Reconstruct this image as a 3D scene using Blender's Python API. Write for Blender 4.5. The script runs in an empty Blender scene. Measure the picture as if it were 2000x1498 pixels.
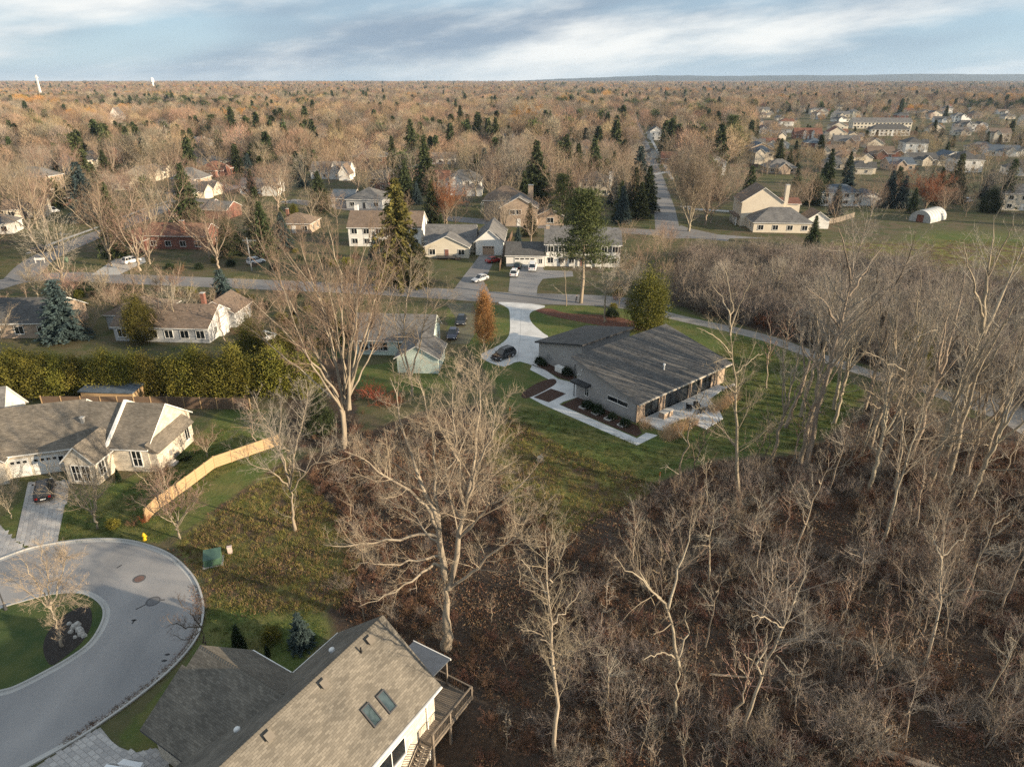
import bpy, math, random
import numpy as np
from mathutils import Vector, Matrix

# ------------------------------------------------------------------ camera, sky, sun, exposure
sc = bpy.context.scene
CAM_H, FOC, PITCH = 42.0, 1334.0, math.radians(24)
cam_data = bpy.data.cameras.new('camera'); cam = bpy.data.objects.new('camera', cam_data)
sc.collection.objects.link(cam); sc.camera = cam
cam.location = (0, 0, CAM_H); cam.rotation_euler = (math.radians(90) - PITCH, 0, 0)
cam_data.sensor_width = 36; cam_data.lens = 36 * FOC / 2000; cam_data.clip_end = 60000; cam_data.clip_start = 0.5
SUN_EL = math.radians(13.5)
SUN = Vector((0.921 * math.cos(SUN_EL), -0.39 * math.cos(SUN_EL), math.sin(SUN_EL))).normalized()
sun_data = bpy.data.lights.new('sun', 'SUN'); sun = bpy.data.objects.new('sun', sun_data); sc.collection.objects.link(sun)
sun_data.energy = 5.0; sun_data.angle = math.radians(0.6); sun_data.color = (1.0, 0.81, 0.57)
sun.rotation_euler = SUN.to_track_quat('Z', 'Y').to_euler(); sun.location = (100, -60, 90)
world = bpy.data.worlds.new('World'); sc.world = world; world.use_nodes = True
EXPOSURE = 1.1
sc.view_settings.view_transform = 'Standard'; sc.view_settings.look = 'None'
sc.view_settings.exposure = EXPOSURE; sc.view_settings.gamma = 1.0
sc.cycles.max_bounces = 5; sc.cycles.diffuse_bounces = 3; sc.cycles.glossy_bounces = 2
sc.cycles.transmission_bounces = 2; sc.cycles.volume_bounces = 0; sc.cycles.transparent_max_bounces = 4
sc.cycles.caustics_reflective = False; sc.cycles.caustics_refractive = False
sc.cycles.use_denoising = False

def build_world():
    nt = world.node_tree; N = nt.nodes; N.clear()
    out = N.new('ShaderNodeOutputWorld'); bg = N.new('ShaderNodeBackground'); bg.inputs['Strength'].default_value = 0.115
    sky = N.new('ShaderNodeTexSky'); sky.sky_type = 'NISHITA'; sky.sun_disc = False
    sky.sun_elevation = SUN_EL; sky.sun_rotation = math.atan2(SUN.x, SUN.y); sky.altitude = 100; sky.dust_density = 0.6; sky.ozone_density = 1.2
    tc = N.new('ShaderNodeTexCoord'); sep = N.new('ShaderNodeSeparateXYZ'); nt.links.new(tc.outputs['Generated'], sep.inputs[0])
    # cloud deck: direction stretched so that bands lie along the horizon
    def math_(op, a, b=None):
        m = N.new('ShaderNodeMath'); m.operation = op
        for i, v in enumerate((a, b)):
            if v is None: continue
            if isinstance(v, (int, float)): m.inputs[i].default_value = v
            else: nt.links.new(v, m.inputs[i])
        return m.outputs[0]
    az = math_('ARCTAN2', sep.outputs['X'], sep.outputs['Y'])
    el = math_('ARCSINE', sep.outputs['Z'])
    comb = N.new('ShaderNodeCombineXYZ')
    nt.links.new(math_('MULTIPLY', az, 1.5), comb.inputs[0])
    nt.links.new(math_('ADD', math_('MULTIPLY', el, 7.0), math_('MULTIPLY', az, -.7)), comb.inputs[1])
    def noise(scale, detail, rough, off):
        mp = N.new('ShaderNodeMapping'); mp.inputs['Location'].default_value = off
        nt.links.new(comb.outputs[0], mp.inputs[0])
        n = N.new('ShaderNodeTexNoise'); n.inputs['Scale'].default_value = scale; n.inputs['Detail'].default_value = detail
        n.inputs['Roughness'].default_value = rough; nt.links.new(mp.outputs[0], n.inputs['Vector']); return n.outputs['Fac']
    def ramp(f, a, b):
        r = N.new('ShaderNodeMapRange'); r.interpolation_type = 'SMOOTHSTEP'
        r.inputs['From Min'].default_value = a; r.inputs['From Max'].default_value = b; nt.links.new(f, r.inputs['Value']); return r.outputs[0]
    def mix(f, a, b):
        m = N.new('ShaderNodeMix'); m.data_type = 'RGBA'
        if isinstance(f, float): m.inputs['Factor'].default_value = f
        else: nt.links.new(f, m.inputs['Factor'])
        for k, v in ((6, a), (7, b)):
            if isinstance(v, tuple): m.inputs[k].default_value = (*v, 1)
            else: nt.links.new(v, m.inputs[k])
        return m.outputs[2]
    grey = ramp(noise(*CLOUD['grey']), *CLOUD['grey_r'])
    lite = ramp(noise(*CLOUD['lite']), *CLOUD['lite_r'])
    c = mix(CLOUD['base'], sky.outputs[0], CLOUD['blue'])
    c = mix(grey, c, CLOUD['dark'])
    c = mix(lite, c, CLOUD['white'])
    nt.links.new(c, bg.inputs['Color']); nt.links.new(bg.outputs[0], out.inputs['Surface'])
CLOUD = dict(grey=(1.2, 3.0, .5, (2.53, 7.29, 0)), grey_r=(.34, .62), lite=(1.25, 7.0, .58, (1.8, 7.98, 0)), lite_r=(.42, .62),
             base=0.85, blue=(1.65, 2.4, 3.1), dark=(1.3, 1.7, 2.15), white=(4.0, 4.05, 3.95))
build_world()

# ------------------------------------------------------------------ helpers
rs = np.random.RandomState(7)
random.seed(7)
col = sc.collection
CA, SA = math.cos(PITCH), math.sin(PITCH)

def hz(x, y):
    """terrain height: level, dropping 3 m behind the foreground house"""
    s = (x + 9.3) * .858 - (y - 37.2) * .514; yl = (x + 9.3) * .514 + (y - 37.2) * .858
    a = np.clip((np.asarray(s) - 1.8) / 2.2, 0, 1); b = np.clip((1.6 - np.asarray(yl)) / 2.6, 0, 1)
    return -3.0 * (a * a * (3 - 2 * a)) * (b * b * (3 - 2 * b))
def ray(px, py):
    x = (px - 1000) / FOC; y = -(py - 749) / FOC
    return x, CA + y * SA, -SA + y * CA
def G(px, py, z=0.0):
    """where the view ray through a pixel of the photograph meets the level z"""
    x, dy, dz = ray(px, py); t = (z - CAM_H) / dz
    return Vector((x * t, dy * t, z))
def height_to(Y, py):
    """height whose top shows at row py when standing at distance Y"""
    _, dy, dz = ray(1000, py); return CAM_H + Y * dz / dy
def at_depth(px, py, Y):
    x, dy, dz = ray(px, py); t = Y / dy
    return np.array((x * t, Y, CAM_H + dz * t))
def proj(x, y, z):
    d = y * CA + (CAM_H - z) * SA; u = y * SA - (CAM_H - z) * CA
    return 1000 + FOC * x / d, 749 - FOC * u / d

MATS = {}
def mat(name, c, c2=None, scale=2.0, rough=.85, bump=0.0, bscale=None, pattern=None, spec=.3, metal=0.0, vary=0.0, detail=5.0, transl=0.0, coord='Object', stretch=(1, 1, 1), lo=.35, hi=.65):
    if name in MATS: return MATS[name]
    m = bpy.data.materials.new(name); m.use_nodes = True; MATS[name] = m
    nt = m.node_tree; N = nt.nodes; b = N['Principled BSDF']; Lk = nt.links.new
    b.inputs['Roughness'].default_value = rough; b.inputs['Specular IOR Level'].default_value = spec; b.inputs['Metallic'].default_value = metal
    tc = N.new('ShaderNodeTexCoord')
    mp = N.new('ShaderNodeMapping'); mp.inputs['Scale'].default_value = stretch; Lk(tc.outputs[coord], mp.inputs[0])
    n = N.new('ShaderNodeTexNoise'); n.inputs['Scale'].default_value = scale; n.inputs['Detail'].default_value = detail; Lk(mp.outputs[0], n.inputs['Vector'])
    r = N.new('ShaderNodeMapRange'); r.inputs['From Min'].default_value = lo; r.inputs['From Max'].default_value = hi; Lk(n.outputs['Fac'], r.inputs['Value'])
    if c2 is None: c2 = tuple(v * .82 for v in c)
    mx = N.new('ShaderNodeMix'); mx.data_type = 'RGBA'; mx.inputs[6].default_value = (*c, 1); mx.inputs[7].default_value = (*c2, 1); Lk(r.outputs[0], mx.inputs['Factor'])
    cur = mx.outputs[2]; hgt = n.outputs['Fac']
    if pattern:
        kind = pattern[0]
        bt = N.new('ShaderNodeTexBrick'); src = tc.outputs['UV']
        Lk(src, bt.inputs['Vector']); bt.inputs['Scale'].default_value = 1.0
        _, bw, rh, mort, dark, jit = pattern
        bt.inputs['Brick Width'].default_value = bw; bt.inputs['Row Height'].default_value = rh; bt.inputs['Mortar Size'].default_value = mort
        bt.inputs['Mortar Smooth'].default_value = .3; bt.inputs['Bias'].default_value = 0
        bt.inputs['Color1'].default_value = (1 - jit, 1 - jit, 1 - jit, 1); bt.inputs['Color2'].default_value = (1 + jit, 1 + jit, 1 + jit, 1)
        bt.inputs['Mortar'].default_value = (dark, dark, dark, 1)
        mm = N.new('ShaderNodeMix'); mm.data_type = 'RGBA'; mm.blend_type = 'MULTIPLY'; mm.inputs['Factor'].default_value = 1.0
        Lk(cur, mm.inputs[6]); Lk(bt.outputs['Color'], mm.inputs[7]); cur = mm.outputs[2]
    if vary:
        oi = N.new('ShaderNodeObjectInfo'); hs = N.new('ShaderNodeHueSaturation')
        v = N.new('ShaderNodeMapRange'); v.inputs['To Min'].default_value = 1 - vary; v.inputs['To Max'].default_value = 1 + vary; Lk(oi.outputs['Random'], v.inputs['Value'])
        Lk(v.outputs[0], hs.inputs['Value']); Lk(cur, hs.inputs['Color'])
        h = N.new('ShaderNodeMath'); h.operation = 'MULTIPLY'; h.inputs[1].default_value = 7.31; Lk(oi.outputs['Random'], h.inputs[0])
        f = N.new('ShaderNodeMath'); f.operation = 'FRACT'; Lk(h.outputs[0], f.inputs[0])
        v2 = N.new('ShaderNodeMapRange'); v2.inputs['To Min'].default_value = .5 - vary * .06; v2.inputs['To Max'].default_value = .5 + vary * .06; Lk(f.outputs[0], v2.inputs['Value']); Lk(v2.outputs[0], hs.inputs['Hue'])
        cur = hs.outputs[0]
    Lk(cur, b.inputs['Base Color'])
    if bump:
        bn = N.new('ShaderNodeBump'); bn.inputs['Strength'].default_value = bump; bn.inputs['Distance'].default_value = .05
        if bscale:
            n2 = N.new('ShaderNodeTexNoise'); n2.inputs['Scale'].default_value = bscale; n2.inputs['Detail'].default_value = 3; Lk(mp.outputs[0], n2.inputs['Vector']); hgt = n2.outputs['Fac']
        Lk(hgt, bn.inputs['Height']); Lk(bn.outputs[0], b.inputs['Normal'])
    if transl:
        tr = N.new('ShaderNodeBsdfTranslucent'); Lk(cur, tr.inputs['Color']); ms = N.new('ShaderNodeMixShader'); ms.inputs[0].default_value = transl
        Lk(b.outputs[0], ms.inputs[1]); Lk(tr.outputs[0], ms.inputs[2]); Lk(ms.outputs[0], N['Material Output'].inputs['Surface'])
    return m

def shingle(name, c, c2): return mat(name, c, c2, scale=.55, rough=.92, bump=.25, bscale=9, pattern=('b', .38, .15, .012, .6, .24), spec=.15)
R_TAN = shingle('shingle_tan', (.168, .152, .128), (.122, .112, .096))
R_GREY = shingle('shingle_grey', (.17, .165, .16), (.12, .118, .118))
R_DARK = shingle('shingle_charcoal', (.10, .098, .096), (.08, .079, .078))
R_BROWN = shingle('shingle_brown', (.20, .15, .115), (.15, .115, .09))
R_SLATE = shingle('shingle_slate_blue', (.10, .125, .155), (.075, .095, .12))
R_TAUPE = shingle('shingle_taupe', (.19, .165, .135), (.135, .12, .10))
R_RED = shingle('shingle_red_brown', (.21, .105, .075), (.15, .075, .055))
def siding(name, c, rh=.2): return mat(name, c, tuple(v * .9 for v in c), scale=.4, rough=.7, pattern=('b', 4.0, rh, .012, .72, .03), spec=.3)
W_WHITE = siding('siding_white', (.74, .73, .70)); W_CREAM = siding('siding_cream', (.66, .60, .49)); W_MINT = siding('siding_mint', (.58, .68, .62))
W_GREY = siding('siding_grey', (.44, .45, .46)); W_BEIGE = mat('stucco_beige', (.66, .59, .48), (.60, .53, .43), .8, .9, .15, 18)
W_STONE = mat('stone_cream', (.60, .54, .45), (.46, .41, .34), 1.6, .9, pattern=('b', .5, .22, .02, .7, .16), bump=.2)
W_BRICK = mat('brick_red', (.23, .105, .08), (.165, .078, .06), 1.2, .9, pattern=('b', .24, .08, .012, 1.15, .2))
W_TBRICK = mat('brick_tan', (.42, .33, .25), (.34, .26, .2), 1.2, .9, pattern=('b', .24, .08, .012, .85, .18))
W_GBRICK = mat('brick_grey', (.34, .335, .33), (.295, .29, .287), .6, .85, pattern=('b', .62, .12, .012, .75, .1))
TRIM = mat('trim_white', (.78, .77, .74), rough=.5, scale=1); TRIM_D = mat('trim_dark', (.05, .052, .058), rough=.5)
GLASS = mat('glass', (.012, .016, .02), rough=.06, spec=.8, scale=.3); DARK = mat('dark_opening', (.02, .02, .022))
CONC = mat('concrete', (.44, .43, .41), (.36, .355, .34), .35, .85, .1, 20); CONC_N = mat('concrete_white', (.58, .58, .575), (.46, .46, .455), .5, .8, .06, 20)
ASPH = mat('asphalt', (.31, .30, .295), (.20, .20, .205), .22, .9, .25, 25, detail=12, stretch=(1, .5, 1), lo=.3, hi=.7); ASPH_F = mat('asphalt_street', (.2, .195, .195), (.155, .15, .15), .1, .9, .1, 25)
GRAV = mat('gravel', (.30, .28, .255), (.22, .2, .18), .5, .95, .4, 8); MULCH = mat('mulch', (.075, .04, .028), (.04, .024, .018), 4, .95, .6, 14)
MULCH_R = mat('mulch_red', (.15, .06, .035), (.085, .04, .028), 3, .95, .6, 14); SOIL = mat('dark_soil', (.025, .022, .02), (.04, .034, .03), 4, .95, .5, 14)
PAVER_M = [mat('paver_%d' % i, c, tuple(v * .85 for v in c), 6, .9, .2, 20) for i, c in enumerate(((.42, .40, .385), (.36, .345, .335), (.46, .44, .42)))]
LAWN = mat('lawn', (.035, .062, .018), (.075, .09, .026), .5, .95, .9, 9, detail=9)
WOOD = mat('cedar_boards', (.46, .32, .18), (.36, .25, .14), 3, .75, .1, 10, stretch=(.4, 1, 4)); WOOD_D = mat('weathered_boards', (.17, .115, .08), (.12, .085, .062), 3, .85, .1, 10, stretch=(.4, 1, 4))
WOOD_G = mat('grey_timber', (.22, .18, .14), (.16, .135, .11), 4, .85); METAL_D = mat('dark_metal_roof', (.10, .115, .14), rough=.45, metal=.2, spec=.5); GALV = mat('galvanised', (.45, .46, .47), rough=.4, metal=.6)
BLACK = mat('black_plastic', (.018, .018, .02), rough=.5); WHITE = mat('white_enamel', (.78, .78, .76), rough=.35, spec=.5)
RUBBER = mat('rubber', (.02, .02, .02), rough=.9); CHROME = mat('alloy', (.5, .5, .52), rough=.3, metal=.9)
BARK = mat('bark', (.33, .27, .20), (.20, .165, .125), 1.3, .95, .5, 12, vary=.18, stretch=(1, 1, .3)); BARK_P = mat('bark_pale', (.36, .31, .23), (.22, .185, .14), 1.1, .95, .5, 12, vary=.12, stretch=(1, 1, .3))
BARK_D = mat('bark_dark', (.13, .10, .08), (.085, .07, .055), 1.3, .95, .4, 12, vary=.2)
TWIG = mat('twig_tan', (.31, .235, .16), (.21, .16, .115), .4, .95, vary=.25); TWIG_G = mat('twig_grey', (.34, .30, .245), (.23, .20, .165), .4, .95, vary=.2)
TWIG_R = mat('twig_russet', (.29, .195, .145), (.19, .13, .10), .4, .95, vary=.25); TWIG_P = mat('twig_pale', (.31, .255, .185), (.20, .16, .12), .4, .95, vary=.15)
TWIG_F = [mat('far_twig_%d' % i, c, tuple(v * .6 for v in c), .15, .95, vary=.45) for i, c in enumerate(((.34, .25, .16), (.32, .22, .145), (.25, .21, .165), (.42, .345, .245)))]
TWIG_Y = mat('twig_willow', (.50, .27, .075), (.38, .2, .06), .4, .95, vary=.2, transl=.2); TWIG_SHADED = mat('twig_shaded', (.13, .095, .075), (.09, .068, .055), .4, .95, vary=.2)  # the last is a darker twig with the kerb tree's shade in its colour
BRAMB = mat('bramble', (.19, .105, .066), (.105, .065, .046), .6, .95, vary=.3); BRAMB2 = mat('bramble_grey', (.27, .225, .185), (.17, .142, .118), .6, .95, vary=.3)
NEED = mat('spruce_needles', (.06, .075, .028), (.036, .05, .02), 1, .9, vary=.3, transl=.1); NEED_B = mat('blue_spruce_needles', (.055, .085, .085), (.035, .055, .055), 1, .9, vary=.2, transl=.1)
NEED_G = mat('golden_cedar', (.16, .145, .03), (.08, .085, .02), .8, .9, vary=.2, transl=.15); NEED_C = mat('cone_brown', (.14, .085, .035), (.09, .06, .03), 1, .9, vary=.15)
NEED_P = mat('pine_needles', (.085, .105, .034), (.052, .07, .024), 1, .9, vary=.2, transl=.15); CEDAR = mat('cedar_scales', (.19, .17, .03), (.095, .10, .02), .9, .9, vary=.25, transl=.15)
COPPER = mat('copper_leaves', (.38, .205, .085), (.25, .125, .055), 1.2, .85, vary=.1, transl=.25); REDTW = mat('red_twigs', (.30, .085, .04), (.22, .06, .03), 1, .9, vary=.2)
RUST = mat('rust_crown', (.30, .12, .055), (.2, .09, .05), .6, .9, vary=.15); STRAW = mat('straw_grass', (.55, .40, .25), (.42, .29, .17), 2, .9, vary=.15, transl=.2)
BOX_G = mat('boxwood', (.022, .04, .014), (.014, .026, .01), 2, .9, vary=.2); TUFT = mat('meadow_grass', (.23, .20, .06), (.14, .145, .042), .5, .95, vary=.35, transl=.2); TUFT_G = mat('green_grass', (.062, .09, .022), (.105, .115, .034), .5, .95, vary=.3, transl=.2)
ROCK = mat('limestone', (.45, .43, .40), (.3, .29, .27), 3, .9, .4)

class MB:
    """collects vertices, faces, uvs and material slots; build() links ONE mesh object"""
    def __init__(s): s.v = []; s.f = []; s.m = []; s.uv = []
    def face(s, pts, mi=0, uv=None):
        b = len(s.v); s.v += [tuple(p) for p in pts]; s.f.append(tuple(range(b, b + len(pts)))); s.m.append(mi)
        if uv is None:
            p = [Vector(q) for q in pts]; n = (p[1] - p[0]).cross(p[2] - p[0])
            if n.length < 1e-9: n = Vector((0, 0, 1))
            n.normalize()
            if abs(n.z) > .98: U, V = Vector((1, 0, 0)), Vector((0, 1, 0))
            else: U = Vector((0, 0, 1)).cross(n).normalized(); V = n.cross(U)
            uv = [(q.dot(U), q.dot(V)) for q in p]
        s.uv += uv
    def box(s, x0, x1, y0, y1, z0, z1, mi=0):
        a = [(x0, y0, z0), (x1, y0, z0), (x1, y1, z0), (x0, y1, z0), (x0, y0, z1), (x1, y0, z1), (x1, y1, z1), (x0, y1, z1)]
        for q in ((0, 3, 2, 1), (4, 5, 6, 7), (0, 1, 5, 4), (1, 2, 6, 5), (2, 3, 7, 6), (3, 0, 4, 7)): s.face([a[i] for i in q], mi)
        return s
    def prism(s, poly, z0, z1, mi=0, cap=True):
        n = len(poly)
        for i in range(n):
            a, b = poly[i], poly[(i + 1) % n]; s.face([(*a, z0), (*b, z0), (*b, z1), (*a, z1)], mi)
        if cap: s.face([(*p, z1) for p in poly], mi); s.face([(*p, z0) for p in poly[::-1]], mi)
        return s
    def hull(s, lo, hi, mi=0):
        """loft between two matching rings of 3-D points"""
        n = len(lo)
        for i in range(n): s.face([lo[i], lo[(i + 1) % n], hi[(i + 1) % n], hi[i]], mi)
        s.face(hi, mi); s.face(lo[::-1], mi); return s
    def tube(s, p0, p1, r0, r1, k=6, mi=0):
        p0, p1 = Vector(p0), Vector(p1); d = (p1 - p0).normalized(); a = d.orthogonal().normalized(); b = d.cross(a)
        ring = lambda p, r: [p + (a * math.cos(t) + b * math.sin(t)) * r for t in (2 * math.pi * i / k for i in range(k))]
        return s.hull(ring(p0, r0), ring(p1, r1), mi)
    def mesh(s, name, *mats):
        me = bpy.data.meshes.new(name); me.from_pydata(s.v, [], s.f)
        uvl = me.uv_layers.new(name='UVMap'); uvl.data.foreach_set('uv', np.array(s.uv, dtype=np.float32).ravel())
        for m in mats: me.materials.append(m)
        if len(mats) > 1: me.polygons.foreach_set('material_index', s.m)
        return me
    def build(s, name, *mats, parent=None): return link(name, s.mesh(name, *mats), parent)
def link(name, me, parent=None, loc=None, rz=None):
    o = bpy.data.objects.new(name, me); col.objects.link(o)
    if parent is not None: o.parent = parent
    if loc is not None: o.location = loc
    if rz is not None: o.rotation_euler = (0, 0, rz)
    return o
def tag(o, label, cat, group=None, kind=None):
    if label: o['label'] = label
    if cat: o['category'] = cat
    if group: o['group'] = group
    if kind: o['kind'] = kind
    return o
def thing(name, label, cat, loc=(0, 0, 0), rz=0.0, group=None):
    o = bpy.data.objects.new(name, None); col.objects.link(o); o.empty_display_size = .3
    o.location = loc; o.rotation_euler = (0, 0, rz); return tag(o, label, cat, group)
def copy_tree(o, parent=None):
    c = o.copy(); col.objects.link(c); c.parent = parent
    for ch in list(o.children): copy_tree(ch, c)
    return c
def smooth_line(pts, closed=False, k=6):
    P = [Vector(p[:2]) for p in pts]; n = len(P); o = []
    for i in range(n if closed else n - 1):
        a, b, c, d = (P[(i - 1) % n], P[i], P[(i + 1) % n], P[(i + 2) % n]) if closed else (P[max(i - 1, 0)], P[i], P[i + 1], P[min(i + 2, n - 1)])
        for j in range(k):
            t = j / k; o.append(tuple(.5 * ((2 * b) + (c - a) * t + (2 * a - 5 * b + 4 * c - d) * t * t + (3 * b - a - 3 * c + d) * t ** 3)))
    if not closed: o.append(tuple(P[-1]))
    return o
def GP(*pts): return [tuple(G(*p)[:2]) for p in pts]
def offset(line, d):
    o = []
    for i, p in enumerate(line):
        a, b = Vector(line[max(i - 1, 0)]), Vector(line[min(i + 1, len(line) - 1)]); t = (b - a).normalized()
        o.append((p[0] - t.y * d, p[1] + t.x * d))
    return o
def sheet(name, poly, z, m, kind='structure', thick=0.0):
    from mathutils.geometry import tessellate_polygon
    mb = MB(); tri = tessellate_polygon([[Vector((p[0], p[1], 0)) for p in poly]])
    for t in tri:
        q = [(*poly[i], z) for i in t]
        if (Vector(q[1]) - Vector(q[0])).cross(Vector(q[2]) - Vector(q[0])).z < 0: q = q[::-1]
        mb.face(q)
    if thick:
        for i in range(len(poly)):
            a, b = poly[i], poly[(i + 1) % len(poly)]; mb.face([(*a, z - thick), (*b, z - thick), (*b, z), (*a, z)])
    o = mb.build(name, m)
    if kind: o['kind'] = kind
    return o
def strip(name, line, w, z, m, kind='structure', thick=0.0):
    a, b = offset(line, w / 2), offset(line, -w / 2); mb = MB()
    for i in range(len(line) - 1):
        mb.face([(*b[i], z), (*b[i + 1], z), (*a[i + 1], z), (*a[i], z)])
        if thick:
            mb.face([(*a[i], z), (*a[i + 1], z), (*a[i + 1], z - thick), (*a[i], z - thick)]); mb.face([(*b[i + 1], z), (*b[i], z), (*b[i], z - thick), (*b[i + 1], z - thick)])
    o = mb.build(name, m)
    if kind: o['kind'] = kind
    return o
def inside(poly, x, y):
    x = np.asarray(x, float); y = np.asarray(y, float); r = np.zeros(x.shape, bool); n = len(poly)
    for i in range(n):
        x1, y1 = poly[i]; x2, y2 = poly[(i + 1) % n]
        if y1 == y2: continue
        r ^= ((y1 > y) != (y2 > y)) & (x < (x2 - x1) * (y - y1) / (y2 - y1) + x1)
    return r
# ------------------------------------------------------------------ vegetation generators
def unit(a): return a / np.maximum(np.linalg.norm(a, axis=-1, keepdims=True), 1e-9)
def resample(pts, n):
    pts = np.asarray(pts, float); d = np.r_[0, np.cumsum(np.linalg.norm(np.diff(pts, axis=0), axis=1))]; t = np.linspace(0, d[-1], n)
    return np.stack([np.interp(t, d, pts[:, k]) for k in range(3)], 1)
def wander(rng, p, d, L, n, wob, up):
    B = len(p); J = rng.normal(0, 1, (B, n - 1, 3)) * wob; J = np.cumsum(J, 1); J[:, :, 2] += np.arange(1, n)[None, :] * up
    D = unit(d[:, None, :] + J); st = D * (L[:, None, None] / (n - 1))
    return np.concatenate([p[:, None, :], p[:, None, :] + np.cumsum(st, 1)], 1)
def children(rng, P, R, spacing, t0, ang, ratio, n, wob, up, rk, kmax=60, lmax=99., bias=0.25, tpow=.7, rmin=.006):
    B, m, _ = P.shape; lens = np.linalg.norm(np.diff(P, axis=1), axis=2).sum(1)
    cnt = np.clip(np.round(lens * (1 - t0) / spacing * rng.uniform(.7, 1.3, B)), 1, kmax).astype(int)
    ix = np.repeat(np.arange(B), cnt); C = len(ix)
    t = np.clip(t0 + (1 - t0) * rng.uniform(0, 1, C) ** .85, 0, .995); f = t * (m - 1); i = f.astype(int); fr = (f - i)[:, None]
    pos = P[ix, i] * (1 - fr) + P[ix, i + 1] * fr; D = unit(P[ix, i + 1] - P[ix, i]); r = R[ix, i] * (1 - fr[:, 0]) + R[ix, i + 1] * fr[:, 0]
    v = rng.normal(0, 1, (C, 3)); v[:, 2] += bias; v -= (v * D).sum(1, keepdims=True) * D; v = unit(v)
    a = np.radians(rng.uniform(ang[0], ang[1], C))[:, None]
    d = unit(D * np.cos(a) + v * np.sin(a)); L = np.minimum(lens[ix] * ratio * (1.12 - tpow * t) * rng.uniform(.55, 1.15, C), lmax)
    P2 = wander(rng, pos, d, L, n, wob, up); r0 = np.maximum(np.minimum(r * .65, L * rk), rmin)
    R2 = r0[:, None] * np.linspace(1, .3, n)[None, :]
    return P2, R2
def tubes(P, R, k):
    B, n, _ = P.shape; T = unit(np.gradient(P, axis=1)); ref = np.where(np.abs(T[:, :1, 2:3]) > .8, np.array([[[1., 0, 0]]]), np.array([[[0, 0, 1.]]]))
    U = unit(np.cross(T, np.broadcast_to(ref, T.shape))); V = np.cross(T, U); a = np.arange(k) * 2 * math.pi / k
    ring = P[:, :, None, :] + R[:, :, None, None] * (U[:, :, None, :] * np.cos(a)[None, None, :, None] + V[:, :, None, :] * np.sin(a)[None, None, :, None])
    idx = np.arange(B * n * k).reshape(B, n, k); q = np.stack([idx[:, :-1], np.roll(idx, -1, 2)[:, :-1], np.roll(idx, -1, 2)[:, 1:], idx[:, 1:]], -1).reshape(-1, 4)
    return ring.reshape(-1, 3), q
def twig_tris(rng, P, R, spacing, t0, ang, L, w, up=0.15, kmax=40, bias=.3):
    B, m, _ = P.shape; lens = np.linalg.norm(np.diff(P, axis=1), axis=2).sum(1)
    cnt = np.clip(np.round(lens * (1 - t0) / spacing * rng.uniform(.7, 1.3, B)), 1, kmax).astype(int); ix = np.repeat(np.arange(B), cnt); C = len(ix)
    t = t0 + (1 - t0) * rng.uniform(0, 1, C); f = np.clip(t, 0, .999) * (m - 1); i = f.astype(int); fr = (f - i)[:, None]
    pos = P[ix, i] * (1 - fr) + P[ix, i + 1] * fr; D = unit(P[ix, i + 1] - P[ix, i]); v = rng.normal(0, 1, (C, 3)); v[:, 2] += bias; v -= (v * D).sum(1, keepdims=True) * D; v = unit(v)
    a = np.radians(rng.uniform(ang[0], ang[1], C))[:, None]; d = unit(D * np.cos(a) + v * np.sin(a) + np.array([0, 0, up])); l = (L * rng.uniform(.5, 1.25, C))[:, None]
    s = unit(np.cross(d, rng.normal(0, 1, (C, 3)))) * w
    tri = np.stack([pos - s, pos + s, pos + d * l], 1); return tri.reshape(-1, 3)
class Geo:
    def __init__(s): s.v = []; s.q = []; s.t = []; s.n = 0
    def quads(s, v, q): s.v.append(v); s.q.append(q + s.n); s.n += len(v)
    def tris(s, v): s.v.append(v); s.t.append(np.arange(len(v)).reshape(-1, 3) + s.n); s.n += len(v)
    def mesh(s, name, *mats, mi=None):
        v = np.concatenate(s.v); q = np.concatenate(s.q) if s.q else np.zeros((0, 4), int); t = np.concatenate(s.t) if s.t else np.zeros((0, 3), int)
        me = bpy.data.meshes.new(name); me.vertices.add(len(v)); me.vertices.foreach_set('co', v.astype(np.float32).ravel())
        nl = q.size + t.size; me.loops.add(nl); me.loops.foreach_set('vertex_index', np.r_[q.ravel(), t.ravel()].astype(np.int32))
        np_ = len(q) + len(t); me.polygons.add(np_)
        st = np.r_[np.arange(len(q)) * 4, len(q) * 4 + np.arange(len(t)) * 3]; me.polygons.foreach_set('loop_start', st.astype(np.int32))
        for m in mats: me.materials.append(m)
        if mi is not None: me.polygons.foreach_set('material_index', mi.astype(np.int32))
        if len(q): me.polygons.foreach_set('use_smooth', np.r_[np.ones(len(q), bool), np.zeros(len(t), bool)])
        me.update(); me.validate(); return me
    def add(s, o):
        for v in o.v: s.v.append(v)
        for q in o.q: s.q.append(q + s.n)
        for t in o.t: s.t.append(t + s.n)
        s.n += o.n
class Proto:
    """a plant: meshes for trunk and crown, and (for masses) the two joined"""
    def __init__(s, trunk, crown, tm, cm, name):
        s.h = max(float(v[:, 2].max()) for v in crown.v); s.name = name
        s.trunk = trunk.mesh('trunk', tm) if trunk else None; s.crown = crown.mesh('crown', cm); s.g = (trunk, crown); s.ms = (tm, cm); s._j = None
    def joined(s):
        if s._j is None:
            g = Geo(); t, c = s.g; nq = [0, 0]; 
            if t: g.add(t)
            g.add(c); q1 = sum(len(q) for q in t.q) if t else 0; q2 = sum(len(q) for q in c.q); t1 = sum(len(q) for q in t.t) if t else 0; t2 = sum(len(q) for q in c.t)
            s._j = g.mesh(s.name, s.ms[0], s.ms[1], mi=np.r_[np.zeros(q1), np.ones(q2), np.zeros(t1), np.ones(t2)])
        return s._j

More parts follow.
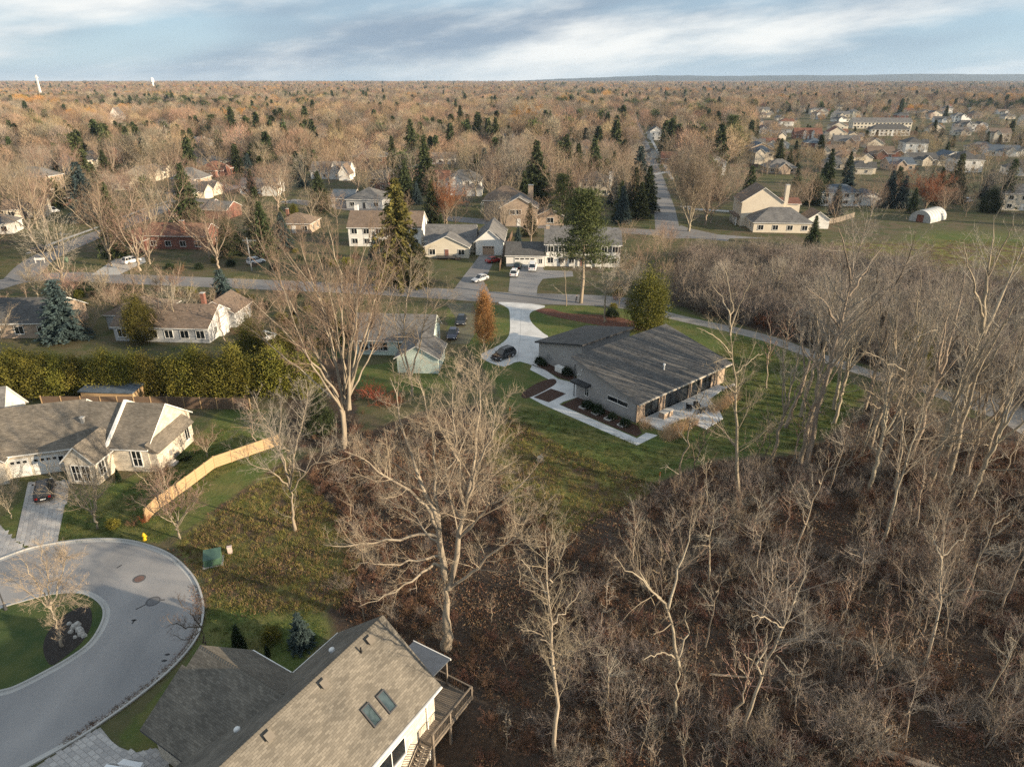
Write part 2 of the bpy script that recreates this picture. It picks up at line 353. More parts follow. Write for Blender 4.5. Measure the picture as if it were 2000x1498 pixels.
def crown_from_limbs(rng, limbs, spec):
    """limbs: list of (pts, r0, r1). Returns trunk and crown geometry"""
    P = np.stack([resample(p, 12) for p, _, _ in limbs]); R = np.stack([np.linspace(a, b, 12) for _, a, b in limbs])
    wobble = rng.normal(0, spec.get('limbwob', .08), P.shape); wobble[:, 0] = 0; P = P + wobble
    tr = Geo(); cr = Geo(); tr.quads(*tubes(P, R, spec.get('k0', 8))); src = [(P, R, s0) for s0 in (1,)]
    levels = spec['levels']; cur = [(P, R)]
    t0s = spec.get('t0', .3)
    for li, lv in enumerate(levels):
        P2, R2 = children(rng, P, R, **{**lv, **({'t0': t0s} if li == 0 else {})}) if True else None
        cr.quads(*tubes(P2, R2, (5, 4, 3, 3)[li])); P, R = P2, R2
        if li < len(levels) - 1 and spec.get('mid_twigs'): cr.tris(twig_tris(rng, P2, R2, spec['mid_twigs'], .3, (30, 70), spec['twL'], spec['tww']))
    cr.tris(twig_tris(rng, P, R, spec['tws'], .05, (20, 65), spec['twL'], spec['tww'], up=spec.get('twup', .15)))
    return tr, cr
LV = dict
def spec_near(sp1=.55, sp2=.42, tws=.2, twL=.8, tww=.010, t0=.3):
    sp1, sp2, tws, twL, tww = sp1 * .78, sp2 * .72, tws * .72, twL * .85, tww * .8
    return dict(t0=t0, levels=[LV(spacing=sp1, ang=(28, 62), ratio=.42, n=6, wob=.13, up=.05, rk=.0095, lmax=6.5), LV(spacing=sp2, t0=.12, ang=(25, 60), ratio=.42, n=4, wob=.16, up=.05, rk=.0075, lmax=2.8, rmin=.007)], tws=tws, twL=twL, tww=tww, mid_twigs=.6)
def spec_mid(): return dict(t0=.3, levels=[LV(spacing=.8, ang=(25, 60), ratio=.42, n=5, wob=.11, up=.05, rk=.014, lmax=5), LV(spacing=.6, t0=.12, ang=(25, 60), ratio=.42, n=3, wob=.12, up=.05, rk=.012, lmax=2.5, rmin=.012)], tws=.3, twL=.95, tww=.018, mid_twigs=.8)
def limbs_fork(rng, H, r, fork=.38, k=3, spread=28, lean=0.0, leanaz=0.0, wob=.25, trunk_n=5):
    la = np.array((math.cos(leanaz), math.sin(leanaz), 0.0)) * lean
    base = [np.zeros(3)]
    for i in range(1, trunk_n + 1): base.append(np.array((0, 0, H * fork * i / trunk_n)) + la * H * fork * (i / trunk_n) ** 1.2 + rng.normal(0, wob * .35, 3) * (1, 1, 0))
    top = base[-1]; L = [(base, r, r * .75)]; a0 = rng.uniform(0, 6.28)
    flare = [(np.array((0, 0, -.1)), r * 1.5), ]
    for j in range(k):
        az = a0 + j * 2 * math.pi / k + rng.normal(0, .3); sp = math.radians(spread * rng.uniform(.5, 1.3)) * (0.35 if (j == 0 and k > 2) else 1)
        d = np.array((math.cos(az) * math.sin(sp), math.sin(az) * math.sin(sp), math.cos(sp))) + la * .5; ln = H * (1 - fork) * rng.uniform(.85, 1.05) / max(.55, d[2]) * (1 if j == 0 else .9); pts = [top - np.array((0, 0, .15))]; p = top.copy()
        for i in range(1, 7):
            d = unit(d + rng.normal(0, .09, 3) + np.array((0, 0, .07))); p = p + d * ln / 6; pts.append(p.copy())
        L.append((pts, r * .62 * rng.uniform(.8, 1.1), .025))
    # lower side limbs
    for j in range(rng.randint(1, 4)):
        t = rng.uniform(.6, 1.0); p = base[0] * (1 - t) + top * t; az = rng.uniform(0, 6.28); d = np.array((math.cos(az), math.sin(az), .45)); d = unit(d); ln = H * rng.uniform(.16, .3); pts = [p.copy()]
        for i in range(5): d = unit(d + rng.normal(0, .1, 3) + np.array((0, 0, .1))); p = p + d * ln / 5; pts.append(p.copy())
        L.append((pts, r * .3, .02))
    return L
def limbs_slender(rng, H, r, lean=.05, crook=.3):
    az = rng.uniform(0, 6.28); la = np.array((math.cos(az), math.sin(az), 0)) * lean; pts = []; off = np.zeros(3)
    for i in range(11):
        t = i / 10; off = off + rng.normal(0, crook * .3, 3) * (1, 1, 0) * (i > 1); pts.append(np.array((0, 0, H * t)) + la * H * t * t + off)
    L = [(pts, r, .02)]
    for j in range(rng.randint(4, 7)):
        t = rng.uniform(.42, .85); f = t * 10; i = int(f); p = pts[i] + (pts[i + 1] - pts[i]) * (f - i); a = rng.uniform(0, 6.28); d = unit(np.array((math.cos(a), math.sin(a), rng.uniform(.6, 1.6)))); ln = H * rng.uniform(.2, .36) * (1.15 - t * .5); q = [p.copy()]
        for _ in range(5): d = unit(d + rng.normal(0, .16, 3) + np.array((0, 0, .08))); p = p + d * ln / 5; q.append(p.copy())
        L.append((q, r * .42, .018))
    return L
def limbs_vase(rng, H, r, k=7, spread=32, trunk=.12):
    p0 = np.array((0, 0, H * trunk)); L = [([np.zeros(3), p0 * .5, p0], r, r * .9)]
    for j in range(k):
        az = j * 2.4 + rng.normal(0, .25); sp = math.radians(spread * rng.uniform(.3, 1.15)); d = np.array((math.cos(az) * math.sin(sp), math.sin(az) * math.sin(sp), math.cos(sp))); p = p0 * rng.uniform(.7, 1); q = [p.copy()]; ln = H * (1 - trunk) * rng.uniform(.85, 1.08) / max(d[2], .6)
        for _ in range(6): d = unit(d + rng.normal(0, .07, 3) + np.array((0, 0, .05))); p = p + d * ln / 6; q.append(p.copy())
        L.append((q, r * .5, .02))
    return L
def bare(name, seed, limbf, spec, tm, cm, *a, **kw):
    rng = np.random.RandomState(seed); L = limbf(rng, *a, **kw); t, c = crown_from_limbs(rng, L, spec); return Proto(t, c, tm, cm, name)

def leaf_tris(rng, pos, size, d=None, dj=.6, asp=.5):
    C = len(pos); d = unit((d if d is not None else 0) + rng.normal(0, dj, (C, 3))); s = unit(np.cross(d, rng.normal(0, 1, (C, 3)))); l = (size * rng.uniform(.6, 1.3, C))[:, None]
    return np.stack([pos - s * l * asp * .5, pos + s * l * asp * .5, pos + d * l], 1).reshape(-1, 3)
def spruce(name, seed, H, Rb, cm, leaf=.5, dens=1.0, droop=.25, ragged=.15, bare_to=.06):
    rng = np.random.RandomState(seed); tr = Geo(); cr = Geo()
    P = np.array([[[0, 0, z] for z in np.linspace(0, H, 6)]], float); tr.quads(*tubes(P, np.linspace(H * .018, .02, 6)[None], 7))
    z = H * bare_to; pos = []; dirs = []
    while z < H * .985:
        t = z / H; nb = max(4, int(10 * (1 - t * .5) * dens)); a0 = rng.uniform(0, 6.28)
        for j in range(nb):
            L = Rb * (1 - t) ** .85 * rng.uniform(1 - ragged * 2, 1 + ragged) * min(1, .6 + t * 4) + .12; az = a0 + j * 6.283 / nb + rng.normal(0, .15); n = max(3, int(L / (leaf * .38))); s = (np.arange(n) + rng.uniform(0, 1, n)) / n
            up = .12 + .5 * t; r = L * s; zz = z + r * (up - droop * s * 1.3); h = np.stack([np.cos(az) * r, np.sin(az) * r, zz], 1); k = 4
            pp = np.repeat(h, k, 0) + rng.normal(0, leaf * .22, (n * k, 3)); pos.append(pp); side = rng.uniform(-1.1, 1.1, n * k); dirs.append(np.stack([np.cos(az + side), np.sin(az + side), -.35 + rng.normal(0, .25, n * k)], 1))
        z += H * .022 * rng.uniform(.8, 1.3) + leaf * .15
    cr.tris(leaf_tris(rng, np.concatenate(pos), leaf, np.concatenate(dirs), .35, .55)); return Proto(tr, cr, BARK_D, cm, name)
def leafy(name, seed, H, W, cm, n=6000, leaf=.3, profile=None, lump=.18, z0=.04, dup=.7, tm=None, trunk_r=.15, inner=.45, clump=1.0):
    """dense foliage filling a lumpy column or dome"""
    rng = np.random.RandomState(seed); tr = Geo(); P = np.array([[[0, 0, z] for z in np.linspace(0, H * .8, 5)]], float); tr.quads(*tubes(P, np.linspace(trunk_r, .03, 5)[None], 6))
    profile = profile or (lambda t: np.sin(np.clip(t, 0, 1) ** .55 * math.pi) ** .6); t = rng.uniform(0, 1, n); a = rng.uniform(0, 6.283, n)
    k = [(rng.randint(1, 6), rng.uniform(2, 9), rng.uniform(0, 6.28), rng.uniform(0, 6.28)) for _ in range(7)]
    l = sum(np.sin(a * kk[0] + kk[2] + t * kk[1]) * np.cos(t * kk[1] * 1.7 + kk[3]) for kk in k) / 7 ** .5
    hv = 1 - .16 * lump / .2 * (.5 + .5 * np.sin(a * k[0][0] + k[0][2]) * np.sin(a * 3 + k[1][2])); r = W / 2 * profile(t) * (1 + lump * l) * (inner + (1 - inner) * rng.uniform(0, 1, n) ** .45)
    # most leaves hang in sprays of their own, so that the outline breaks up
    nc = max(24, int(n / 55 / clump ** 2)); ct = rng.uniform(.02, 1, nc); ca = rng.uniform(0, 6.283, nc); cr_ = W / 2 * profile(ct) * rng.uniform(.62, 1.08, nc); cz = H * (z0 + (1 - z0) * ct * rng.uniform(.9, 1.05, nc)); ci = rng.randint(0, nc, n); sg = clump * np.minimum(.085 * W, .35) * rng.uniform(.6, 1.4, nc)[ci]
    pos = np.stack([np.cos(a) * r, np.sin(a) * r, H * (z0 + (1 - z0) * t * hv)], 1); q = np.stack([np.cos(ca) * cr_, np.sin(ca) * cr_, cz], 1)[ci] + rng.normal(0, 1, (n, 3)) * sg[:, None] * np.array((1, 1, 1.5)); pick = rng.uniform(0, 1, n) < .68; pos = np.where(pick[:, None], q, pos); a = np.where(pick, ca[ci], a)
    d = np.stack([np.cos(a) * .6, np.sin(a) * .6, np.full(n, dup)], 1); cr = Geo(); cr.tris(leaf_tris(rng, pos, leaf, d, .5, .6)); return Proto(tr, cr, tm or BARK_D, cm, name)
def pine(name, seed, H, cm, clumps=46, crown0=.45, W=8.0, leaf=.55):
    rng = np.random.RandomState(seed); L = [([np.array((rng.normal(0, .12), rng.normal(0, .12), z)) for z in np.linspace(0, H, 8)], H * .016, .03)]; pos = []; dirs = []
    for i in range(clumps):
        t = crown0 + (1 - crown0) * (i + rng.uniform(0, 1)) / clumps; a = i * 2.4 + rng.normal(0, .4); R = W / 2 * (1.05 - (t - crown0) / (1 - crown0)) ** .6 * rng.uniform(.45, 1.1); b = np.array((0, 0, H * t)); e = b + np.array((math.cos(a) * R, math.sin(a) * R, R * rng.uniform(0, .3))); L.append(([b, (b + e) / 2 + np.array((0, 0, -.1)), e], .06, .015))
        for s in (.55, .8, 1.0):
            c = b + (e - b) * s; m = 70; q = rng.normal(0, 1, (m, 3)) * np.array((.85, .85, .28)) * (.6 + .4 * s) + c; pos.append(q); dirs.append(np.tile((math.cos(a) * .3, math.sin(a) * .3, .6), (m, 1)))
    P = np.stack([resample(p, 6) for p, _, _ in L]); R = np.stack([np.linspace(x, y, 6) for _, x, y in L]); tr = Geo(); tr.quads(*tubes(P, R, 6)); cr = Geo(); cr.tris(leaf_tris(rng, np.concatenate(pos), leaf, np.concatenate(dirs), .6, .22)); return Proto(tr, cr, BARK, cm, name)
def shrub(name, seed, H, W, cm, stems=26, n2=8, tw=.012, leafs=0):
    rng = np.random.RandomState(seed); B = stems; p = rng.normal(0, W * .14, (B, 3)) * (1, 1, 0); a = rng.uniform(0, 6.28, B); sp = rng.uniform(.1, 1.0, B)
    d = unit(np.stack([np.cos(a) * sp, np.sin(a) * sp, np.ones(B)], 1)); P = wander(rng, p, d, H * rng.uniform(.6, 1.15, B), 5, .13, -.03); R = np.linspace(tw * 1.6, tw * .6, 5)[None].repeat(B, 0); cr = Geo(); cr.quads(*tubes(P, R, 3))
    P2, R2 = children(rng, P, R, H * .13, .2, (25, 65), .45, 3, .14, .02, .01, kmax=n2, rmin=tw * .6); cr.quads(*tubes(P2, R2, 3)); cr.tris(twig_tris(rng, P2, R2, H * .08, .1, (20, 70), H * .2, tw * .8, kmax=6))
    return Proto(None, cr, cm, cm, name)
def tuft(name, seed, H, W, cm, n=16, w=.03):
    rng = np.random.RandomState(seed); pos = rng.normal(0, W * .3, (n, 3)) * (1, 1, 0); d = unit(rng.normal(0, .45, (n, 3)) * (1, 1, .1) + (0, 0, 1)); l = (H * rng.uniform(.5, 1.2, n))[:, None]; s = unit(np.cross(d, rng.normal(0, 1, (n, 3)))) * w
    g = Geo(); g.tris(np.stack([pos - s, pos + s, pos + d * l], 1).reshape(-1, 3)); return Proto(None, g, cm, cm, name)

def plant(name, label, cat, proto, loc, height=None, group=None, rz=None, wide=1.0, lean=(0, 0)):
    """an individual: an Empty at the foot of the plant with trunk and crown as its parts"""
    s = (height / proto.h) if height else 1.0
    o = thing(name, label, cat, (loc[0], loc[1], float(hz(loc[0], loc[1])) - .03), rs.uniform(0, 6.28) if rz is None else rz, group)
    o.scale = (s * wide, s * wide, s)
    if lean != (0, 0): o.rotation_mode = 'XYZ'; o.rotation_euler = (Matrix.Rotation(lean[0], 3, 'Y') @ Matrix.Rotation(lean[1], 3, 'X') @ Matrix.Rotation(o.rotation_euler[2], 3, 'Z')).to_euler()
    if proto.trunk: link('trunk', proto.trunk, o)
    link('crown' if proto.trunk else 'stems', proto.crown, o); return o
def plant_px(name, label, cat, proto, bx, by, ty=None, **k):
    p = G(bx, by); h = max(.5, height_to(p.y, ty)) if ty else None
    return plant(name, label, cat, proto, p, h, **k)

_gn = {}
def scatter(name, pts, rz, scl, idx, protos, label, cat, wide=None):
    """one mass of many alike plants (kind = stuff), instanced over its own points"""
    c = bpy.data.collections.new(name + '_kinds')
    for i, pr in enumerate(protos): c.objects.link(bpy.data.objects.new('%s_kind_%02d' % (name, i), pr.joined() if isinstance(pr, Proto) else pr))
    me = bpy.data.meshes.new(name); pts = np.asarray(pts, np.float32); me.vertices.add(len(pts)); me.vertices.foreach_set('co', pts.ravel())
    for an, ty, dat in (('rz', 'FLOAT', rz), ('sc', 'FLOAT', scl), ('pick', 'INT', idx)):
        at = me.attributes.new(an, ty, 'POINT'); at.data.foreach_set('value', np.asarray(dat, np.float32 if ty == 'FLOAT' else np.int32))
    o = link(name, me); tag(o, label, cat, kind='stuff')
    ng = bpy.data.node_groups.new(name, 'GeometryNodeTree'); ng.interface.new_socket('Geometry', in_out='INPUT', socket_type='NodeSocketGeometry'); ng.interface.new_socket('Geometry', in_out='OUTPUT', socket_type='NodeSocketGeometry')
    N = ng.nodes; Lk = ng.links.new; gi = N.new('NodeGroupInput'); go = N.new('NodeGroupOutput'); ip = N.new('GeometryNodeInstanceOnPoints'); ci = N.new('GeometryNodeCollectionInfo')
    ci.inputs['Collection'].default_value = c; ci.inputs['Separate Children'].default_value = True; ci.inputs['Reset Children'].default_value = True
    def na(nm, ty):
        n = N.new('GeometryNodeInputNamedAttribute'); n.data_type = ty; n.inputs['Name'].default_value = nm; return n.outputs['Attribute']
    cx = N.new('ShaderNodeCombineXYZ'); Lk(na('rz', 'FLOAT'), cx.inputs[2]); ip.inputs['Pick Instance'].default_value = True
    Lk(gi.outputs[0], ip.inputs['Points']); Lk(ci.outputs[0], ip.inputs['Instance']); Lk(na('pick', 'INT'), ip.inputs['Instance Index']); Lk(cx.outputs[0], ip.inputs['Rotation']); Lk(na('sc', 'FLOAT'), ip.inputs['Scale']); Lk(ip.outputs[0], go.inputs[0])
    md = o.modifiers.new('scatter', 'NODES'); md.node_group = ng; return o
# ------------------------------------------------------------------ the ground
def ground():
    def axis(lo, hi, step, far, n=26):
        c = np.arange(lo, hi + .01, step); g = np.geomspace(step, far, n).cumsum(); g = g * (far / g[-1]); return np.r_[c[0] - g[::-1], c, c[-1] + g]
    xs = axis(-90, 90, .8, 13500); ys = np.r_[np.linspace(-60, 11, 20), np.arange(12, 150, .8)]; g = np.geomspace(1, 1300, 44).cumsum(); ys = np.r_[ys, 150 + g * (13400 / g[-1])]
    X, Y = np.meshgrid(xs, ys); nx, ny = len(xs), len(ys); Z = hz(X, Y) + 0
    Z = Z + np.where(X > -6, .05, 0) * np.sin(X * 1.3 + np.sin(Y * .9) * 2) * np.sin(Y * 1.1 + np.sin(X * .7)) * ((X < 85) & (Y < 62))
    Z = Z - .012
    v = np.stack([X, Y, Z], -1).reshape(-1, 3); i = np.arange(nx * ny).reshape(ny, nx); q = np.stack([i[:-1, :-1], i[:-1, 1:], i[1:, 1:], i[1:, :-1]], -1).reshape(-1, 4)
    g = Geo(); g.quads(v, q); me = g.mesh('ground')
    reg = dict(lawn=[[(925, 690), (960, 745), (985, 800), (1000, 850), (1100, 900), (1180, 960), (1290, 935), (1400, 895), (1560, 880), (1640, 830), (1690, 760), (1580, 700), (1440, 645), (1310, 600), (1250, 590), (1030, 600), (880, 590), (870, 640)],
                     [(0, 1100), (0, 1010), (60, 960), (240, 940), (300, 905), (410, 830), (430, 795), (520, 800), (545, 872), (430, 930), (330, 1030), (340, 1062), (283, 1060), (110, 1062)],
                     [(310, 1005), (420, 925), (545, 872), (575, 905), (500, 965), (420, 1010), (345, 1045)], [(396, 1190), (480, 1165), (620, 1180), (650, 1240), (560, 1330), (400, 1480), (200, 1470), (370, 1290)],
                     [(-300, 1200), (190, 1150), (200, 1220), (-300, 1500)], [(1720, 500), (1760, 450), (1960, 440), (2100, 450), (2100, 500)], [(690, 720), (690, 760), (880, 770), (900, 700), (860, 690)]],
               dry=[[(330, 1065), (430, 985), (560, 895), (640, 980), (700, 1090), (650, 1190), (520, 1190), (400, 1185), (392, 1130)], [(985, 800), (1110, 880), (1240, 930), (1280, 960), (1160, 1010), (1080, 1060), (1000, 1000), (950, 900)], [(1500, 520), (1620, 480), (1720, 470), (1900, 470), (2100, 480), (2100, 570), (1800, 560)], [(1260, 470), (1420, 472), (1420, 490), (1260, 490)]],
               litter=[[(560, 905), (700, 850), (830, 800), (940, 790), (1000, 930), (1070, 1030), (1190, 990), (1290, 940), (1400, 900), (1560, 888), (1660, 830), (1720, 780), (2300, 900), (2600, 2600), (500, 2600), (660, 1240), (630, 1170), (700, 1080), (640, 980)],
                       [(1310, 590), (1320, 500), (1600, 510), (2300, 600), (2300, 880), (1900, 770), (1700, 715), (1480, 645)], [(560, 700), (690, 700), (700, 860), (560, 880)]])
    kx = {}
    for k, polys in reg.items():
        m = np.zeros(X.shape)
        for p in polys:
            m = np.maximum(m, inside(GP(*p), X, Y).astype(float))
        for _ in range(3):
            m2 = m.copy(); m2[1:-1, 1:-1] = (m[1:-1, 1:-1] * 2 + m[:-2, 1:-1] + m[2:, 1:-1] + m[1:-1, :-2] + m[1:-1, 2:]) / 6; m = m2
        at = me.attributes.new(k, 'FLOAT', 'POINT'); at.data.foreach_set('value', m.astype(np.float32).ravel())
    o = link('ground', me); o['kind'] = 'structure'
    m = bpy.data.materials.new('ground'); m.use_nodes = True; nt = m.node_tree; N = nt.nodes; Lk = nt.links.new; b = N['Principled BSDF']; b.inputs['Roughness'].default_value = .95; b.inputs['Specular IOR Level'].default_value = .1
    tc = N.new('ShaderNodeTexCoord')
    def noise(s, d=6, r=.6):
        n = N.new('ShaderNodeTexNoise'); n.inputs['Scale'].default_value = s; n.inputs['Detail'].default_value = d; n.inputs['Roughness'].default_value = r; Lk(tc.outputs['Object'], n.inputs['Vector']); return n.outputs['Fac']
    def rng_(f, a, c):
        r = N.new('ShaderNodeMapRange'); r.inputs['From Min'].default_value = a; r.inputs['From Max'].default_value = c; Lk(f, r.inputs['Value']); return r.outputs[0]
    def mix(f, a, c):
        x = N.new('ShaderNodeMix'); x.data_type = 'RGBA'; Lk(f, x.inputs['Factor'])
        for k_, q_ in ((6, a), (7, c)):
            if isinstance(q_, tuple): x.inputs[k_].default_value = (*q_, 1)
            else: Lk(q_, x.inputs[k_])
        return x.outputs[2]
    def attr(k_):
        a = N.new('ShaderNodeAttribute'); a.attribute_name = k_
        s = N.new('ShaderNodeMath'); s.operation = 'ADD'; Lk(a.outputs['Fac'], s.inputs[0])
        w = N.new('ShaderNodeMath'); w.operation = 'MULTIPLY_ADD'; Lk(noise(.9, 7, .65), w.inputs[0]); w.inputs[1].default_value = .9; w.inputs[2].default_value = -.45; Lk(w.outputs[0], s.inputs[1]); return rng_(s.outputs[0], .38, .62)
    fine = noise(3.5, 8, .7); big = noise(.035, 5); midn = noise(.25, 6, .65)
    c = mix(rng_(big, .4, .6), (.10, .095, .045), (.115, .09, .06)); c = mix(rng_(midn, .45, .65), c, (.06, .075, .03))
    lit = mix(rng_(fine, .35, .65), (.09, .062, .044), (.036, .028, .023)); lit = mix(rng_(midn, .5, .7), lit, (.06, .05, .042))
    c = mix(attr('litter'), c, lit)
    lawn = mix(rng_(fine, .3, .7), (.055, .088, .026), (.105, .125, .038)); lawn = mix(rng_(midn, .44, .66), lawn, (.14, .13, .05)); c = mix(attr('lawn'), c, lawn)
    dry = mix(rng_(fine, .3, .7), (.22, .19, .065), (.11, .125, .038)); dry = mix(rng_(midn, .42, .56), dry, (.115, .078, .05)); c = mix(attr('dry'), c, dry)
    Lk(c, b.inputs['Base Color']); bn = N.new('ShaderNodeBump'); bn.inputs['Strength'].default_value = .9; bn.inputs['Distance'].default_value = .12; Lk(noise(2.2, 8, .7), bn.inputs['Height']); Lk(bn.outputs[0], b.inputs['Normal'])
    me.materials.append(m); return o
ground()

# ------------------------------------------------------------------ cul-de-sac: road, kerbs, island, driveways of pavers
outer_px = [(-130, 1180), (-60, 1115), (0, 1091), (56, 1071), (110, 1060), (173, 1053), (233, 1053), (283, 1062), (333, 1082), (369, 1113), (389, 1143), (399, 1180), (397, 1213), (386, 1246), (359, 1283), (319, 1323), (266, 1366), (213, 1404), (150, 1446), (57, 1498), (-60, 1560), (-300, 1690)]
isl_px = [(-160, 1290), (-60, 1220), (0, 1191), (40, 1178), (100, 1163), (150, 1160), (175, 1167), (193, 1180), (201, 1196), (196, 1220), (173, 1256), (133, 1286), (83, 1314), (33, 1339), (0, 1349), (-120, 1375)]
OUT = smooth_line(GP(*outer_px)); ISL = smooth_line(GP(*isl_px), closed=True)
wound = OUT + [(-75, 20), (-75, 45)]
sheet('road', wound, .004, ASPH)
def kerb_line(name, line, w, side, closed=False):
    """gutter pan and raised kerb following the edge of the road"""
    L2 = line + ([line[0]] if closed else []); mb = MB(); prof = [(0, .0), (0, .13), (.16, .13), (.19, .02), (w, .012), (w, 0)]
    rows = [[(*p, z) for p in offset(L2, side * o)] for o, z in prof]
    rows = [[(rows[j][i][0], rows[j][i][1], prof[j][1]) for i in range(len(L2))] for j in range(len(prof))]
    for j in range(len(prof) - 1):
        for i in range(len(L2) - 1): mb.face([rows[j][i], rows[j][i + 1], rows[j + 1][i + 1], rows[j + 1][i]])
    o = mb.build(name, CONC); o['kind'] = 'structure'; return o
kerb_line('kerb', OUT, .5, -1); 
area = sum(ISL[i][0] * ISL[(i + 1) % len(ISL)][1] - ISL[(i + 1) % len(ISL)][0] * ISL[i][1] for i in range(len(ISL)))
kerb_line('kerb', ISL, .55, -1 if area > 0 else 1, True)
sheet('island_lawn', [p for p in ISL], .09, LAWN)
sheet('mulch_bed', smooth_line(GP((95, 1235), (130, 1200), (172, 1185), (180, 1215), (165, 1250), (130, 1282), (100, 1300), (85, 1270)), closed=True), .10, SOIL)
def pavers(name, poly, ang, pw=.46, ph=.3, z=.03, base=.012):
    """a driveway: concrete bed with its paving stones one by one"""
    if ang is None: ang = math.atan2(poly[-1][1] - poly[0][1], poly[-1][0] - poly[0][0])
    o = sheet(name, poly, base, mat('paver_sand', (.34, .325, .31), rough=.95)); c, s = math.cos(ang), math.sin(ang); R = [(p[0] * c + p[1] * s, -p[0] * s + p[1] * c) for p in poly]
    x0, x1 = min(p[0] for p in R), max(p[0] for p in R); y0, y1 = min(p[1] for p in R), max(p[1] for p in R); cells = []; j = 0; y = y0
    rr = random.Random(3)
    while y < y1:
        x = x0 + (pw / 2 if j % 2 else 0)
        while x < x1: cells.append((x, y)); x += pw
        y += ph; j += 1
    cx = np.array([a[0] + pw / 2 for a in cells]); cy = np.array([a[1] + ph / 2 for a in cells]); wx, wy = cx * c - cy * s, cx * s + cy * c; ok = inside(poly, wx, wy)
    pts = [(wx[i], wy[i]) for i in range(len(cells)) if ok[i]]; pts.sort(key=lambda p: p[0] ** 2 + (p[1] - 20) ** 2)
    mes = []
    for m in PAVER_M:
        mb = MB(); a, b_ = pw / 2 - .012, ph / 2 - .012; mb.hull([(-a, -b_, base - z), (a, -b_, base - z), (a, b_, base - z), (-a, b_, base - z)], [(-a + .01, -b_ + .01, 0), (a - .01, -b_ + .01, 0), (a - .01, b_ - .01, 0), (-a + .01, b_ - .01, 0)]); mes.append(mb.mesh('paver', m))
    for p in pts[:290]: link('paver', rr.choice(mes), o, (p[0], p[1], z + rr.uniform(-.004, .006)), ang)
    if len(pts) > 290:
        mb = MB(); a, b_ = pw / 2 - .012, ph / 2 - .012
        for p in pts[290:]:
            q = [(p[0] + u * c - w * s, p[1] + u * s + w * c) for u, w in ((-a, -b_), (a, -b_), (a, b_), (-a, b_))]; zz = z + rr.uniform(-.004, .006); k = rr.randrange(3)
            mb.face([(*t, zz) for t in q], k)
            for e in range(4): mb.face([(*q[e], base), (*q[(e + 1) % 4], base), (*q[(e + 1) % 4], zz), (*q[e], zz)], k)
        x = mb.build('pavers', *PAVER_M, parent=o); x['kind'] = 'stuff'
    return o
pavers('paved_driveway', GP((75, 1494), (150, 1447), (196, 1420), (225, 1455), (262, 1470), (305, 1460), (325, 1478), (350, 1560), (100, 1640), (0, 1560)), math.radians(-31), .55, .36)
pavers('paved_driveway', GP((55, 942), (137, 938), (129, 975), (112, 1059), (60, 1068), (30, 1055)), None, .62, .42)
pavers('paved_driveway', GP((-40, 985), (0, 1025), (28, 1056), (50, 1071), (0, 1089), (-90, 1100)), None, .62, .42)
for (x, y, r, m, nm) in ((272, 1130, .42, mat('rusty_iron', (.16, .10, .085), rough=.8), 'rust brown round manhole cover in the cul-de-sac roadway'), (299, 1174, .48, mat('grey_iron', (.15, .15, .155), rough=.75), 'grey round manhole cover with a tarred crack through it')):
    p = G(x, y); o = thing('manhole_cover', nm, 'manhole', (p.x, p.y, .006)); k = 20; ring = lambda R, z: [(R * math.cos(i * 6.2832 / k), R * math.sin(i * 6.2832 / k), z) for i in range(k)]
    MB().hull(ring(r, 0), ring(r - .02, .012)).build('lid', m, parent=o); mb = MB()
    for i in range(k):
        a, b_, c, d = ring(r + .015, .008)[i], ring(r + .015, .008)[(i + 1) % k], ring(r + .14, .007)[(i + 1) % k], ring(r + .14, .007)[i]; mb.face([a, d, c, b_])
    mb.build('frame', mat('manhole_frame', (.10, .10, .105)), parent=o)
TAR = mat('tar_seal', (.035, .035, .038), rough=.7)
for i, (a, b_) in enumerate((((265, 1190), (291, 1177)), ((308, 1172), (322, 1171)), ((228, 1109), (238, 1103)), ((258, 1218), (263, 1210)))): strip('tar_seal', GP(a, b_), .12, .0085, TAR)
for x, y in ((327, 1278), (321, 1290), (180, 1412), (262, 1211)): p = G(x, y); sheet('oil_stain', smooth_line([(p.x - .25, p.y), (p.x, p.y - .12), (p.x + .22, p.y + .02), (p.x, p.y + .13)], closed=True), .0085, TAR)

# ------------------------------------------------------------------ streets, driveways and paths
street_line = smooth_line(GP((-60, 575), (30, 548), (120, 540), (200, 543), (420, 552), (740, 566), (980, 581), (1180, 588), (1300, 605)))
strip('street', street_line, 7.6, .003, ASPH_F); st2 = smooth_line(GP((40, 545), (75, 510), (140, 478), (235, 442), (340, 400), (470, 362))); strip('street', st2, 7.2, .007, ASPH_F)
strip('sidewalk', offset(st2[9:], 6.2), 1.4, .012, CONC)
ns = GP((1305, 455), (1298, 408), (1281, 350), (1262, 295), (1247, 258), (1238, 230)); strip('street', ns, 7.4, .003, ASPH_F)
strip('street', GP((560, 392), (800, 420), (1000, 438), (1240, 452), (1345, 459), (1425, 466)), 8.0, .006, ASPH_F)
walk = offset(ns[2:5], -7.4); strip('sidewalk', walk, 1.8, .012, CONC)
for px, py, px2, py2 in ((1272, 342, 1302, 336), (1275, 322, 1306, 320), (1250, 278, 1275, 279), (1243, 262, 1268, 261), (1345, 408, 1440, 414), (1332, 405, 1350, 404)): strip('driveway', GP((px, py), (px2, py2)), 3.4, .009, CONC)
sheet('driveway', smooth_line(GP((975, 590), (1064, 597), (1040, 608), (1034, 618), (1040, 632), (1060, 650), (1072, 662), (1062, 708), (1064, 722), (1015, 706), (985, 716), (950, 705), (940, 692), (975, 674), (994, 655), (996, 625), (993, 603)), closed=True, k=3), .010, CONC_N)
JOINT = mat('slab_joint', (.30, .30, .30))
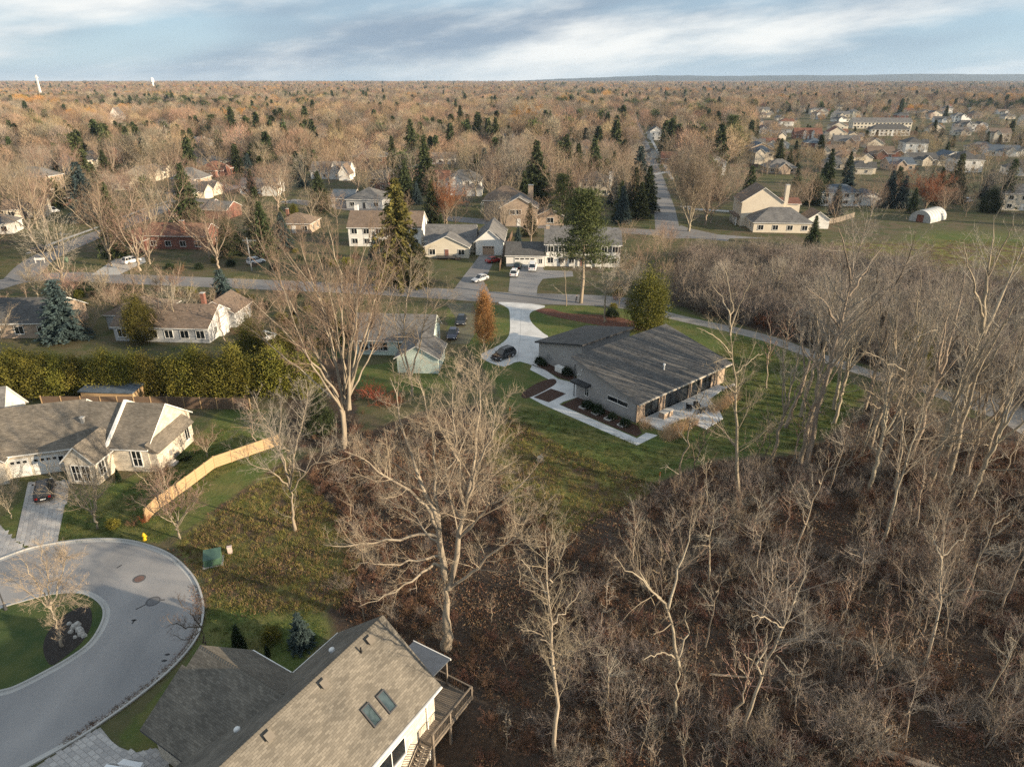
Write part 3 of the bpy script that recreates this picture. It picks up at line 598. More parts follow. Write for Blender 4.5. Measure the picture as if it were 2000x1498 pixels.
for a, b_ in (((1018, 602), (1016, 660)), ((996, 650), (1062, 656)), ((992, 626), (1036, 628)), ((1016, 660), (1010, 706)), ((960, 690), (1060, 690)), ((995, 606), (1040, 606))): strip('slab_joint', GP(a, b_), .05, .0145, JOINT)
sheet('walkway', GP((1040, 712), (1064, 722), (1090, 740), (1130, 750), (1131, 775), (1100, 785), (1092, 790), (1244, 856), (1262, 845), (1285, 850), (1244, 870), (1064, 792), (1030, 774), (1078, 755), (1085, 748), (1035, 722)), .010, CONC_N)
sheet('mulch_bed', GP((1096, 791), (1128, 776), (1155, 786), (1246, 832), (1254, 846), (1243, 853)), .014, MULCH)
sheet('mulch_bed', smooth_line(GP((1020, 768), (1050, 748), (1080, 740), (1085, 750), (1050, 770), (1025, 778)), closed=True), .014, MULCH)
sheet('mulch_bed', GP((1042, 776), (1076, 759), (1106, 769), (1072, 786)), .016, MULCH); sheet('mulch_bed', GP((1048, 714), (1062, 703), (1128, 738), (1130, 749), (1092, 738)), .014, MULCH)
sheet('mulch_bed', smooth_line(GP((1045, 606), (1075, 603), (1110, 612), (1200, 618), (1270, 640), (1230, 645), (1130, 628), (1080, 618)), closed=True), .006, MULCH_R)
trail = smooth_line(GP((1280, 608), (1330, 622), (1480, 656), (1600, 697), (1700, 730), (1800, 758), (1900, 790), (2020, 838), (2200, 900))); strip('trail', trail, 3.3, .003, GRAV)
sheet('gravel_lot', smooth_line(GP((1870, 770), (1930, 745), (1975, 705), (2100, 690), (2200, 800), (2050, 860), (1950, 820)), closed=True), .006, GRAV)
sheet('driveway', GP((993, 570), (1048, 578), (1050, 560), (1060, 545), (1120, 540), (1118, 530), (1062, 528), (1060, 520), (1003, 520), (996, 545)), .008, mat('worn_asphalt', (.24, .235, .235), (.19, .185, .185), .2)); sheet('driveway', GP((880, 574), (960, 578), (945, 550), (960, 520), (968, 494), (940, 494), (925, 515), (905, 540)), .008, ASPH_F)
sheet('driveway', GP((178, 537), (232, 537), (285, 512), (282, 503), (225, 506)), .008, CONC); sheet('driveway', GP((870, 592), (925, 592), (935, 640), (915, 672), (880, 672), (890, 620)), .006, mat('worn_verge', (.13, .125, .075), (.10, .09, .065), .6))
sheet('driveway', GP((1500, 466), (1290, 466), (1330, 440), (1345, 446), (1400, 458)), .009, ASPH_F)

# the far escarpment
def ridge():
    mb = []; xs = np.linspace(-2500, 11000, 220); hh = 72 + 7 * np.sin(xs * .0011 + 1) + 3 * np.sin(xs * .0037) + 1.5 * np.sin(xs * .013); f = np.clip((xs + 900) / 3600, 0, 1); hh = hh * f * f * (3 - 2 * f) * 1.3
    prof = [(0, 0), (700, .55), (1100, .92), (1500, 1.0), (2800, .98), (3300, 0)]; v = []
    for d, k in prof: v.append(np.stack([xs, 8800 + d + 350 * np.sin(xs * .0009), hh * k * (1 if k < .9 else 1) + (rs.normal(0, 1.6, len(xs)) if 0 < k else 0)], 1))
    v = np.concatenate(v); n = len(xs); i = np.arange(n * len(prof)).reshape(len(prof), n); q = np.stack([i[:-1, :-1], i[:-1, 1:], i[1:, 1:], i[1:, :-1]], -1).reshape(-1, 4); g = Geo(); g.quads(v, q)
    o = link('hills', g.mesh('hills', mat('wooded_hill', (.05, .055, .05), (.03, .037, .036), .01, detail=8))); o['kind'] = 'structure'
ridge()
# ------------------------------------------------------------------ houses
_win = {}
def window_meshes(w, h, style, tm):
    k = (round(w, 2), round(h, 2), style, tm.name)
    if k not in _win:
        f = MB(); t = .09; d = .07
        f.box(-w / 2 - t, -w / 2, -d, .02, -t, h + t); f.box(w / 2, w / 2 + t, -d, .02, -t, h + t); f.box(-w / 2, w / 2, -d, .02, h, h + t); f.box(-w / 2 - .05, w / 2 + .05, -d - .05, .02, -t - .04, 0)
        if style >= 1: f.box(-.03, .03, -d + .015, 0, 0, h)
        if style >= 2: f.box(-w / 2, w / 2, -d + .02, 0, h * .5 - .025, h * .5 + .025)
        if style == 3:
            for x in (-w / 4, w / 4): f.box(x - .02, x + .02, -d + .02, 0, 0, h)
        p = MB().box(-w / 2, w / 2, -.03, .01, 0, h); _win[k] = (f.mesh('window', tm), p.mesh('pane', GLASS))
    return _win[k]
SIDES = {'S': 0, 'E': math.pi / 2, 'N': math.pi, 'W': -math.pi / 2}
class House:
    """local frame: +x along the front, -y the front"""
    def __init__(s, name, label, loc, yaw, group=None, cat='house'):
        s.o = thing(name, label, cat, loc, yaw, group); s.blk = []
    def part(s, name, mb, *m, parent=None): return mb.build(name, *m, parent=parent or s.o)
    def block(s, x, y, w, d, h, wm, rm, roof='gable', axis='x', rise=None, ov=.45, z0=0.0, tm=None, trim=True, th=.16):
        """a wing: walls and its roof; x, y is the wing's centre"""
        tm = tm or TRIM; a, b = w / 2, d / 2; W = MB(); R = MB(); half = (b if axis == 'x' else a); rise = rise if rise is not None else half * .55; k = rise / half
        sw = (lambda u, v: (x + u, y + v)) if axis == 'x' else (lambda u, v: (x - v, y + u))
        L = a if axis == 'x' else b; e = half + ov; ze = h - ov * k; Lo = L + ov * .8
        if roof == 'gable':
            prof = [(-half, z0), (half, z0), (half, h), (0, h + rise), (-half, h)]
            for sg in (-1, 1):
                q = [(*sw(sg * L, p[0]), p[1]) for p in prof]; W.face(q if sg > 0 else q[::-1])
            for p0, p1 in ((prof[0], prof[4]), (prof[2], prof[1])):
                W.face([(*sw(-L, p0[0]), p0[1]), (*sw(-L, p1[0]), p1[1]), (*sw(L, p1[0]), p1[1]), (*sw(L, p0[0]), p0[1])])
            zr = h + rise
            for sg in (-1, 1):
                P = [(-Lo, sg * e, ze), (Lo, sg * e, ze), (Lo, 0, zr), (-Lo, 0, zr)]; lo = [(*sw(u, v), zz + .02) for u, v, zz in P]; hi = [(*sw(u, v), zz + .02 + th) for u, v, zz in P]; sl = math.hypot(e, zr - ze)
                if sg > 0: uvq = [(0, 0), (2 * Lo, 0), (2 * Lo, sl), (0, sl)]
                else: uvq = [(0, 0), (2 * Lo, 0), (2 * Lo, sl), (0, sl)]
                order = [0, 1, 2, 3] if (sg < 0) == True else [1, 0, 3, 2]
                R.face([hi[i] for i in order], 0, [uvq[i] for i in order]); R.face([lo[i] for i in order[::-1]], 1)
                for i, j in ((0, 1), (1, 2), (3, 0)):
                    f = [lo[i], lo[j], hi[j], hi[i]]; R.face(f if sg < 0 else f[::-1], 1)
        elif roof == 'hip':
            W.prism([sw(-L, -half), sw(L, -half), sw(L, half), sw(-L, half)], z0, h, cap=False); r = max(L - half, 0.02); lo_e = L + ov; zr = h + rise
            C = [(*sw(u, v), ze) for u, v in ((-lo_e, -e), (lo_e, -e), (lo_e, e), (-lo_e, e))]; T = [(c[0], c[1], c[2] + th) for c in C]; A, Bp = (*sw(-r, 0), zr + th), (*sw(r, 0), zr + th)
            for f in ([T[0], T[1], Bp, A], [T[1], T[2], Bp], [T[2], T[3], A, Bp], [T[3], T[0], A]): R.face(f, 0)
            for i in range(4): j = (i + 1) % 4; R.face([C[i], C[j], T[j], T[i]], 1)
            R.face(C[::-1], 1)
        elif roof == 'flat':
            W.prism([sw(-L, -half), sw(L, -half), sw(L, half), sw(-L, half)], z0, h, cap=False); R.prism([sw(-L - ov, -e), sw(L + ov, -e), sw(L + ov, e), sw(-L - ov, e)], h, h + th)
        s.part('wall', W, wm); s.part('roof', R, rm, tm); s.blk.append((x, y, w, d, h)); return s
    def win(s, side, u, z, w, h, style=1, blk=0, tm=None, y=None):
        x, yy, bw, bd, _ = s.blk[blk]; f, p = window_meshes(w, h, style, tm or TRIM); r = SIDES[side]; e = .012
        loc = {'S': (x + u, yy - bd / 2 - e, z), 'N': (x + u, yy + bd / 2 + e, z), 'E': (x + bw / 2 + e, yy + u, z), 'W': (x - bw / 2 - e, yy + u, z)}[side]
        o = link('window', f, s.o, loc, r); link('pane', p, o); return o
    def door(s, side, u, w=1.0, h=2.1, m=None, blk=0, z=0.1, name='door', panels=0):
        x, yy, bw, bd, _ = s.blk[blk]; mb = MB(); mb.box(-w / 2 - .1, w / 2 + .1, -.03, .0, 0, h + .1, 1); mb.box(-w / 2, w / 2, -.055, -.032, 0, h)
        loc = {'S': (x + u, yy - bd / 2 - .012, z), 'N': (x + u, yy + bd / 2 + .012, z), 'E': (x + bw / 2 + .012, yy + u, z), 'W': (x - bw / 2 - .012, yy + u, z)}[side]
        if panels:
            n = panels; hh = (h - .1) / n
            for i in range(n): mb.box(-w / 2 + .06, w / 2 - .06, -.075, -.056, .05 + i * hh + .03, .05 + (i + 1) * hh - .03)
        o = mb.build(name, m or TRIM, TRIM, parent=s.o); o.location = loc; o.rotation_euler = (0, 0, SIDES[side])
        if name == 'door': k = MB().box(w / 2 - .16, w / 2 - .1, -.1, -.056, .95, 1.03).build('handle', GALV, parent=o)
        elif panels:
            for i in range(4): g = MB().box(-w / 2 + .15 + i * w / 4, -w / 2 + (i + 1) * w / 4 - .1, -.09, -.076, h - .5, h - .2).build('pane', GLASS, parent=o)
        return o
    def chimney(s, x, y, w, d, z0, z1, m): c = s.part('chimney', MB().box(x - w / 2, x + w / 2, y - d / 2, y + d / 2, z0, z1), m); MB().box(x - w / 2 - .06, x + w / 2 + .06, y - d / 2 - .06, y + d / 2 + .06, z1, z1 + .1).build('cap', CONC, parent=c); return s

# ---- the foreground house, seen over its roof
def fg_house():
    h = House('house', 'large house with tan shingled gable roof, two skylights and a rear timber deck', (-9.3, 37.2, 0), math.radians(-31)); o = h.o
    zr, ze, hw, y1, y0 = 7.2, 3.2, 4.85, .35, -27.0; k = (zr - ze) / hw; th = .18; wr = 6.1   # main ridge, eave, half width
    # wing: ridge along local -x, running to the left from the main roof
    wy, whw = -7.3, 3.05; wz = ze + whw * k; wx0 = -10.2; k2 = .68; ny, nx = -12.3, -6.2; nz = wz + (ny - wy) * k2; lx = -(zr - wz) / k
    walls = MB(); a = hw - .4
    walls.face([(a, y1 - .35, -3), (a, y0, -3), (a, y0, ze + .3), (a, y1 - .35, ze + .3)][::-1]); walls.face([(-a, y0, 0), (-a, y1 - .35, 0), (-a, y1 - .35, ze + .3), (-a, y0, ze + .3)][::-1])
    walls.face([(-a, y1 - .35, -.3), (a, y1 - .35, -3), (a, y1 - .35, ze + .3), (0, y1 - .35, zr - .05), (-a, y1 - .35, ze + .3)][::-1]); h.part('wall', walls, W_STONE)
    ww = MB(); b = whw - .4
    ww.face([(wx0 + .4, wy + b, 0), (wx0 + .4, ny + .4, 0), (wx0 + .4, ny + .4, nz + .2), (wx0 + .4, wy, wz - .1), (wx0 + .4, wy + b, ze + .2)]); ww.face([(-a, wy + b, 0), (wx0 + .4, wy + b, 0), (wx0 + .4, wy + b, ze + .2), (-a, wy + b, ze + .2)]); ww.face([(wx0 + .4, ny + .4, 0), (nx + .4, ny + .4, 0), (nx + .4, ny + .4, nz + .2), (wx0 + .4, ny + .4, nz + .2)]); ww.face([(nx + .4, ny + .4, 0), (nx + .4, y0, 0), (nx + .4, y0, nz + .2), (nx + .4, ny + .4, nz + .2)]); h.part('wall', ww, W_STONE)
    def slab(name, quad, mats=(R_TAN, TRIM_D)):
        q = [Vector(p) for p in quad]; n = (q[1] - q[0]).cross(q[2] - q[0]).normalized(); U = (q[1] - q[0]).normalized(); V = n.cross(U); top = [p + Vector((0, 0, th)) for p in q]; mb = MB()
        mb.face(top, 0, [((p - q[0]).dot(U), (p - q[0]).dot(V)) for p in q]); mb.face(q[::-1], 1)
        for i in range(len(q)): j = (i + 1) % len(q); mb.face([q[i], q[j], top[j], top[i]], 1)
        return h.part(name, mb, *mats)
    slab('roof', [(hw, y0, ze), (hw, y1, ze), (0, y1, zr), (0, y0, zr)])
    # left slope with the wing's opening left to the valleys
    slab('roof', [(-hw, y1, ze), (-hw, wy + whw, ze), (lx, wy, wz), (0, wy, zr), (0, y1, zr)]); slab('roof', [(nx, ny, nz), (nx, y0, nz), (0, y0, zr), (0, wy, zr), (lx, wy, wz)])
    slab('roof', [(-hw, wy + whw, ze), (wx0 + 1.1, wy + whw, ze), (wx0, wy, wz), (lx, wy, wz)])
    nq = wy - 1.3
    slab('roof', [(wx0 - .45, ny, nz), (nx, ny, nz), (lx, wy, wz), (wx0, wy, wz), (wx0, nq, wz - 1.3 * k2), (wx0 - .45, nq, wz - 1.3 * k2)])
    g = MB()    # eavestroughs
    g.box(hw, hw + .12, y0, y1, ze - .02, ze + .1); g.box(-hw - .12, -hw, wy + whw + .1, y1, ze - .02, ze + .1); g.box(wx0 + 1.1, -hw - .2, wy + whw, wy + whw + .12, ze - .02, ze + .1); h.part('gutter', g, TRIM)
    cap = MB(); n = Vector((0, 0, 1))
    def ridge_caps(p0, p1, dz0, half=.17, step=.24):
        p0, p1 = Vector(p0), Vector(p1); L = (p1 - p0).length; d = (p1 - p0) / L; sd = Vector((-d.y, d.x, 0)); N = int(L / step); me = None
        for i in range(min(N, 120)):
            if me is None:
                mb = MB(); dr = half * k
                for sg in (-1, 1):
                    A, B = Vector((0, 0, 0)), Vector((step * 1.05, 0, .0)); C = Vector((step * 1.05, sg * half, -dr)); D = Vector((0, sg * half, -dr)); up = Vector((0, 0, .035)); f = [A + up * .4, B + up, C + up, D + up * .4]; mb.face(f if sg < 0 else f[::-1]); mb.face([B + up, B, C, C + up])
                me = mb.mesh('ridge_cap', R_TAN)
            c = link('ridge_cap', me, o, p0 + d * step * i + Vector((0, 0, th)), math.atan2(d.y, d.x))
    ridge_caps((0, y1, zr), (0, -19, zr), 0); ridge_caps((wx0, wy, wz), (lx, wy, wz), 0)
    def on_right(x, y): return Vector((x, y, zr - x * k + th))
    ang = math.atan(k)
    for (x, y) in ((3.3, -3.5), (3.2, -4.85)):      # skylights
        fr = MB(); w, l = .38, .72
        fr.box(-l, l, -w, -w + .09, 0, .14); fr.box(-l, l, w - .09, w, 0, .14); fr.box(-l, -l + .09, -w + .09, w - .09, 0, .14); fr.box(l - .09, l, -w + .09, w - .09, 0, .14); s = h.part('skylight', fr, TRIM_D); s.location = on_right(x, y); s.rotation_euler = (0, ang, 0)
        MB().box(-l + .09, l - .09, -w + .09, w - .09, .05, .09).build('pane', mat('skylight_glass', (.045, .07, .075), (.02, .035, .04), 2, .04, spec=1.0), parent=s)
    for (x, y) in ((.5, -1.7), (.5, -6.0), (.5, -10.4)):
        b_ = h.part('roof_vent', MB().box(-.2, .2, -.2, .2, 0, .22), mat('vent_brown', (.09, .07, .055), rough=.6)); b_.location = on_right(x, y); b_.rotation_euler = (0, ang, 0); MB().box(-.26, .26, -.26, .26, .22, .27).build('hood', mat('vent_hood', (.16, .14, .115), rough=.6), parent=b_)
    pipe = h.part('vent_pipe', MB().tube((0, 0, -.1), (0, 0, .45), .06, .06, 8), BLACK); pipe.location = on_right(.65, -2.7); MB().tube((-.13, 0, .0), (.13, 0, .2), .05, .05, 8).build('flange', BLACK, parent=pipe)
    for x, y in ((-1.9, -2.9), (-3.0, -10.1)):
        d = MB(); prev = None
        for j in range(5):
            t = j / 4 * math.pi / 2; ring = [(.22 * math.cos(t) * math.cos(i * .5236), .22 * math.cos(t) * math.sin(i * .5236), .12 + .2 * math.sin(t)) for i in range(12)]
            if prev: [d.face([prev[i], prev[(i + 1) % 12], ring[(i + 1) % 12], ring[i]]) for i in range(12)]
            prev = ring
        v = h.part('tube_skylight', d, WHITE); v.location = Vector((x, y, zr + x * k + th)); v.rotation_euler = (0, -ang, 0); MB().tube((0, 0, -.05), (0, 0, .12), .24, .22, 12).build('collar', GALV, parent=v)
    # right wall windows and downpipe
    h.blk = [(0, -13.3, 2 * a, 27.0, 3)]
    for y, z, w, hh, st in ((8.6, .55, 2.6, 1.5, 1), (8.6, -2.5, 1.6, 1.9, 1), (2.6, .55, 2.2, 1.4, 1), (3.6, -2.6, 2.2, 2.1, 1)): h.win('E', y, z, w, hh, st)
    h.part('downpipe', MB().box(a + .02, a + .12, -1.0, -.9, -3, ze), TRIM)
    for y, z in ((-3.9, -.6), (-6.6, -1.0)): h.part('wall_lamp', MB().box(a + .01, a + .2, y - .09, y + .09, z, z + .26), BLACK)
    # deck, canopy, railing, stair
    zd = .25; D = MB(); dk = (.8, 5.7, -1.9, 3.0)
    deck = h.part('deck', MB().box(dk[0], dk[1], .02, dk[3], zd - .22, zd - .04), WOOD_G); i = 0; x = dk[0]
    bm_ = MB().box(0, .135, 0, dk[3] - .02, -.035, 0).mesh('plank', WOOD_G)
    while x < dk[1] - .1: link('plank', bm_, deck, (x, .02, zd), 0); x += .145
    MB().box(a + .02, dk[1], -1.9, .01, zd - .22, zd - .02).build('landing', WOOD_G, parent=deck)
    for x, y in ((.9, 2.9), (3.4, 2.9), (5.6, 2.9), (5.6, .2), (5.6, -1.8)): MB().box(x - .08, x + .08, y - .08, y + .08, -3.2, zd + 1.0).build('post', WOOD_G, parent=deck)
    def rail(p0, p1):
        p0, p1 = Vector(p0), Vector(p1); L = (p1 - p0).length; d = (p1 - p0) / L; r = h.part('railing', MB().box(0, L, -.05, .05, .96, 1.02).box(0, L, -.03, .03, .12, .17), WOOD_G); r.location = p0; r.rotation_euler = (0, -math.asin(d.z), math.atan2(d.y, d.x)) ; bal = MB().box(-.02, .02, -.02, .02, .17, .96).mesh('baluster', BLACK)
        for i in range(int(L / .16)): link('baluster', bal, r, (.08 + i * .16, 0, 0))
    rail((.9, 2.9, zd), (5.6, 2.9, zd)); rail((5.6, 2.9, zd), (5.6, -1.8, zd))
    can = MB().hull([(.2, .1, 2.85), (.2, 3.1, 2.6), (3.6, 3.1, 2.6), (3.6, .1, 2.85)][::-1], [(.2, .1, 2.95), (.2, 3.1, 2.7), (3.6, 3.1, 2.7), (3.6, .1, 2.95)][::-1]); c = h.part('canopy', can, METAL_D); MB().box(.14, 3.66, 3.1, 3.18, 2.57, 2.73).build('fascia', TRIM, parent=c)
    for x in (.3, 3.5): MB().box(x - .06, x + .06, 2.72, 2.84, zd, 2.6).build('post', WOOD_G, parent=c)
    st = h.part('stair', MB().hull([(4.6, -1.9, zd - .3), (4.72, -1.9, zd - .3), (4.72, -5.2, -3.1), (4.6, -5.2, -3.1)], [(4.6, -1.9, zd), (4.72, -1.9, zd), (4.72, -5.2, -2.8), (4.6, -5.2, -2.8)]), WOOD_G)
    for i in range(15): MB().box(4.72, 5.6, -2.15 - i * .21, -1.9 - i * .21, zd - .2 - i * .2, zd - .16 - i * .2).build('tread', WOOD_G, parent=st)
    rail((5.62, -1.9, zd), (5.62, -5.2, -2.85))
    pl = tag(MB().box(-1, 1, -.06, .06, 0, .7).box(-1, 1, 1.3, 1.42, 0, .7).box(-1.0, -.88, .06, 1.3, 0, .7).box(.88, 1.0, .06, 1.3, 0, .7).box(-.88, .88, .06, 1.3, .4, .55, 1).build('planter_box', WOOD_G, SOIL), 'grey timber planter box with dry plants beside the deck stair', 'planter')
    q = o.matrix_basis @ Vector((7.2, -4.4, -3)); pl.location = q; pl.rotation_euler = (0, 0, math.radians(-31)); return h
fg_house()
tp = [G(858, 1488, -3), G(820, 1560, -3), G(880, 1560, -3), G(905, 1500, -3)]; sheet('terrace', [tuple(p[:2]) for p in tp], -2.9, mat('terracotta', (.38, .21, .12), (.3, .16, .09), 4, .8, pattern=('b', .4, .4, .015, .6, .1)), thick=.2)

# ---- the pale bungalow row at the turning circle
def row_house():
    h = House('bungalow', 'cream stone semi-detached bungalow with grey-brown shingle roof facing the turning circle', (-41.3, 73.5, 0), math.radians(-5)); o = h.o
    h.block(-2.75, 0, 4.7, 9.4, 3.15, W_STONE, R_TAUPE, 'gable', 'x', 3.35, ov=.35)
    h.block(-8.6, 0, 7.0, 9.4, 3.1, W_STONE, R_TAUPE, 'gable', 'x', 3.3, ov=.35)
    par = MB()   # white parapet strip between the two homes
    for sg in (-1, 1): par.hull([(-5.25, 0, 6.3), (-4.95, 0, 6.3), (-4.95, sg * 5.1, 2.8), (-5.25, sg * 5.1, 2.8)], [(-5.25, 0, 6.98), (-4.95, 0, 6.98), (-4.95, sg * 5.15, 3.35), (-5.25, sg * 5.15, 3.35)])
    h.part('parapet', par, TRIM)
    # projecting bay with its own gable
    h.block(-6.55, -5.6, 3.5, 4.6, 3.0, W_STONE, R_TAUPE, 'gable', 'y', 1.75, ov=.35)
    # pent roof along the sunlit gable
    pent = h.part('pent_roof', MB().hull([(-.38, -4.9, 2.95), (.95, -4.9, 2.55), (.95, 3.2, 2.55), (-.38, 3.2, 2.95)], [(-.38, -4.9, 3.75), (.98, -4.9, 2.68), (.98, 3.2, 2.68), (-.38, 3.2, 3.75)]), R_TAUPE)
    h.part('wall', MB().box(-.4, .55, -4.6, 3.0, 0, 2.75), W_STONE); h.blk.append((.07, -.8, .95, 7.6, 2.75))
    h.win('S', .9, .8, 1.05, 1.9, 2, 0); h.win('E', 2.7, .9, .9, 1.5, 1, 3); h.win('S', -.55, .5, .9, 1.9, 2, 2); h.win('S', .65, .5, .9, 1.9, 2, 2); h.win('E', -1.2, .9, .9, 1.5, 2, 2)
    h.chimney(-9.3, -2.3, .35, .35, 4.0, 5.5, GALV); h.part('utility_meter', MB().box(.6, .75, -2.3, -1.95, .9, 1.5).box(.6, .72, -1.6, -1.4, 1.0, 1.3), GALV)
    s = h.part('step', MB().box(.65, 1.5, -3.4, -2.2, 0, .2).box(.65, 1.2, -3.3, -2.3, .2, .4), CONC)
    for nm, yaw, loc in (('bungalow', 17, (-57.6, 73.0, 0)),):
        h2 = House(nm, 'cream stone bungalow with double garage at the paver driveway', loc, math.radians(yaw)); h2.block(-1.5, 0, 15.0, 10.6, 3.1, W_STONE, R_TAUPE, 'gable', 'x', 3.4, ov=.4)
        h2.door('S', 3.7, 2.5, 2.2, W_WHITE, 0, name='garage_door', panels=4); h2.door('S', .7, 2.5, 2.2, W_WHITE, 0, name='garage_door', panels=4); h2.block(-3.6, -5.0, 4.2, 3.0, 3.0, W_STONE, R_TAUPE, 'gable', 'y', 1.9, ov=.35); h2.win('S', 0, .5, 1.3, 2.0, 2, 1); h2.block(-9.5, 4.5, 12, 8.5, 3.6, W_WHITE, R_GREY, 'gable', 'x', 3.9, ov=.35); h2.win('S', 5.3, 1.2, .5, .9, 0, 0)
row_house()

# ---- the modern house with mono-pitch roofs
def modern():
    h = House('modern_house', 'modern grey brick house with two tilted charcoal mono-pitch roofs on the lawn', (16.7, 80.4, 0), math.radians(41)); o = h.o
    L, Dp, zl, zh = 21.6, 12.6, 3.0, 5.9; k = (zh - zl) / Dp
    # local: x along the low sunlit front, y back to the high side
    W = MB(); x0, x1, y0, y1 = .5, L - .6, .75, Dp - .7; zf = lambda y: zl + y * k - .02
    # front wall in piers between glazed bays
    W.face([(x0, y1, 0), (x0, y0, 0), (x0, y0, zf(y0)), (x0, y1, zf(y1))]); W.face([(x1, y0, 0), (x1, y1, 0), (x1, y1, zf(y1)), (x1, y0, zf(y0))]); W.face([(x1, y1, 0), (x0, y1, 0), (x0, y1, zf(y1)), (x1, y1, zf(y1))]); h.part('wall', W, W_GBRICK)
    piers = [(x0, 2.2), (5.2, 6.6), (12.0, 12.7), (14.6, 15.2), (17.6, x1)]
    for a, b in piers: h.part('wall', MB().box(a, b, y0, y0 + .3, 0, zf(y0)), W_TBRICK)
    for (a, b) in ((2.2, 5.2), (6.6, 12.0), (12.7, 14.6), (15.2, 17.6)):
        n = max(2, int((b - a) / 1.3)); w = (b - a) / n; f = MB(); f.box(a, b, y0 + .1, y0 + .2, 2.55, zf(y0)); f.box(a, b, y0 + .1, y0 + .2, 0.0, .12)
        for i in range(n + 1): x = a + i * w; f.box(max(a, x - .04), min(b, x + .04), y0 + .1, y0 + .2, .12, 2.55)
        d = h.part('patio_door', f, TRIM_D)
        for i in range(n): MB().box(a + i * w + .04, a + (i + 1) * w - .04, y0 + .13, y0 + .16, .12, 2.55).build('pane', GLASS, parent=d)
    th = .26; q = [(-.1, 0, zl), (L, 0, zl), (L, Dp, zh), (-.1, Dp, zh)]; R = MB(); top = [(a, b, c + th) for a, b, c in q]; R.face(top, 0, [(a, b * math.hypot(1, k)) for a, b, c in q]); R.face(q[::-1], 1)
    for i in range(4): j = (i + 1) % 4; R.face([q[i], q[j], top[j], top[i]], 1)
    r = h.part('roof', R, R_DARK, mat('fascia_grey', (.2, .2, .205), rough=.5)); MB().box(-.1, L, -.12, 0, zl + .02, zl + .2).build('gutter', mat('gutter_pale', (.48, .44, .38), rough=.5), parent=r)
    v = h.part('flue', MB().tube((0, 0, 0), (0, 0, .75), .11, .11, 10), WHITE); v.location = (10.0, 3.9, zl + 3.9 * k + th - .05); MB().tube((0, 0, .75), (0, 0, .95), .2, .14, 10).build('cowl', WHITE, parent=v)
    # clerestory window and porch on the shaded end wall
    def end_window(y, w, z, hh):
        f = MB(); f.box(-w / 2 - .05, w / 2 + .05, -.09, .02, -.12, 0, 0); f.box(-w / 2 - .05, -w / 2, -.07, .02, 0, hh); f.box(w / 2, w / 2 + .05, -.07, .02, 0, hh); f.box(-w / 2, w / 2, -.07, .02, hh, hh + .05); f.box(-.02, .02, -.05, .0, 0, hh); e = h.part('window', f, TRIM); e.location = (x0 - .012, y, z); e.rotation_euler = (0, 0, -math.pi / 2); MB().box(-w / 2, w / 2, -.03, .01, 0, hh).build('pane', GLASS, parent=e)
    end_window(4.1, 3.6, 1.75, .62); end_window(9.8, .75, .9, 1.5)
    h.part('porch_canopy', MB().box(x0 - 1.1, x0 - .01, 9.1, 12.1, 2.5, 2.85), TRIM_D); h.part('wall_lamp', MB().box(x0 - .3, x0 - .01, 11.4, 11.55, 3.6, 3.75).box(x0 - .14, x0 - .01, 11.05, 11.2, 3.62, 3.75), WHITE)
    h.part('camera', MB().box(x0 - .35, x0 - .01, 10.7, 10.85, 4.5, 4.65), WHITE)
    # link and garage, roof tilted the other way
    h.part('wall', MB().box(6.3, 16.8, y1, 16.25, 0, 2.9), W_GBRICK); h.part('roof', MB().box(6.1, 17, Dp + .02, 16.15, 2.9, 3.05), TRIM_D)
    gx0, gx1, gy0, gy1, gl, gh = 5.5, 17.6, 15.7, 26.2, 3.0, 5.4; kk = (gh - gl) / (gy1 - gy0); G_ = MB(); gz = lambda y: gh - (y - gy0) * kk - .02; e = .5; A, B, C, Dd = gx0 + e, gx1 - e, gy0 + e, gy1 - e
    for p, q_ in (((A, Dd), (A, C)), ((A, C), (B, C)), ((B, C), (B, Dd)), ((B, Dd), (A, Dd))): G_.face([(*p, 0), (*q_, 0), (*q_, gz(q_[1])), (*p, gz(p[1]))])
    h.part('wall', G_, W_GBRICK); q = [(gx0, gy0, gh), (gx1, gy0, gh), (gx1, gy1, gl), (gx0, gy1, gl)]; top = [(a, b, c + th) for a, b, c in q]; R = MB(); R.face(top, 0, [(a, b) for a, b, c in q]); R.face(q[::-1], 1)
    for i in range(4): j = (i + 1) % 4; R.face([q[i], q[j], top[j], top[i]], 1)
    h.part('roof', R, R_DARK, TRIM_D); h.part('downpipe', MB().box(x0 - .12, x0 - .02, 12.2, 12.3, 0, 4.9), TRIM_D)
    h.part('meter_box', MB().box(A - .14, A - .01, 23.2, 23.7, 1.0, 1.7).box(A - .1, A - .01, 22.7, 22.95, .9, 1.3), GALV)
    M = o.matrix_basis
    def put(obj, x, y, z=0.0, rz=0.0): obj.location = M @ Vector((x, y, z)); obj.rotation_euler = (0, 0, math.radians(41) + rz); return obj
    g = put(tag(MB().box(-.75, .75, -.4, .4, .05, .85).box(-.8, .8, -.45, .45, .85, .93).box(-.7, .7, -.35, .35, 0, .05).build('generator', WHITE), 'white standby generator box against the grey garage wall', 'generator'), 5.15, 19.9, 0, math.pi / 2); MB().box(-.5, .5, -.42, -.401, .25, .7).build('louvre', GALV, parent=g)
    b = put(tag(MB().box(-.95, .95, -.45, .45, .14, 1.05).build('grill_cabinet', W_TBRICK), 'cream brick barbecue counter on the patio by the glass doors', 'counter'), 4.7, -.9); MB().box(-1.0, 1.0, -.5, .5, 1.05, 1.13).build('worktop', CONC, parent=b)
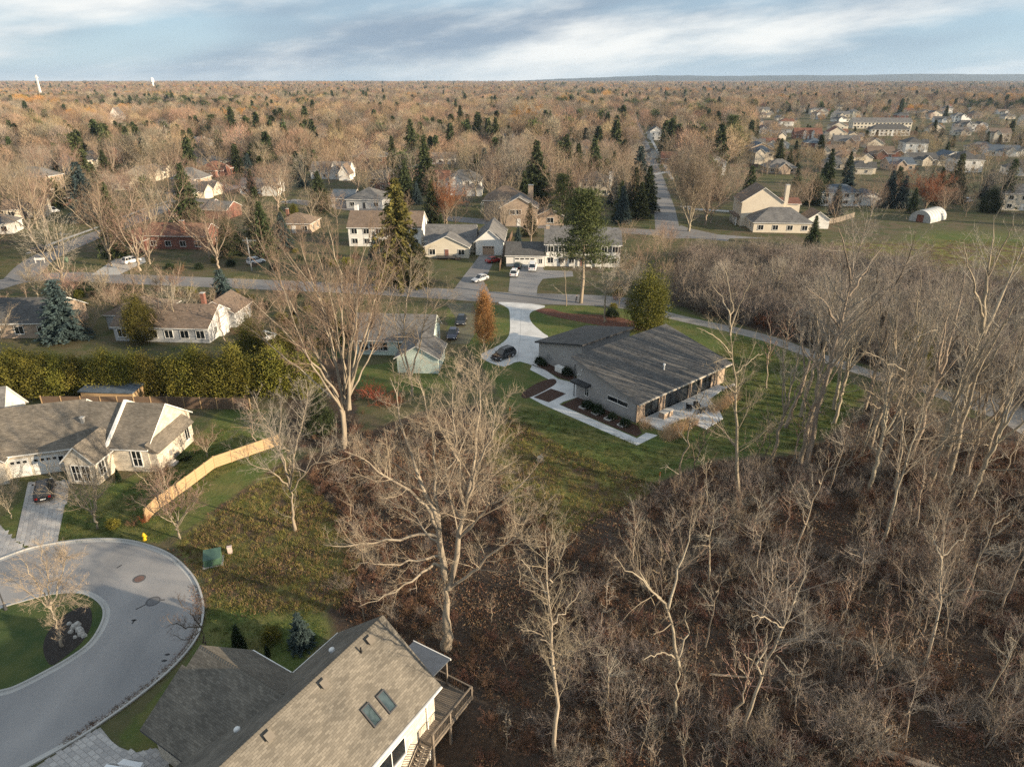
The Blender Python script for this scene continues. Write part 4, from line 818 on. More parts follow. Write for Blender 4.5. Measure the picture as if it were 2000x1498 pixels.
    def chair(x, y, rz):
        c = put(thing('patio_chair', 'black wicker armchair on the white patio', 'chair', group='patio chairs'), x, y, .14, rz); MB().box(-.35, .35, -.35, .35, .3, .42).build('seat', BLACK, parent=c); MB().hull([(-.35, .27, .42), (.35, .27, .42), (.35, .35, .42), (-.35, .35, .42)], [(-.35, .37, .9), (.35, .37, .9), (.35, .45, .9), (-.35, .45, .9)]).build('backrest', BLACK, parent=c)
        for s in (-1, 1): MB().box(s * .38 - .04, s * .38 + .04, -.35, .3, .42, .62).build('armrest', BLACK, parent=c)
        for s in (-1, 1):
            for t in (-1, 1): MB().box(s * .32 - .03, s * .32 + .03, t * .32 - .03, t * .32 + .03, 0, .3).build('leg', BLACK, parent=c)
    chair(9.0, -1.6, .4); chair(10.2, -2.0, -.5); chair(9.6, -3.2, 2.8)
    t = put(thing('fire_table', 'low round stone fire table on the patio', 'table'), 11.4, -3.6, .14); k_ = 14; ring = lambda R, z: [(R * math.cos(i * 6.2832 / k_), R * math.sin(i * 6.2832 / k_), z) for i in range(k_)]; MB().hull(ring(.45, 0), ring(.5, .35)).build('base', ROCK, parent=t); MB().hull(ring(.6, .35), ring(.6, .42)).build('top', WOOD_G, parent=t)
    for i, (x, y) in enumerate(((18.9, -1.0), (20.2, -1.2))): b = put(tag(MB().box(-.8, .8, -.2, .2, .35, .45).box(-.7, -.55, -.18, .18, 0, .35).box(.55, .7, -.18, .18, 0, .35).build('bench', CONC), 'low pale concrete bench at the end of the long front', 'bench', 'concrete benches'), x, y, .0)
    for i in range(4):
        p = put(thing('planter', 'small square concrete kerb planter in the mulch bed', 'planter', group='kerb planters'), -1.15 + .0, 8.6 - i * 2.35, .0, 0); MB().box(-.75, .75, -.5, -.38, 0, .2).box(-.75, .75, .38, .5, 0, .2).box(-.75, -.63, -.38, .38, 0, .2).box(.63, .75, -.38, .38, 0, .2).build('kerb', CONC, parent=p); MB().box(-.63, .63, -.38, .38, 0.02, .14).build('soil', SOIL, parent=p)
    return M
MODERN = modern()
def ML(*pts): return [tuple((MODERN @ Vector((x, y, 0)))[:2]) for x, y in pts]
sheet('patio', ML((1.2, .72), (1.2, -2.6), (6.2, -2.6), (7.0, -3.0), (6.0, -4.5), (6.0, -6.5), (10.3, -6.2), (12.5, -4.0), (14.0, -1.5), (19.5, -.6), (19.5, .72)), .13, CONC_N, thick=.13)
sheet('patio', ML((1.25, .70), (1.25, -2.45), (6.0, -2.45), (6.0, .70)), .27, CONC_N, thick=.139)
for a_, b_ in (((6.4, -6.3), (6.4, .6)), ((9.0, -6.1), (9.0, .6)), ((11.6, -4.6), (11.6, .6)), ((14.0, -1.4), (14.0, .6)), ((6.2, -3.0), (12.9, -3.0))): strip('slab_joint', ML(a_, b_), .05, .1345, JOINT)
for i in range(3): sheet('step', ML((1.3, -2.6 - i * .32), (3.0, -2.6 - i * .32), (3.0, -2.92 - i * .32), (1.3, -2.92 - i * .32)), .125 - .035 * i, CONC, thick=.115 - .035 * i)
# ------------------------------------------------------------------ houses of the neighbourhood
HOUSES = []      # (x, y, radius) kept clear of trees
CLEAR = []       # picture boxes of houses that stand in open view: (px0, px1, py0, py1, distance)
def at_front(px, py, yaw, d):
    p = G(px, py); a = math.radians(yaw); return Vector((p.x - math.sin(a) * d / 2, p.y + math.cos(a) * d / 2, 0))
def keep(h, r=9, box=True):
    p = h.o.location; HOUSES.append((p.x, p.y, r))
    if box:
        a = [proj(p.x + dx, p.y + dy, z) for dx in (-r * .8, r * .8) for dy in (-5, 5) for z in (0, 6)]; CLEAR.append((min(q[0] for q in a), max(q[0] for q in a), min(q[1] for q in a), max(q[1] for q in a), p.y))
def simple(label, px, py, yaw, w, d, h, wm, rm, roof='gable', axis='x', rise=None, nw=3, st=1, garage=None, chim=None, group=None, extra=(), r=None, style=1, box=True, name='house'):
    H = House(name, label, at_front(px, py, yaw, d), math.radians(yaw), group); H.block(0, 0, w, d, h, wm, rm, roof, axis, rise)
    for e in extra: H.block(*e[:5], *(e[5:7] if len(e) > 6 else (wm, rm)), *(e[7:] if len(e) > 7 else ()))
    fh = h / st
    for s in range(st):
        skip_c = (s == 0)
        for i in range(nw):
            u = -w / 2 + w * (i + .5) / nw
            if garage and s == 0 and garage[0] - garage[1] / 2 - .8 < u < garage[0] + garage[1] / 2 + .8: continue
            if skip_c and nw % 2 and i == nw // 2: H.door('S', u, 1.0, 2.1, random.choice((TRIM, W_BRICK, TRIM_D))); continue
            H.win('S', u, s * fh + .85, min(1.5, w / nw * .5), min(1.35, fh * .48), style)
        for u in (-d * .22, d * .22):
            for sd in 'EW': H.win(sd, u, s * fh + .9, 1.0, 1.2, 1)
    if garage: H.door('S', garage[0], garage[1], 2.2, garage[2] if len(garage) > 2 else TRIM, name='garage_door', panels=4)
    if chim: H.chimney(*chim)
    keep(H, r or max(w, d) * .55, box); return H
# across the street
h = simple('cream bungalow with grey front gable and dark railed porch', 873, 504, -3, 11.2, 6, 2.9, W_CREAM, R_GREY, 'gable', 'y', 2.6, nw=3, extra=[(0, 7.6, 13.0, 8.6, 3.2, W_CREAM, R_GREY, 'gable', 'x', 3.2), (10.6, 9, 7.0, 17, 3.6, W_WHITE, R_GREY, 'gable', 'y', 2.9)], r=14)
h.door('S', -.2, 3.0, 2.3, mat('garage_tan', (.42, .29, .2)), 2, name='garage_door', panels=4); dk = h.part('porch', MB().box(-2.4, 2.4, -5.6, -3.05, .5, .65), TRIM_D)
for x in np.arange(-2.3, 2.4, .3): MB().box(x - .03, x + .03, -5.58, -5.5, .65, 1.5).build('baluster', TRIM_D, parent=dk)
MB().box(-2.4, 2.4, -5.6, -5.48, 1.5, 1.58).build('handrail', TRIM_D, parent=dk); MB().box(2.45, 3.6, -5.2, -3.6, 0, .3).build('step', WOOD_D, parent=dk)
h = simple('tan brick two-storey house with dark front gable and chimney', 1013, 442, -4, 11.4, 9, 5.6, W_TBRICK, R_GREY, 'gable', 'y', 3.2, nw=1, st=2, chim=(3.2, 6.5, 1.6, 1.2, 4, 11.0, W_TBRICK), extra=[(-5.2, 9.2, 13, 11, 6.6, W_TBRICK, R_BROWN, 'hip', 'x', 3.6), (9.8, 2.0, 8.4, 9, 3.0, W_TBRICK, R_BROWN, 'gable', 'y', 2.0)], r=14)
h.win('S', -2, 3.6, 1.6, 1.3, 1); h.win('S', 0, .9, 2.0, 1.4, 1, 2)
h = simple('white two-storey colonial with black shuttered windows and attached garage', 1137, 521, -3, 18.2, 9, 5.5, W_WHITE, R_GREY, 'gable', 'x', 2.5, nw=7, st=2, chim=(-8.6, 2.2, .9, .7, 4, 8.6, W_TBRICK), extra=[(-13.9, -.6, 9.4, 9.5, 2.8, W_WHITE, R_DARK, 'gable', 'x', 2.2)], r=15)
h.door('S', -.2, 5.0, 2.2, TRIM, 1, name='garage_door', panels=4); h.win('S', 3.7, .9, .8, 1.1, 1, 1)
for i in range(7):
    u = -9.1 + 18.2 * (i + .5) / 7
    for s in (-1, 1): sh = h.part('shutter', MB().box(u + s * 1.05 - .2, u + s * 1.05 + .2, -4.57, -4.52, 3.55, 4.95), TRIM_D)
for i in range(5): u = -2 + i * 2.1; h.part('porch_column', MB().box(u - .12, u + .12, -6.0, -5.76, 0, 2.6), TRIM)
h.part('porch_roof', MB().box(-2.4, 6.8, -6.2, -4.55, 2.6, 2.78), R_GREY)
h = simple('white two-storey house with arched entry and grey hip roof', 905, 381, -4, 14, 10, 5.8, W_WHITE, R_GREY, 'hip', 'x', 3.2, nw=4, st=2, extra=[(-2.5, -5.2, 5.0, 2.2, 5.4, W_WHITE, R_GREY, 'gable', 'y', 2.4), (4.6, -6.2, 6.0, 4.0, 3.0, W_WHITE, R_GREY, 'hip', 'x', 1.6)])
simple('low grey-roofed bungalow beyond the white arched house', 866, 321, 2, 13, 9, 3.0, W_WHITE, R_GREY, 'gable', 'x', 2.6, nw=4)
simple('white colonial with brown gable roof behind the tall golden spruce', 753, 482, -3, 20, 10, 5.3, W_WHITE, R_BROWN, 'gable', 'x', 3.4, nw=6, st=2, chim=(-8.8, 1.0, 1.0, .9, 5, 10.2, WHITE), r=13)
simple('long dark-roofed bungalow behind the white colonial', 712, 408, -6, 13, 14, 3.2, W_GREY, R_GREY, 'hip', 'x', 3.2, nw=3, extra=[(-8.5, -1, 8, 9, 3.2, W_GREY, R_SLATE, 'gable', 'x', 2.4)])
simple('small hip-roofed brick bungalow hidden by the bare maple', 575, 456, -4, 10, 9, 3.0, W_TBRICK, R_BROWN, 'hip', 'x', 2.2, nw=3, chim=(-3.5, 1, .7, .7, 3, 6.2, W_BRICK))
h = simple('red brick house with brown roof, brick chimney and double white garage', 345, 487, -4, 16.5, 9, 3.7, W_BRICK, R_RED, 'gable', 'x', 2.4, nw=4, chim=(2.2, -3.2, 1.1, .9, 3, 7.4, W_BRICK), extra=[(-11.5, -5.6, 8.2, 9.5, 2.9, W_BRICK, R_RED, 'gable', 'y', 2.0)], r=15)
h.door('S', -1.2, 2.6, 2.2, TRIM, 1, name='garage_door', panels=4); h.door('S', 1.9, 2.6, 2.2, TRIM, 1, name='garage_door', panels=4)
simple('grey-roofed brick ranch house behind the red brick house', 370, 425, -10, 15, 9, 3.0, W_BRICK, R_GREY, 'gable', 'x', 2.4, nw=4, extra=[(10.5, -1, 8, 9, 3.0, W_BRICK, R_GREY, 'gable', 'x', 2.0)])
# backing on to the cedar hedge
simple('bungalow with wide slate grey roof behind the cedar hedge', 20, 661, 2, 16, 11, 2.9, W_TBRICK, R_DARK, 'gable', 'x', 2.8, nw=4, r=11)
h = simple('brown-roofed bungalow with white end wall behind the cedar hedge', 318, 668, -4, 17, 9.5, 2.8, W_GREY, R_BROWN, 'gable', 'x', 2.6, nw=6, chim=(4.8, 2.5, .7, .7, 3, 6.8, W_BRICK), extra=[(-9.0, 5.5, 9, 9, 2.9, W_GREY, R_BROWN, 'hip', 'x', 2.0), (6.0, 7.0, 7.0, 7, 2.9, W_GREY, R_BROWN, 'gable', 'y', 2.0)], r=14); h.part('chimney_breast', MB().box(8.55, 9.2, -1.2, 1.4, 0, 4.8), WHITE)
h = simple('mint green bungalow with grey gable roof and rear annex', 768, 694, -4, 13, 8.6, 2.8, W_MINT, R_GREY, 'gable', 'x', 2.9, nw=4, extra=[(5.6, -8.2, 6.4, 6.6, 2.6, W_MINT, R_GREY, 'gable', 'y', 1.9)], r=12, style=2); h.win('S', -3, .8, 1.7, 1.2, 3)
# beyond the field
h = simple('large beige house with tall chimney and slate hip wing', 1527, 455, -5, 17, 11, 3.1, W_BEIGE, R_GREY, 'hip', 'x', 3.4, nw=4, extra=[(-4.2, 10.0, 12.5, 12, 7.4, W_BEIGE, R_BROWN, 'gable', 'y', 4.2), (5.0, 10.5, 5.5, 8, 6.6, W_BEIGE, R_RED, 'gable', 'x', 1.2), (12.5, 5.5, 6.5, 7.5, 2.8, W_WHITE, R_BROWN, 'gable', 'y', 2.2)], chim=(2.9, 5.6, 1.1, 1.4, 3, 12.4, W_BEIGE), r=16)
for i in range(5): h.part('porch_column', MB().box(-11.6, -11.35, 5.0 + i * 2.1, 5.25 + i * 2.1, 0, 2.7), TRIM)
h.part('porch_roof', MB().box(-12.0, -10.0, 4.6, 14.0, 2.7, 2.95), R_BROWN)
simple('narrow white two-storey house with dark roof near the corner', 1397, 342, -8, 9, 10, 6.0, W_WHITE, R_DARK, 'gable', 'y', 2.2, nw=2, st=2, extra=[(-1.5, -6.2, 5, 2.4, 2.8, W_WHITE, R_DARK, 'gable', 'y', 1.2)])
simple('white split-level house with slate roof behind the blue spruce', 1640, 403, -3, 14, 9, 4.8, W_WHITE, R_SLATE, 'hip', 'x', 2.2, nw=4, st=2, extra=[(11, 1, 8, 8, 3.2, W_WHITE, R_SLATE, 'gable', 'y', 1.8)])
simple('beige two-storey house with grey hip roof beside the dark cedar', 1994, 412, -6, 13, 10, 5.8, W_BEIGE, R_GREY, 'hip', 'x', 2.6, nw=3, st=2)
simple('dark-roofed grey house on the long straight avenue', 1290, 243, -10, 18, 14, 3.6, W_GREY, R_DARK, 'hip', 'x', 3.6, nw=4, extra=[(-4, -7, 7, 3, 3.4, W_GREY, R_DARK, 'gable', 'y', 2.4)])
simple('beige two-storey house with white chimney behind the pines', 1160, 383, -6, 12, 11, 5.8, W_BEIGE, R_DARK, 'hip', 'x', 2.8, nw=3, st=2, chim=(6.4, -2, 1.6, 1.4, 0, 8.8, WHITE))
simple('grey flat-pitched bungalow behind the tan brick house', 1043, 350, -6, 14, 13, 3.1, W_GREY, R_GREY, 'hip', 'x', 2.0, nw=3); simple('small cottage with red roof and white gable', 1052, 322, 0, 10, 8, 3.0, W_WHITE, R_RED, 'gable', 'y', 2.4, nw=3)
simple('brown-roofed bungalow with sunlit beige gable by the utility pole', 52, 426, 22, 12, 9, 3.0, W_BEIGE, R_BROWN, 'gable', 'x', 2.6, nw=3); simple('white house with bay window at the side street', -6, 458, 15, 9, 8, 3.2, W_WHITE, R_GREY, 'hip', 'x', 2.2, nw=2); simple('low red brick ranch house behind the camper', 102, 402, 6, 14, 8, 2.9, W_BRICK, R_BROWN, 'gable', 'x', 2.0, nw=4)
simple('brown-roofed cream ranch house behind the bare street tree', 220, 372, -8, 16, 9, 3.0, W_CREAM, R_BROWN, 'gable', 'x', 2.4, nw=4); simple('white house with two steep front gables', 645, 350, -4, 18, 10, 3.6, W_WHITE, R_GREY, 'gable', 'x', 3.4, nw=4, extra=[(3.0, -5, 5, 3, 3.6, W_WHITE, R_GREY, 'gable', 'y', 4.2), (8.2, -7, 5, 6, 3.2, W_WHITE, R_BROWN, 'gable', 'y', 3.8)])
simple('white bungalow glimpsed through the twin bare maples', 505, 380, -3, 15, 9, 3.0, W_WHITE, R_GREY, 'gable', 'x', 2.6, nw=4, extra=[(6, -6, 6, 4, 2.8, W_WHITE, R_BROWN, 'gable', 'y', 2.2)]); simple('long white bungalow with slate blue roof', 792, 347, -5, 17, 9, 3.0, W_WHITE, R_SLATE, 'gable', 'x', 2.2, nw=5); simple('small brick house with dormer beside the white colonial', 738, 372, -5, 8, 8, 4.8, W_BRICK, R_DARK, 'gable', 'x', 2.6, nw=2, st=2)
simple('white church-like house with tall pale gable among bare trees', 226, 236, 10, 12, 16, 5, W_WHITE, R_GREY, 'gable', 'y', 8.0, nw=2); simple('white house with blue-grey roof beside the green pines', 455, 262, -12, 16, 12, 4.2, W_WHITE, R_SLATE, 'gable', 'x', 3.4, nw=4); simple('pale townhouse row with long grey roof', 1722, 252, -6, 52, 12, 5.6, W_CREAM, R_GREY, 'gable', 'x', 3.6, nw=16, st=2, r=30); simple('white townhouse with slate roof in front of the long row', 1738, 266, -6, 30, 11, 5.0, W_WHITE, R_DARK, 'hip', 'x', 3.6, nw=9, st=2, r=16)
simple('red brick house with two white dormers', 1578, 272, -8, 20, 11, 3.4, W_BRICK, R_RED, 'gable', 'x', 4.2, nw=5, extra=[(-3, -4.4, 2.0, 4, 5.2, W_WHITE, R_RED, 'gable', 'y', 1.2), (3, -4.4, 2.0, 4, 5.2, W_WHITE, R_RED, 'gable', 'y', 1.2)])
simple('white flat modern block among the far trees', 1137, 194, 0, 16, 12, 9, W_WHITE, R_GREY, 'flat', 'x', 1, nw=4, st=2, box=False); simple('rust red brick institute with long flat roof in the far woods', 223, 178, 0, 70, 40, 18, W_BRICK, R_RED, 'flat', 'x', 1, nw=14, st=4, box=False, r=45)
rr = random.Random(11)
WALLS = [W_BEIGE, W_CREAM, W_WHITE, W_TBRICK, W_GREY, W_BRICK]; WN = ['beige', 'cream', 'white', 'tan brick', 'grey', 'red brick']; ROOFS = [R_GREY, R_BROWN, R_DARK, R_SLATE, R_RED]; RN = ['grey', 'brown', 'charcoal', 'slate blue', 'red-brown']
def filler(x0, x1, y0, y1, n, where, wts, gap=21):
    k = 0
    for _ in range(n * 12):
        if k >= n: break
        px, py = rr.uniform(x0, x1), rr.uniform(y0, y1); p = G(px, py)
        if any((p.x - a) ** 2 + (p.y - b) ** 2 < (c + gap * .55) ** 2 for a, b, c in HOUSES): continue
        if any((p.x - a) ** 2 + (p.y - b) ** 2 < 13 ** 2 for a, b in ns): continue
        wi = rr.choices(range(6), wts)[0]; ri = rr.choices(range(5), (5, 3, 4, 2, 1))[0]; w = rr.uniform(11, 17); d = rr.uniform(9, 12); st = rr.choice((1, 1, 2)); hip = rr.random() < .45; hh = 3.1 * st
        ex = [(rr.uniform(-.25, .25) * w, -d / 2 - .6, rr.uniform(4, 6), 3.2, hh * .95, WALLS[wi], ROOFS[ri], 'gable', 'y', 2.2)]
        if rr.random() < .6: ex.append((w * .5 + 2.6, rr.uniform(-3, 1), 6.2, 7, 2.9, WALLS[wi], ROOFS[ri], rr.choice(('gable', 'hip')), 'y', 2.0))
        simple('%s %s house with %s %s roof %s' % (WN[wi], 'two-storey' if st == 2 else 'single-storey', RN[ri], 'hip' if hip else 'gable', where), px, py, rr.choice((-12, -6, 0, 78, 84)) + rr.uniform(-4, 4), w, d, hh, WALLS[wi], ROOFS[ri], 'hip' if hip else 'gable', 'x', rr.uniform(2.4, 3.6), nw=3, st=st, extra=ex, group='houses ' + where, box=(rr.random() < .5)); k += 1
filler(1480, 2010, 268, 345, 26, 'in the subdivision beyond the field', (4, 3, 3, 3, 2, 2)); filler(1470, 2010, 206, 266, 60, 'in the far subdivision rows', (4, 4, 5, 2, 3, 1)); filler(0, 900, 245, 395, 34, 'among old neighbourhood trees', (3, 3, 3, 3, 2, 2)); filler(900, 1500, 205, 330, 20, 'along the wooded avenue', (2, 2, 5, 2, 3, 2)); filler(0, 900, 205, 250, 16, 'in the distant woods', (2, 2, 6, 1, 2, 2), 40)

# garden shed, hoop house, pergola
p = G(225, 785); s = thing('shed', 'low garden shed with grey flat-pitched roof behind the cream bungalow', 'shed', (p.x, p.y, 0), math.radians(-4)); MB().box(-3.8, 3.8, -1.3, 1.3, 0, 2.1).build('wall', WOOD, parent=s); MB().hull([(-4.0, -1.6, 2.1), (4.0, -1.6, 2.1), (4.0, 1.6, 2.3), (-4.0, 1.6, 2.3)], [(-4.0, -1.6, 2.25), (4.0, -1.6, 2.25), (4.0, 1.6, 2.45), (-4.0, 1.6, 2.45)]).build('roof', R_SLATE, parent=s)
p = G(1795, 434); s = thing('hoop_house', 'white plastic hoop greenhouse on the green field', 'greenhouse', (p.x, p.y, 0), math.radians(38)); m = MB(); n = 14; Lh = 12.0; rad = 3.3; arc = [(0, -rad * math.cos(i * math.pi / n), .5 + rad * .95 * math.sin(i * math.pi / n)) for i in range(n + 1)]; arc = [(0, -rad, 0)] + arc + [(0, rad, 0)]
PLAS = mat('poly_film', (.72, .73, .72), (.5, .52, .52), .8, .35, spec=.5, transl=.25)
for i in range(len(arc) - 1): m.face([arc[i], (Lh, *arc[i][1:]), (Lh, *arc[i + 1][1:]), arc[i + 1]][::-1])
m.face([(Lh, *a[1:]) for a in arc]); m.build('cover', PLAS, parent=s)
e = MB(); e.face([(.02, -rad, 0), (.02, -1.1, 0), (.02, -1.1, 2.3), (.02, 1.1, 2.3), (.02, 1.1, 0), (.02, rad, 0)] + [(.02, *a[1:]) for a in arc[::-1][1:-1]]); e.build('end_wall', mat('poly_end', (.38, .38, .37), rough=.5), parent=s); MB().box(.3, .4, -1.1, 1.1, 0, 2.3).build('door', mat('rust_door', (.22, .08, .05)), parent=s)
for k in range(7):
    m = MB(); x = .05 + k * (Lh - .1) / 6
    for i in range(len(arc) - 1): m.tube((x, arc[i][1] * 1.005, arc[i][2] * 1.005), (x, arc[i + 1][1] * 1.005, arc[i + 1][2] * 1.005), .035, .035, 4)
    m.build('hoop', GALV, parent=s)
p = G(958, 415); s = thing('pergola', 'pale timber pergola beside the tan brick house', 'pergola', (p.x, p.y, 0), math.radians(-4))
for x in (-3, 3):
    for y in (-2, 2): MB().box(x - .1, x + .1, y - .1, y + .1, 0, 2.6).build('post', W_CREAM, parent=s)
for y in (-2, 2): MB().box(-3.4, 3.4, y - .08, y + .08, 2.6, 2.85).build('beam', W_CREAM, parent=s)
for i in range(10): x = -3.2 + i * .71; MB().box(x - .06, x + .06, -2.5, 2.5, 2.85, 3.05).build('slat', W_CREAM, parent=s)

# ------------------------------------------------------------------ fences
def fence(label, line, hgt, m, rows, pl, post_m, name='fence'):
    f = thing(name, label, 'fence'); pts = [Vector(p) for p in line]; segs = []
    for a, b in zip(pts, pts[1:]):
        n = max(1, round((b - a).length / pl)); segs += [(a + (b - a) * i / n, a + (b - a) * (i + 1) / n) for i in range(n)]
    for i, (a, b) in enumerate(segs):
        L = (b - a).length; r = math.atan2(b.y - a.y, b.x - a.x); MB().box(-.06, .06, -.06, .06, 0, hgt + .08).build('post', post_m, parent=f).location = (a.x, a.y, 0)
        pn = MB().box(.07, L - .07, -.045, .045, hgt - .04, hgt).build('panel', m, parent=f); pn.location = (a.x, a.y, 0); pn.rotation_euler = (0, 0, r); bh = (hgt - .1) / rows; bm = MB().box(.065, L - .065, -.014, .014, 0, bh - .014).mesh('board', m)
        for j in range(rows): link('board', bm, pn, (0, .012 * (j % 2), .05 + j * bh))
    MB().box(-.06, .06, -.06, .06, 0, hgt + .08).build('post', post_m, parent=f).location = (segs[-1][1].x, segs[-1][1].y, 0)
fence('new golden cedar board fence curving beside the lawn', GP((548, 869), (420, 914), (366, 955), (309, 996), (287, 1018)), 1.55, WOOD, 8, 1.85, WOOD); fence('dark weathered board fence at the foot of the cedar hedge', GP((85, 796), (200, 797), (330, 797), (490, 801)), 1.75, WOOD_D, 7, 2.5, WOOD)
fence('pale timber fence beside the slate-roofed beige house', GP((1607, 440), (1640, 434), (1668, 425)), 1.7, WOOD_G, 5, 2.4, WOOD_G); fence('tall brown board fence between the two driveways', GP((976, 530), (985, 497), (1001, 462)), 1.8, WOOD_D, 5, 2.6, WOOD_D); fence('brown paddock fence behind the white two-storey house', GP((1425, 327), (1480, 327)), 1.7, WOOD_D, 5, 3.2, WOOD_D)

# ------------------------------------------------------------------ vehicles
PAINT = {}
def paint(n, c):
    if n not in PAINT: PAINT[n] = mat('paint_' + n, c, tuple(v * .97 for v in c), 1, .28, spec=.6)
    return PAINT[n]
def loft(sections, mi=0):
    mb = MB(); 
    for a, b in zip(sections, sections[1:]):
        for i in range(len(a)): j = (i + 1) % len(a); mb.face([a[i], b[i], b[j], a[j]], mi)
    mb.face(sections[0], mi); mb.face(sections[-1][::-1], mi); return mb
def vehicle(kind, label, pm, rear, front, name='car', cat='car', group=None, loc=None, rz=None):
    if loc is None: a, b = G(*rear), G(*front); loc = (a + b) / 2; rz = math.atan2(b.y - a.y, b.x - a.x)
    o = thing(name, label, cat, (loc.x, loc.y, .012), rz, group)
    Lc, Wd, Hs, Ht, hood, ws, rf, rb, tail = {'suv': (4.6, 1.86, .98, 1.68, 1.0, .35, -.15, -1.75, -2.2), 'sedan': (4.7, 1.82, .9, 1.44, .95, .3, -.3, -1.25, -1.75), 'van': (4.9, 1.95, 1.1, 1.95, 1.75, 1.35, .95, -2.1, -2.38), 'pickup': (5.6, 1.95, 1.08, 1.82, .95, .35, -.1, -.95, -1.05)}[kind]
    h, w = Lc / 2, Wd / 2
    def sec(x, zb, zt, ww, tuck=.06): return [(x, -ww + tuck, zb), (x, -ww, zb + .18), (x, -ww, zt - .14), (x, -ww + .1, zt), (x, ww - .1, zt), (x, ww, zt - .14), (x, ww, zb + .18), (x, ww - tuck, zb)]
    fz = Hs - (.22 if kind != 'van' else .3)
    body = loft([sec(-h, .36, Hs - .12, w - .14), sec(-h + .15, .26, Hs - .02, w - .04), sec(-h + .8, .24, Hs, w), sec(0, .22, Hs, w), sec(hood - .2, .24, Hs - .02, w), sec(h - .55, .25, fz, w - .03), sec(h - .12, .28, fz - .12, w - .14), sec(h, .36, fz - .26, w - .3)]).build('body', pm, parent=o)
    # cabin: glass ring and painted roof
    b0, b1 = [(ws + .55, w - .14), (tail, w - .14)], None; lo = [(hood - .05, -(w - .13), Hs - .03), (hood - .05, w - .13, Hs - .03), (tail, w - .13, Hs - .02), (tail, -(w - .13), Hs - .02)]; hi = [(rf + .35 if kind != 'van' else rf + .1, -(w - .34), Ht - .07), (rf + .35 if kind != 'van' else rf + .1, w - .34, Ht - .07), (rb, w - .34, Ht - .08), (rb, -(w - .34), Ht - .08)]
    MB().hull(lo, hi).build('window_glass', GLASS, parent=o)
    r = MB(); e = .03; hi2 = [(x + (e if i < 2 else -e), y + (-e if y < 0 else e), z) for i, (x, y, z) in enumerate(hi)]; top = [(x * .96 - .02, y * .9, Ht) for x, y, z in hi2]; r.hull(hi2, top); roof = r.build('roof', pm, parent=o)
    pil = MB()
    for i in range(4): pil.tube(lo[i], hi[i], .045, .04, 4)
    for t in (.38, .72 if kind != 'pickup' else .7):
        for s in (0, 1):
            A = Vector(lo[1 - s]).lerp(Vector(lo[2 if s == 0 else 3]), t); B = Vector(hi[1 - s]).lerp(Vector(hi[2 if s == 0 else 3]), t); pil.tube(A, B, .045, .04, 4)
    pil.build('pillars', pm, parent=o)
    if kind == 'pickup': MB().box(-h + .15, tail - .08, -w + .16, w - .16, Hs, Hs + .02).build('bed_cover', BLACK, parent=o)
    if kind == 'suv':
        for s in (-1, 1): MB().box(rb + .2, rf + .2, s * (w - .42) - .02, s * (w - .42) + .02, Ht, Ht + .05).build('roof_rail', BLACK, parent=o)
    for s in (-1, 1):
        MB().box(h - .32, h - .1, s * (w - .38) - .16, s * (w - .38) + .16, fz - .24, fz - .1).build('headlight', WHITE, parent=o); MB().box(-h - .01, -h + .1, s * (w - .3) - .13, s * (w - .3) + .13, Hs - .36, Hs - .12).build('tail_light', mat('lamp_red', (.35, .015, .012), rough=.3), parent=o); MB().box(hood - .35, hood - .2, s * (w + .1) - .09, s * (w + .1) + .09, Hs - .05, Hs + .1).build('mirror', pm, parent=o)
        for x in (h - .92, -h + .95):
            wh = thing('wheel', None, None); wh.parent = o; wh.location = (x, s * (w - .1), .34); MB().tube((0, -.11, 0), (0, .11, 0), .34, .34, 16).build('tyre', RUBBER, parent=wh); MB().tube((0, s * .10, 0), (0, s * .125, 0), .22, .2, 12).build('rim', CHROME, parent=wh)
    MB().box(-h - .015, -h, -.26, .26, .5, .62).build('number_plate', WHITE, parent=o); MB().box(h - .06, h + .012, -.45, .45, .42, .56).build('grille', BLACK, parent=o); return o
BLK = paint('black', (.015, .016, .02)); WHT = paint('white', (.72, .73, .74)); SIL = paint('silver', (.42, .43, .45)); NAVY = paint('navy', (.025, .03, .06)); REDP = paint('red', (.32, .02, .015)); GREYP = paint('dark_grey', (.06, .065, .07))
vehicle('suv', 'black SUV on the white concrete driveway', BLK, (1008, 690), (957, 708)); vehicle('suv', 'dark sedan-like SUV with red tail lights parked on the grey paver driveway', BLK, (87, 983), (92, 945)); vehicle('van', 'white vehicle parked on the pale pavers beside the large tan roof', WHT, (190, 1600), (242, 1530))
vehicle('sedan', 'black sedan facing the garden on the grass verge by the mint bungalow', BLK, (903, 622), (899, 640)); vehicle('sedan', 'navy sedan behind the black one beside the mint bungalow', NAVY, (888, 648), (880, 668)); vehicle('suv', 'white crossover parked in front of the red brick garage', WHT, (243, 517), (272, 510)); vehicle('pickup', 'black pickup truck on the side street near its junction', BLK, (66, 493), (102, 490), name='pickup_truck', cat='truck')
vehicle('suv', 'white hatchback parked beside the grey pole across the street', WHT, (487, 517), (515, 512)); vehicle('sedan', 'silver car at the end of the long shared driveway', SIL, (950, 545), (924, 553)); vehicle('suv', 'white SUV parked nose-in beside the board fence', WHT, (1001, 546), (1008, 530)); vehicle('van', 'white minivan facing the wide white garage door', WHT, (1038, 536), (1042, 518), name='minivan', cat='van'); vehicle('sedan', 'dark green sedan in front of the white SUV', paint('green', (.02, .045, .04)), (1008, 529), (1014, 518)); vehicle('sedan', 'red car tucked behind the board fence', REDP, (955, 514), (975, 510))
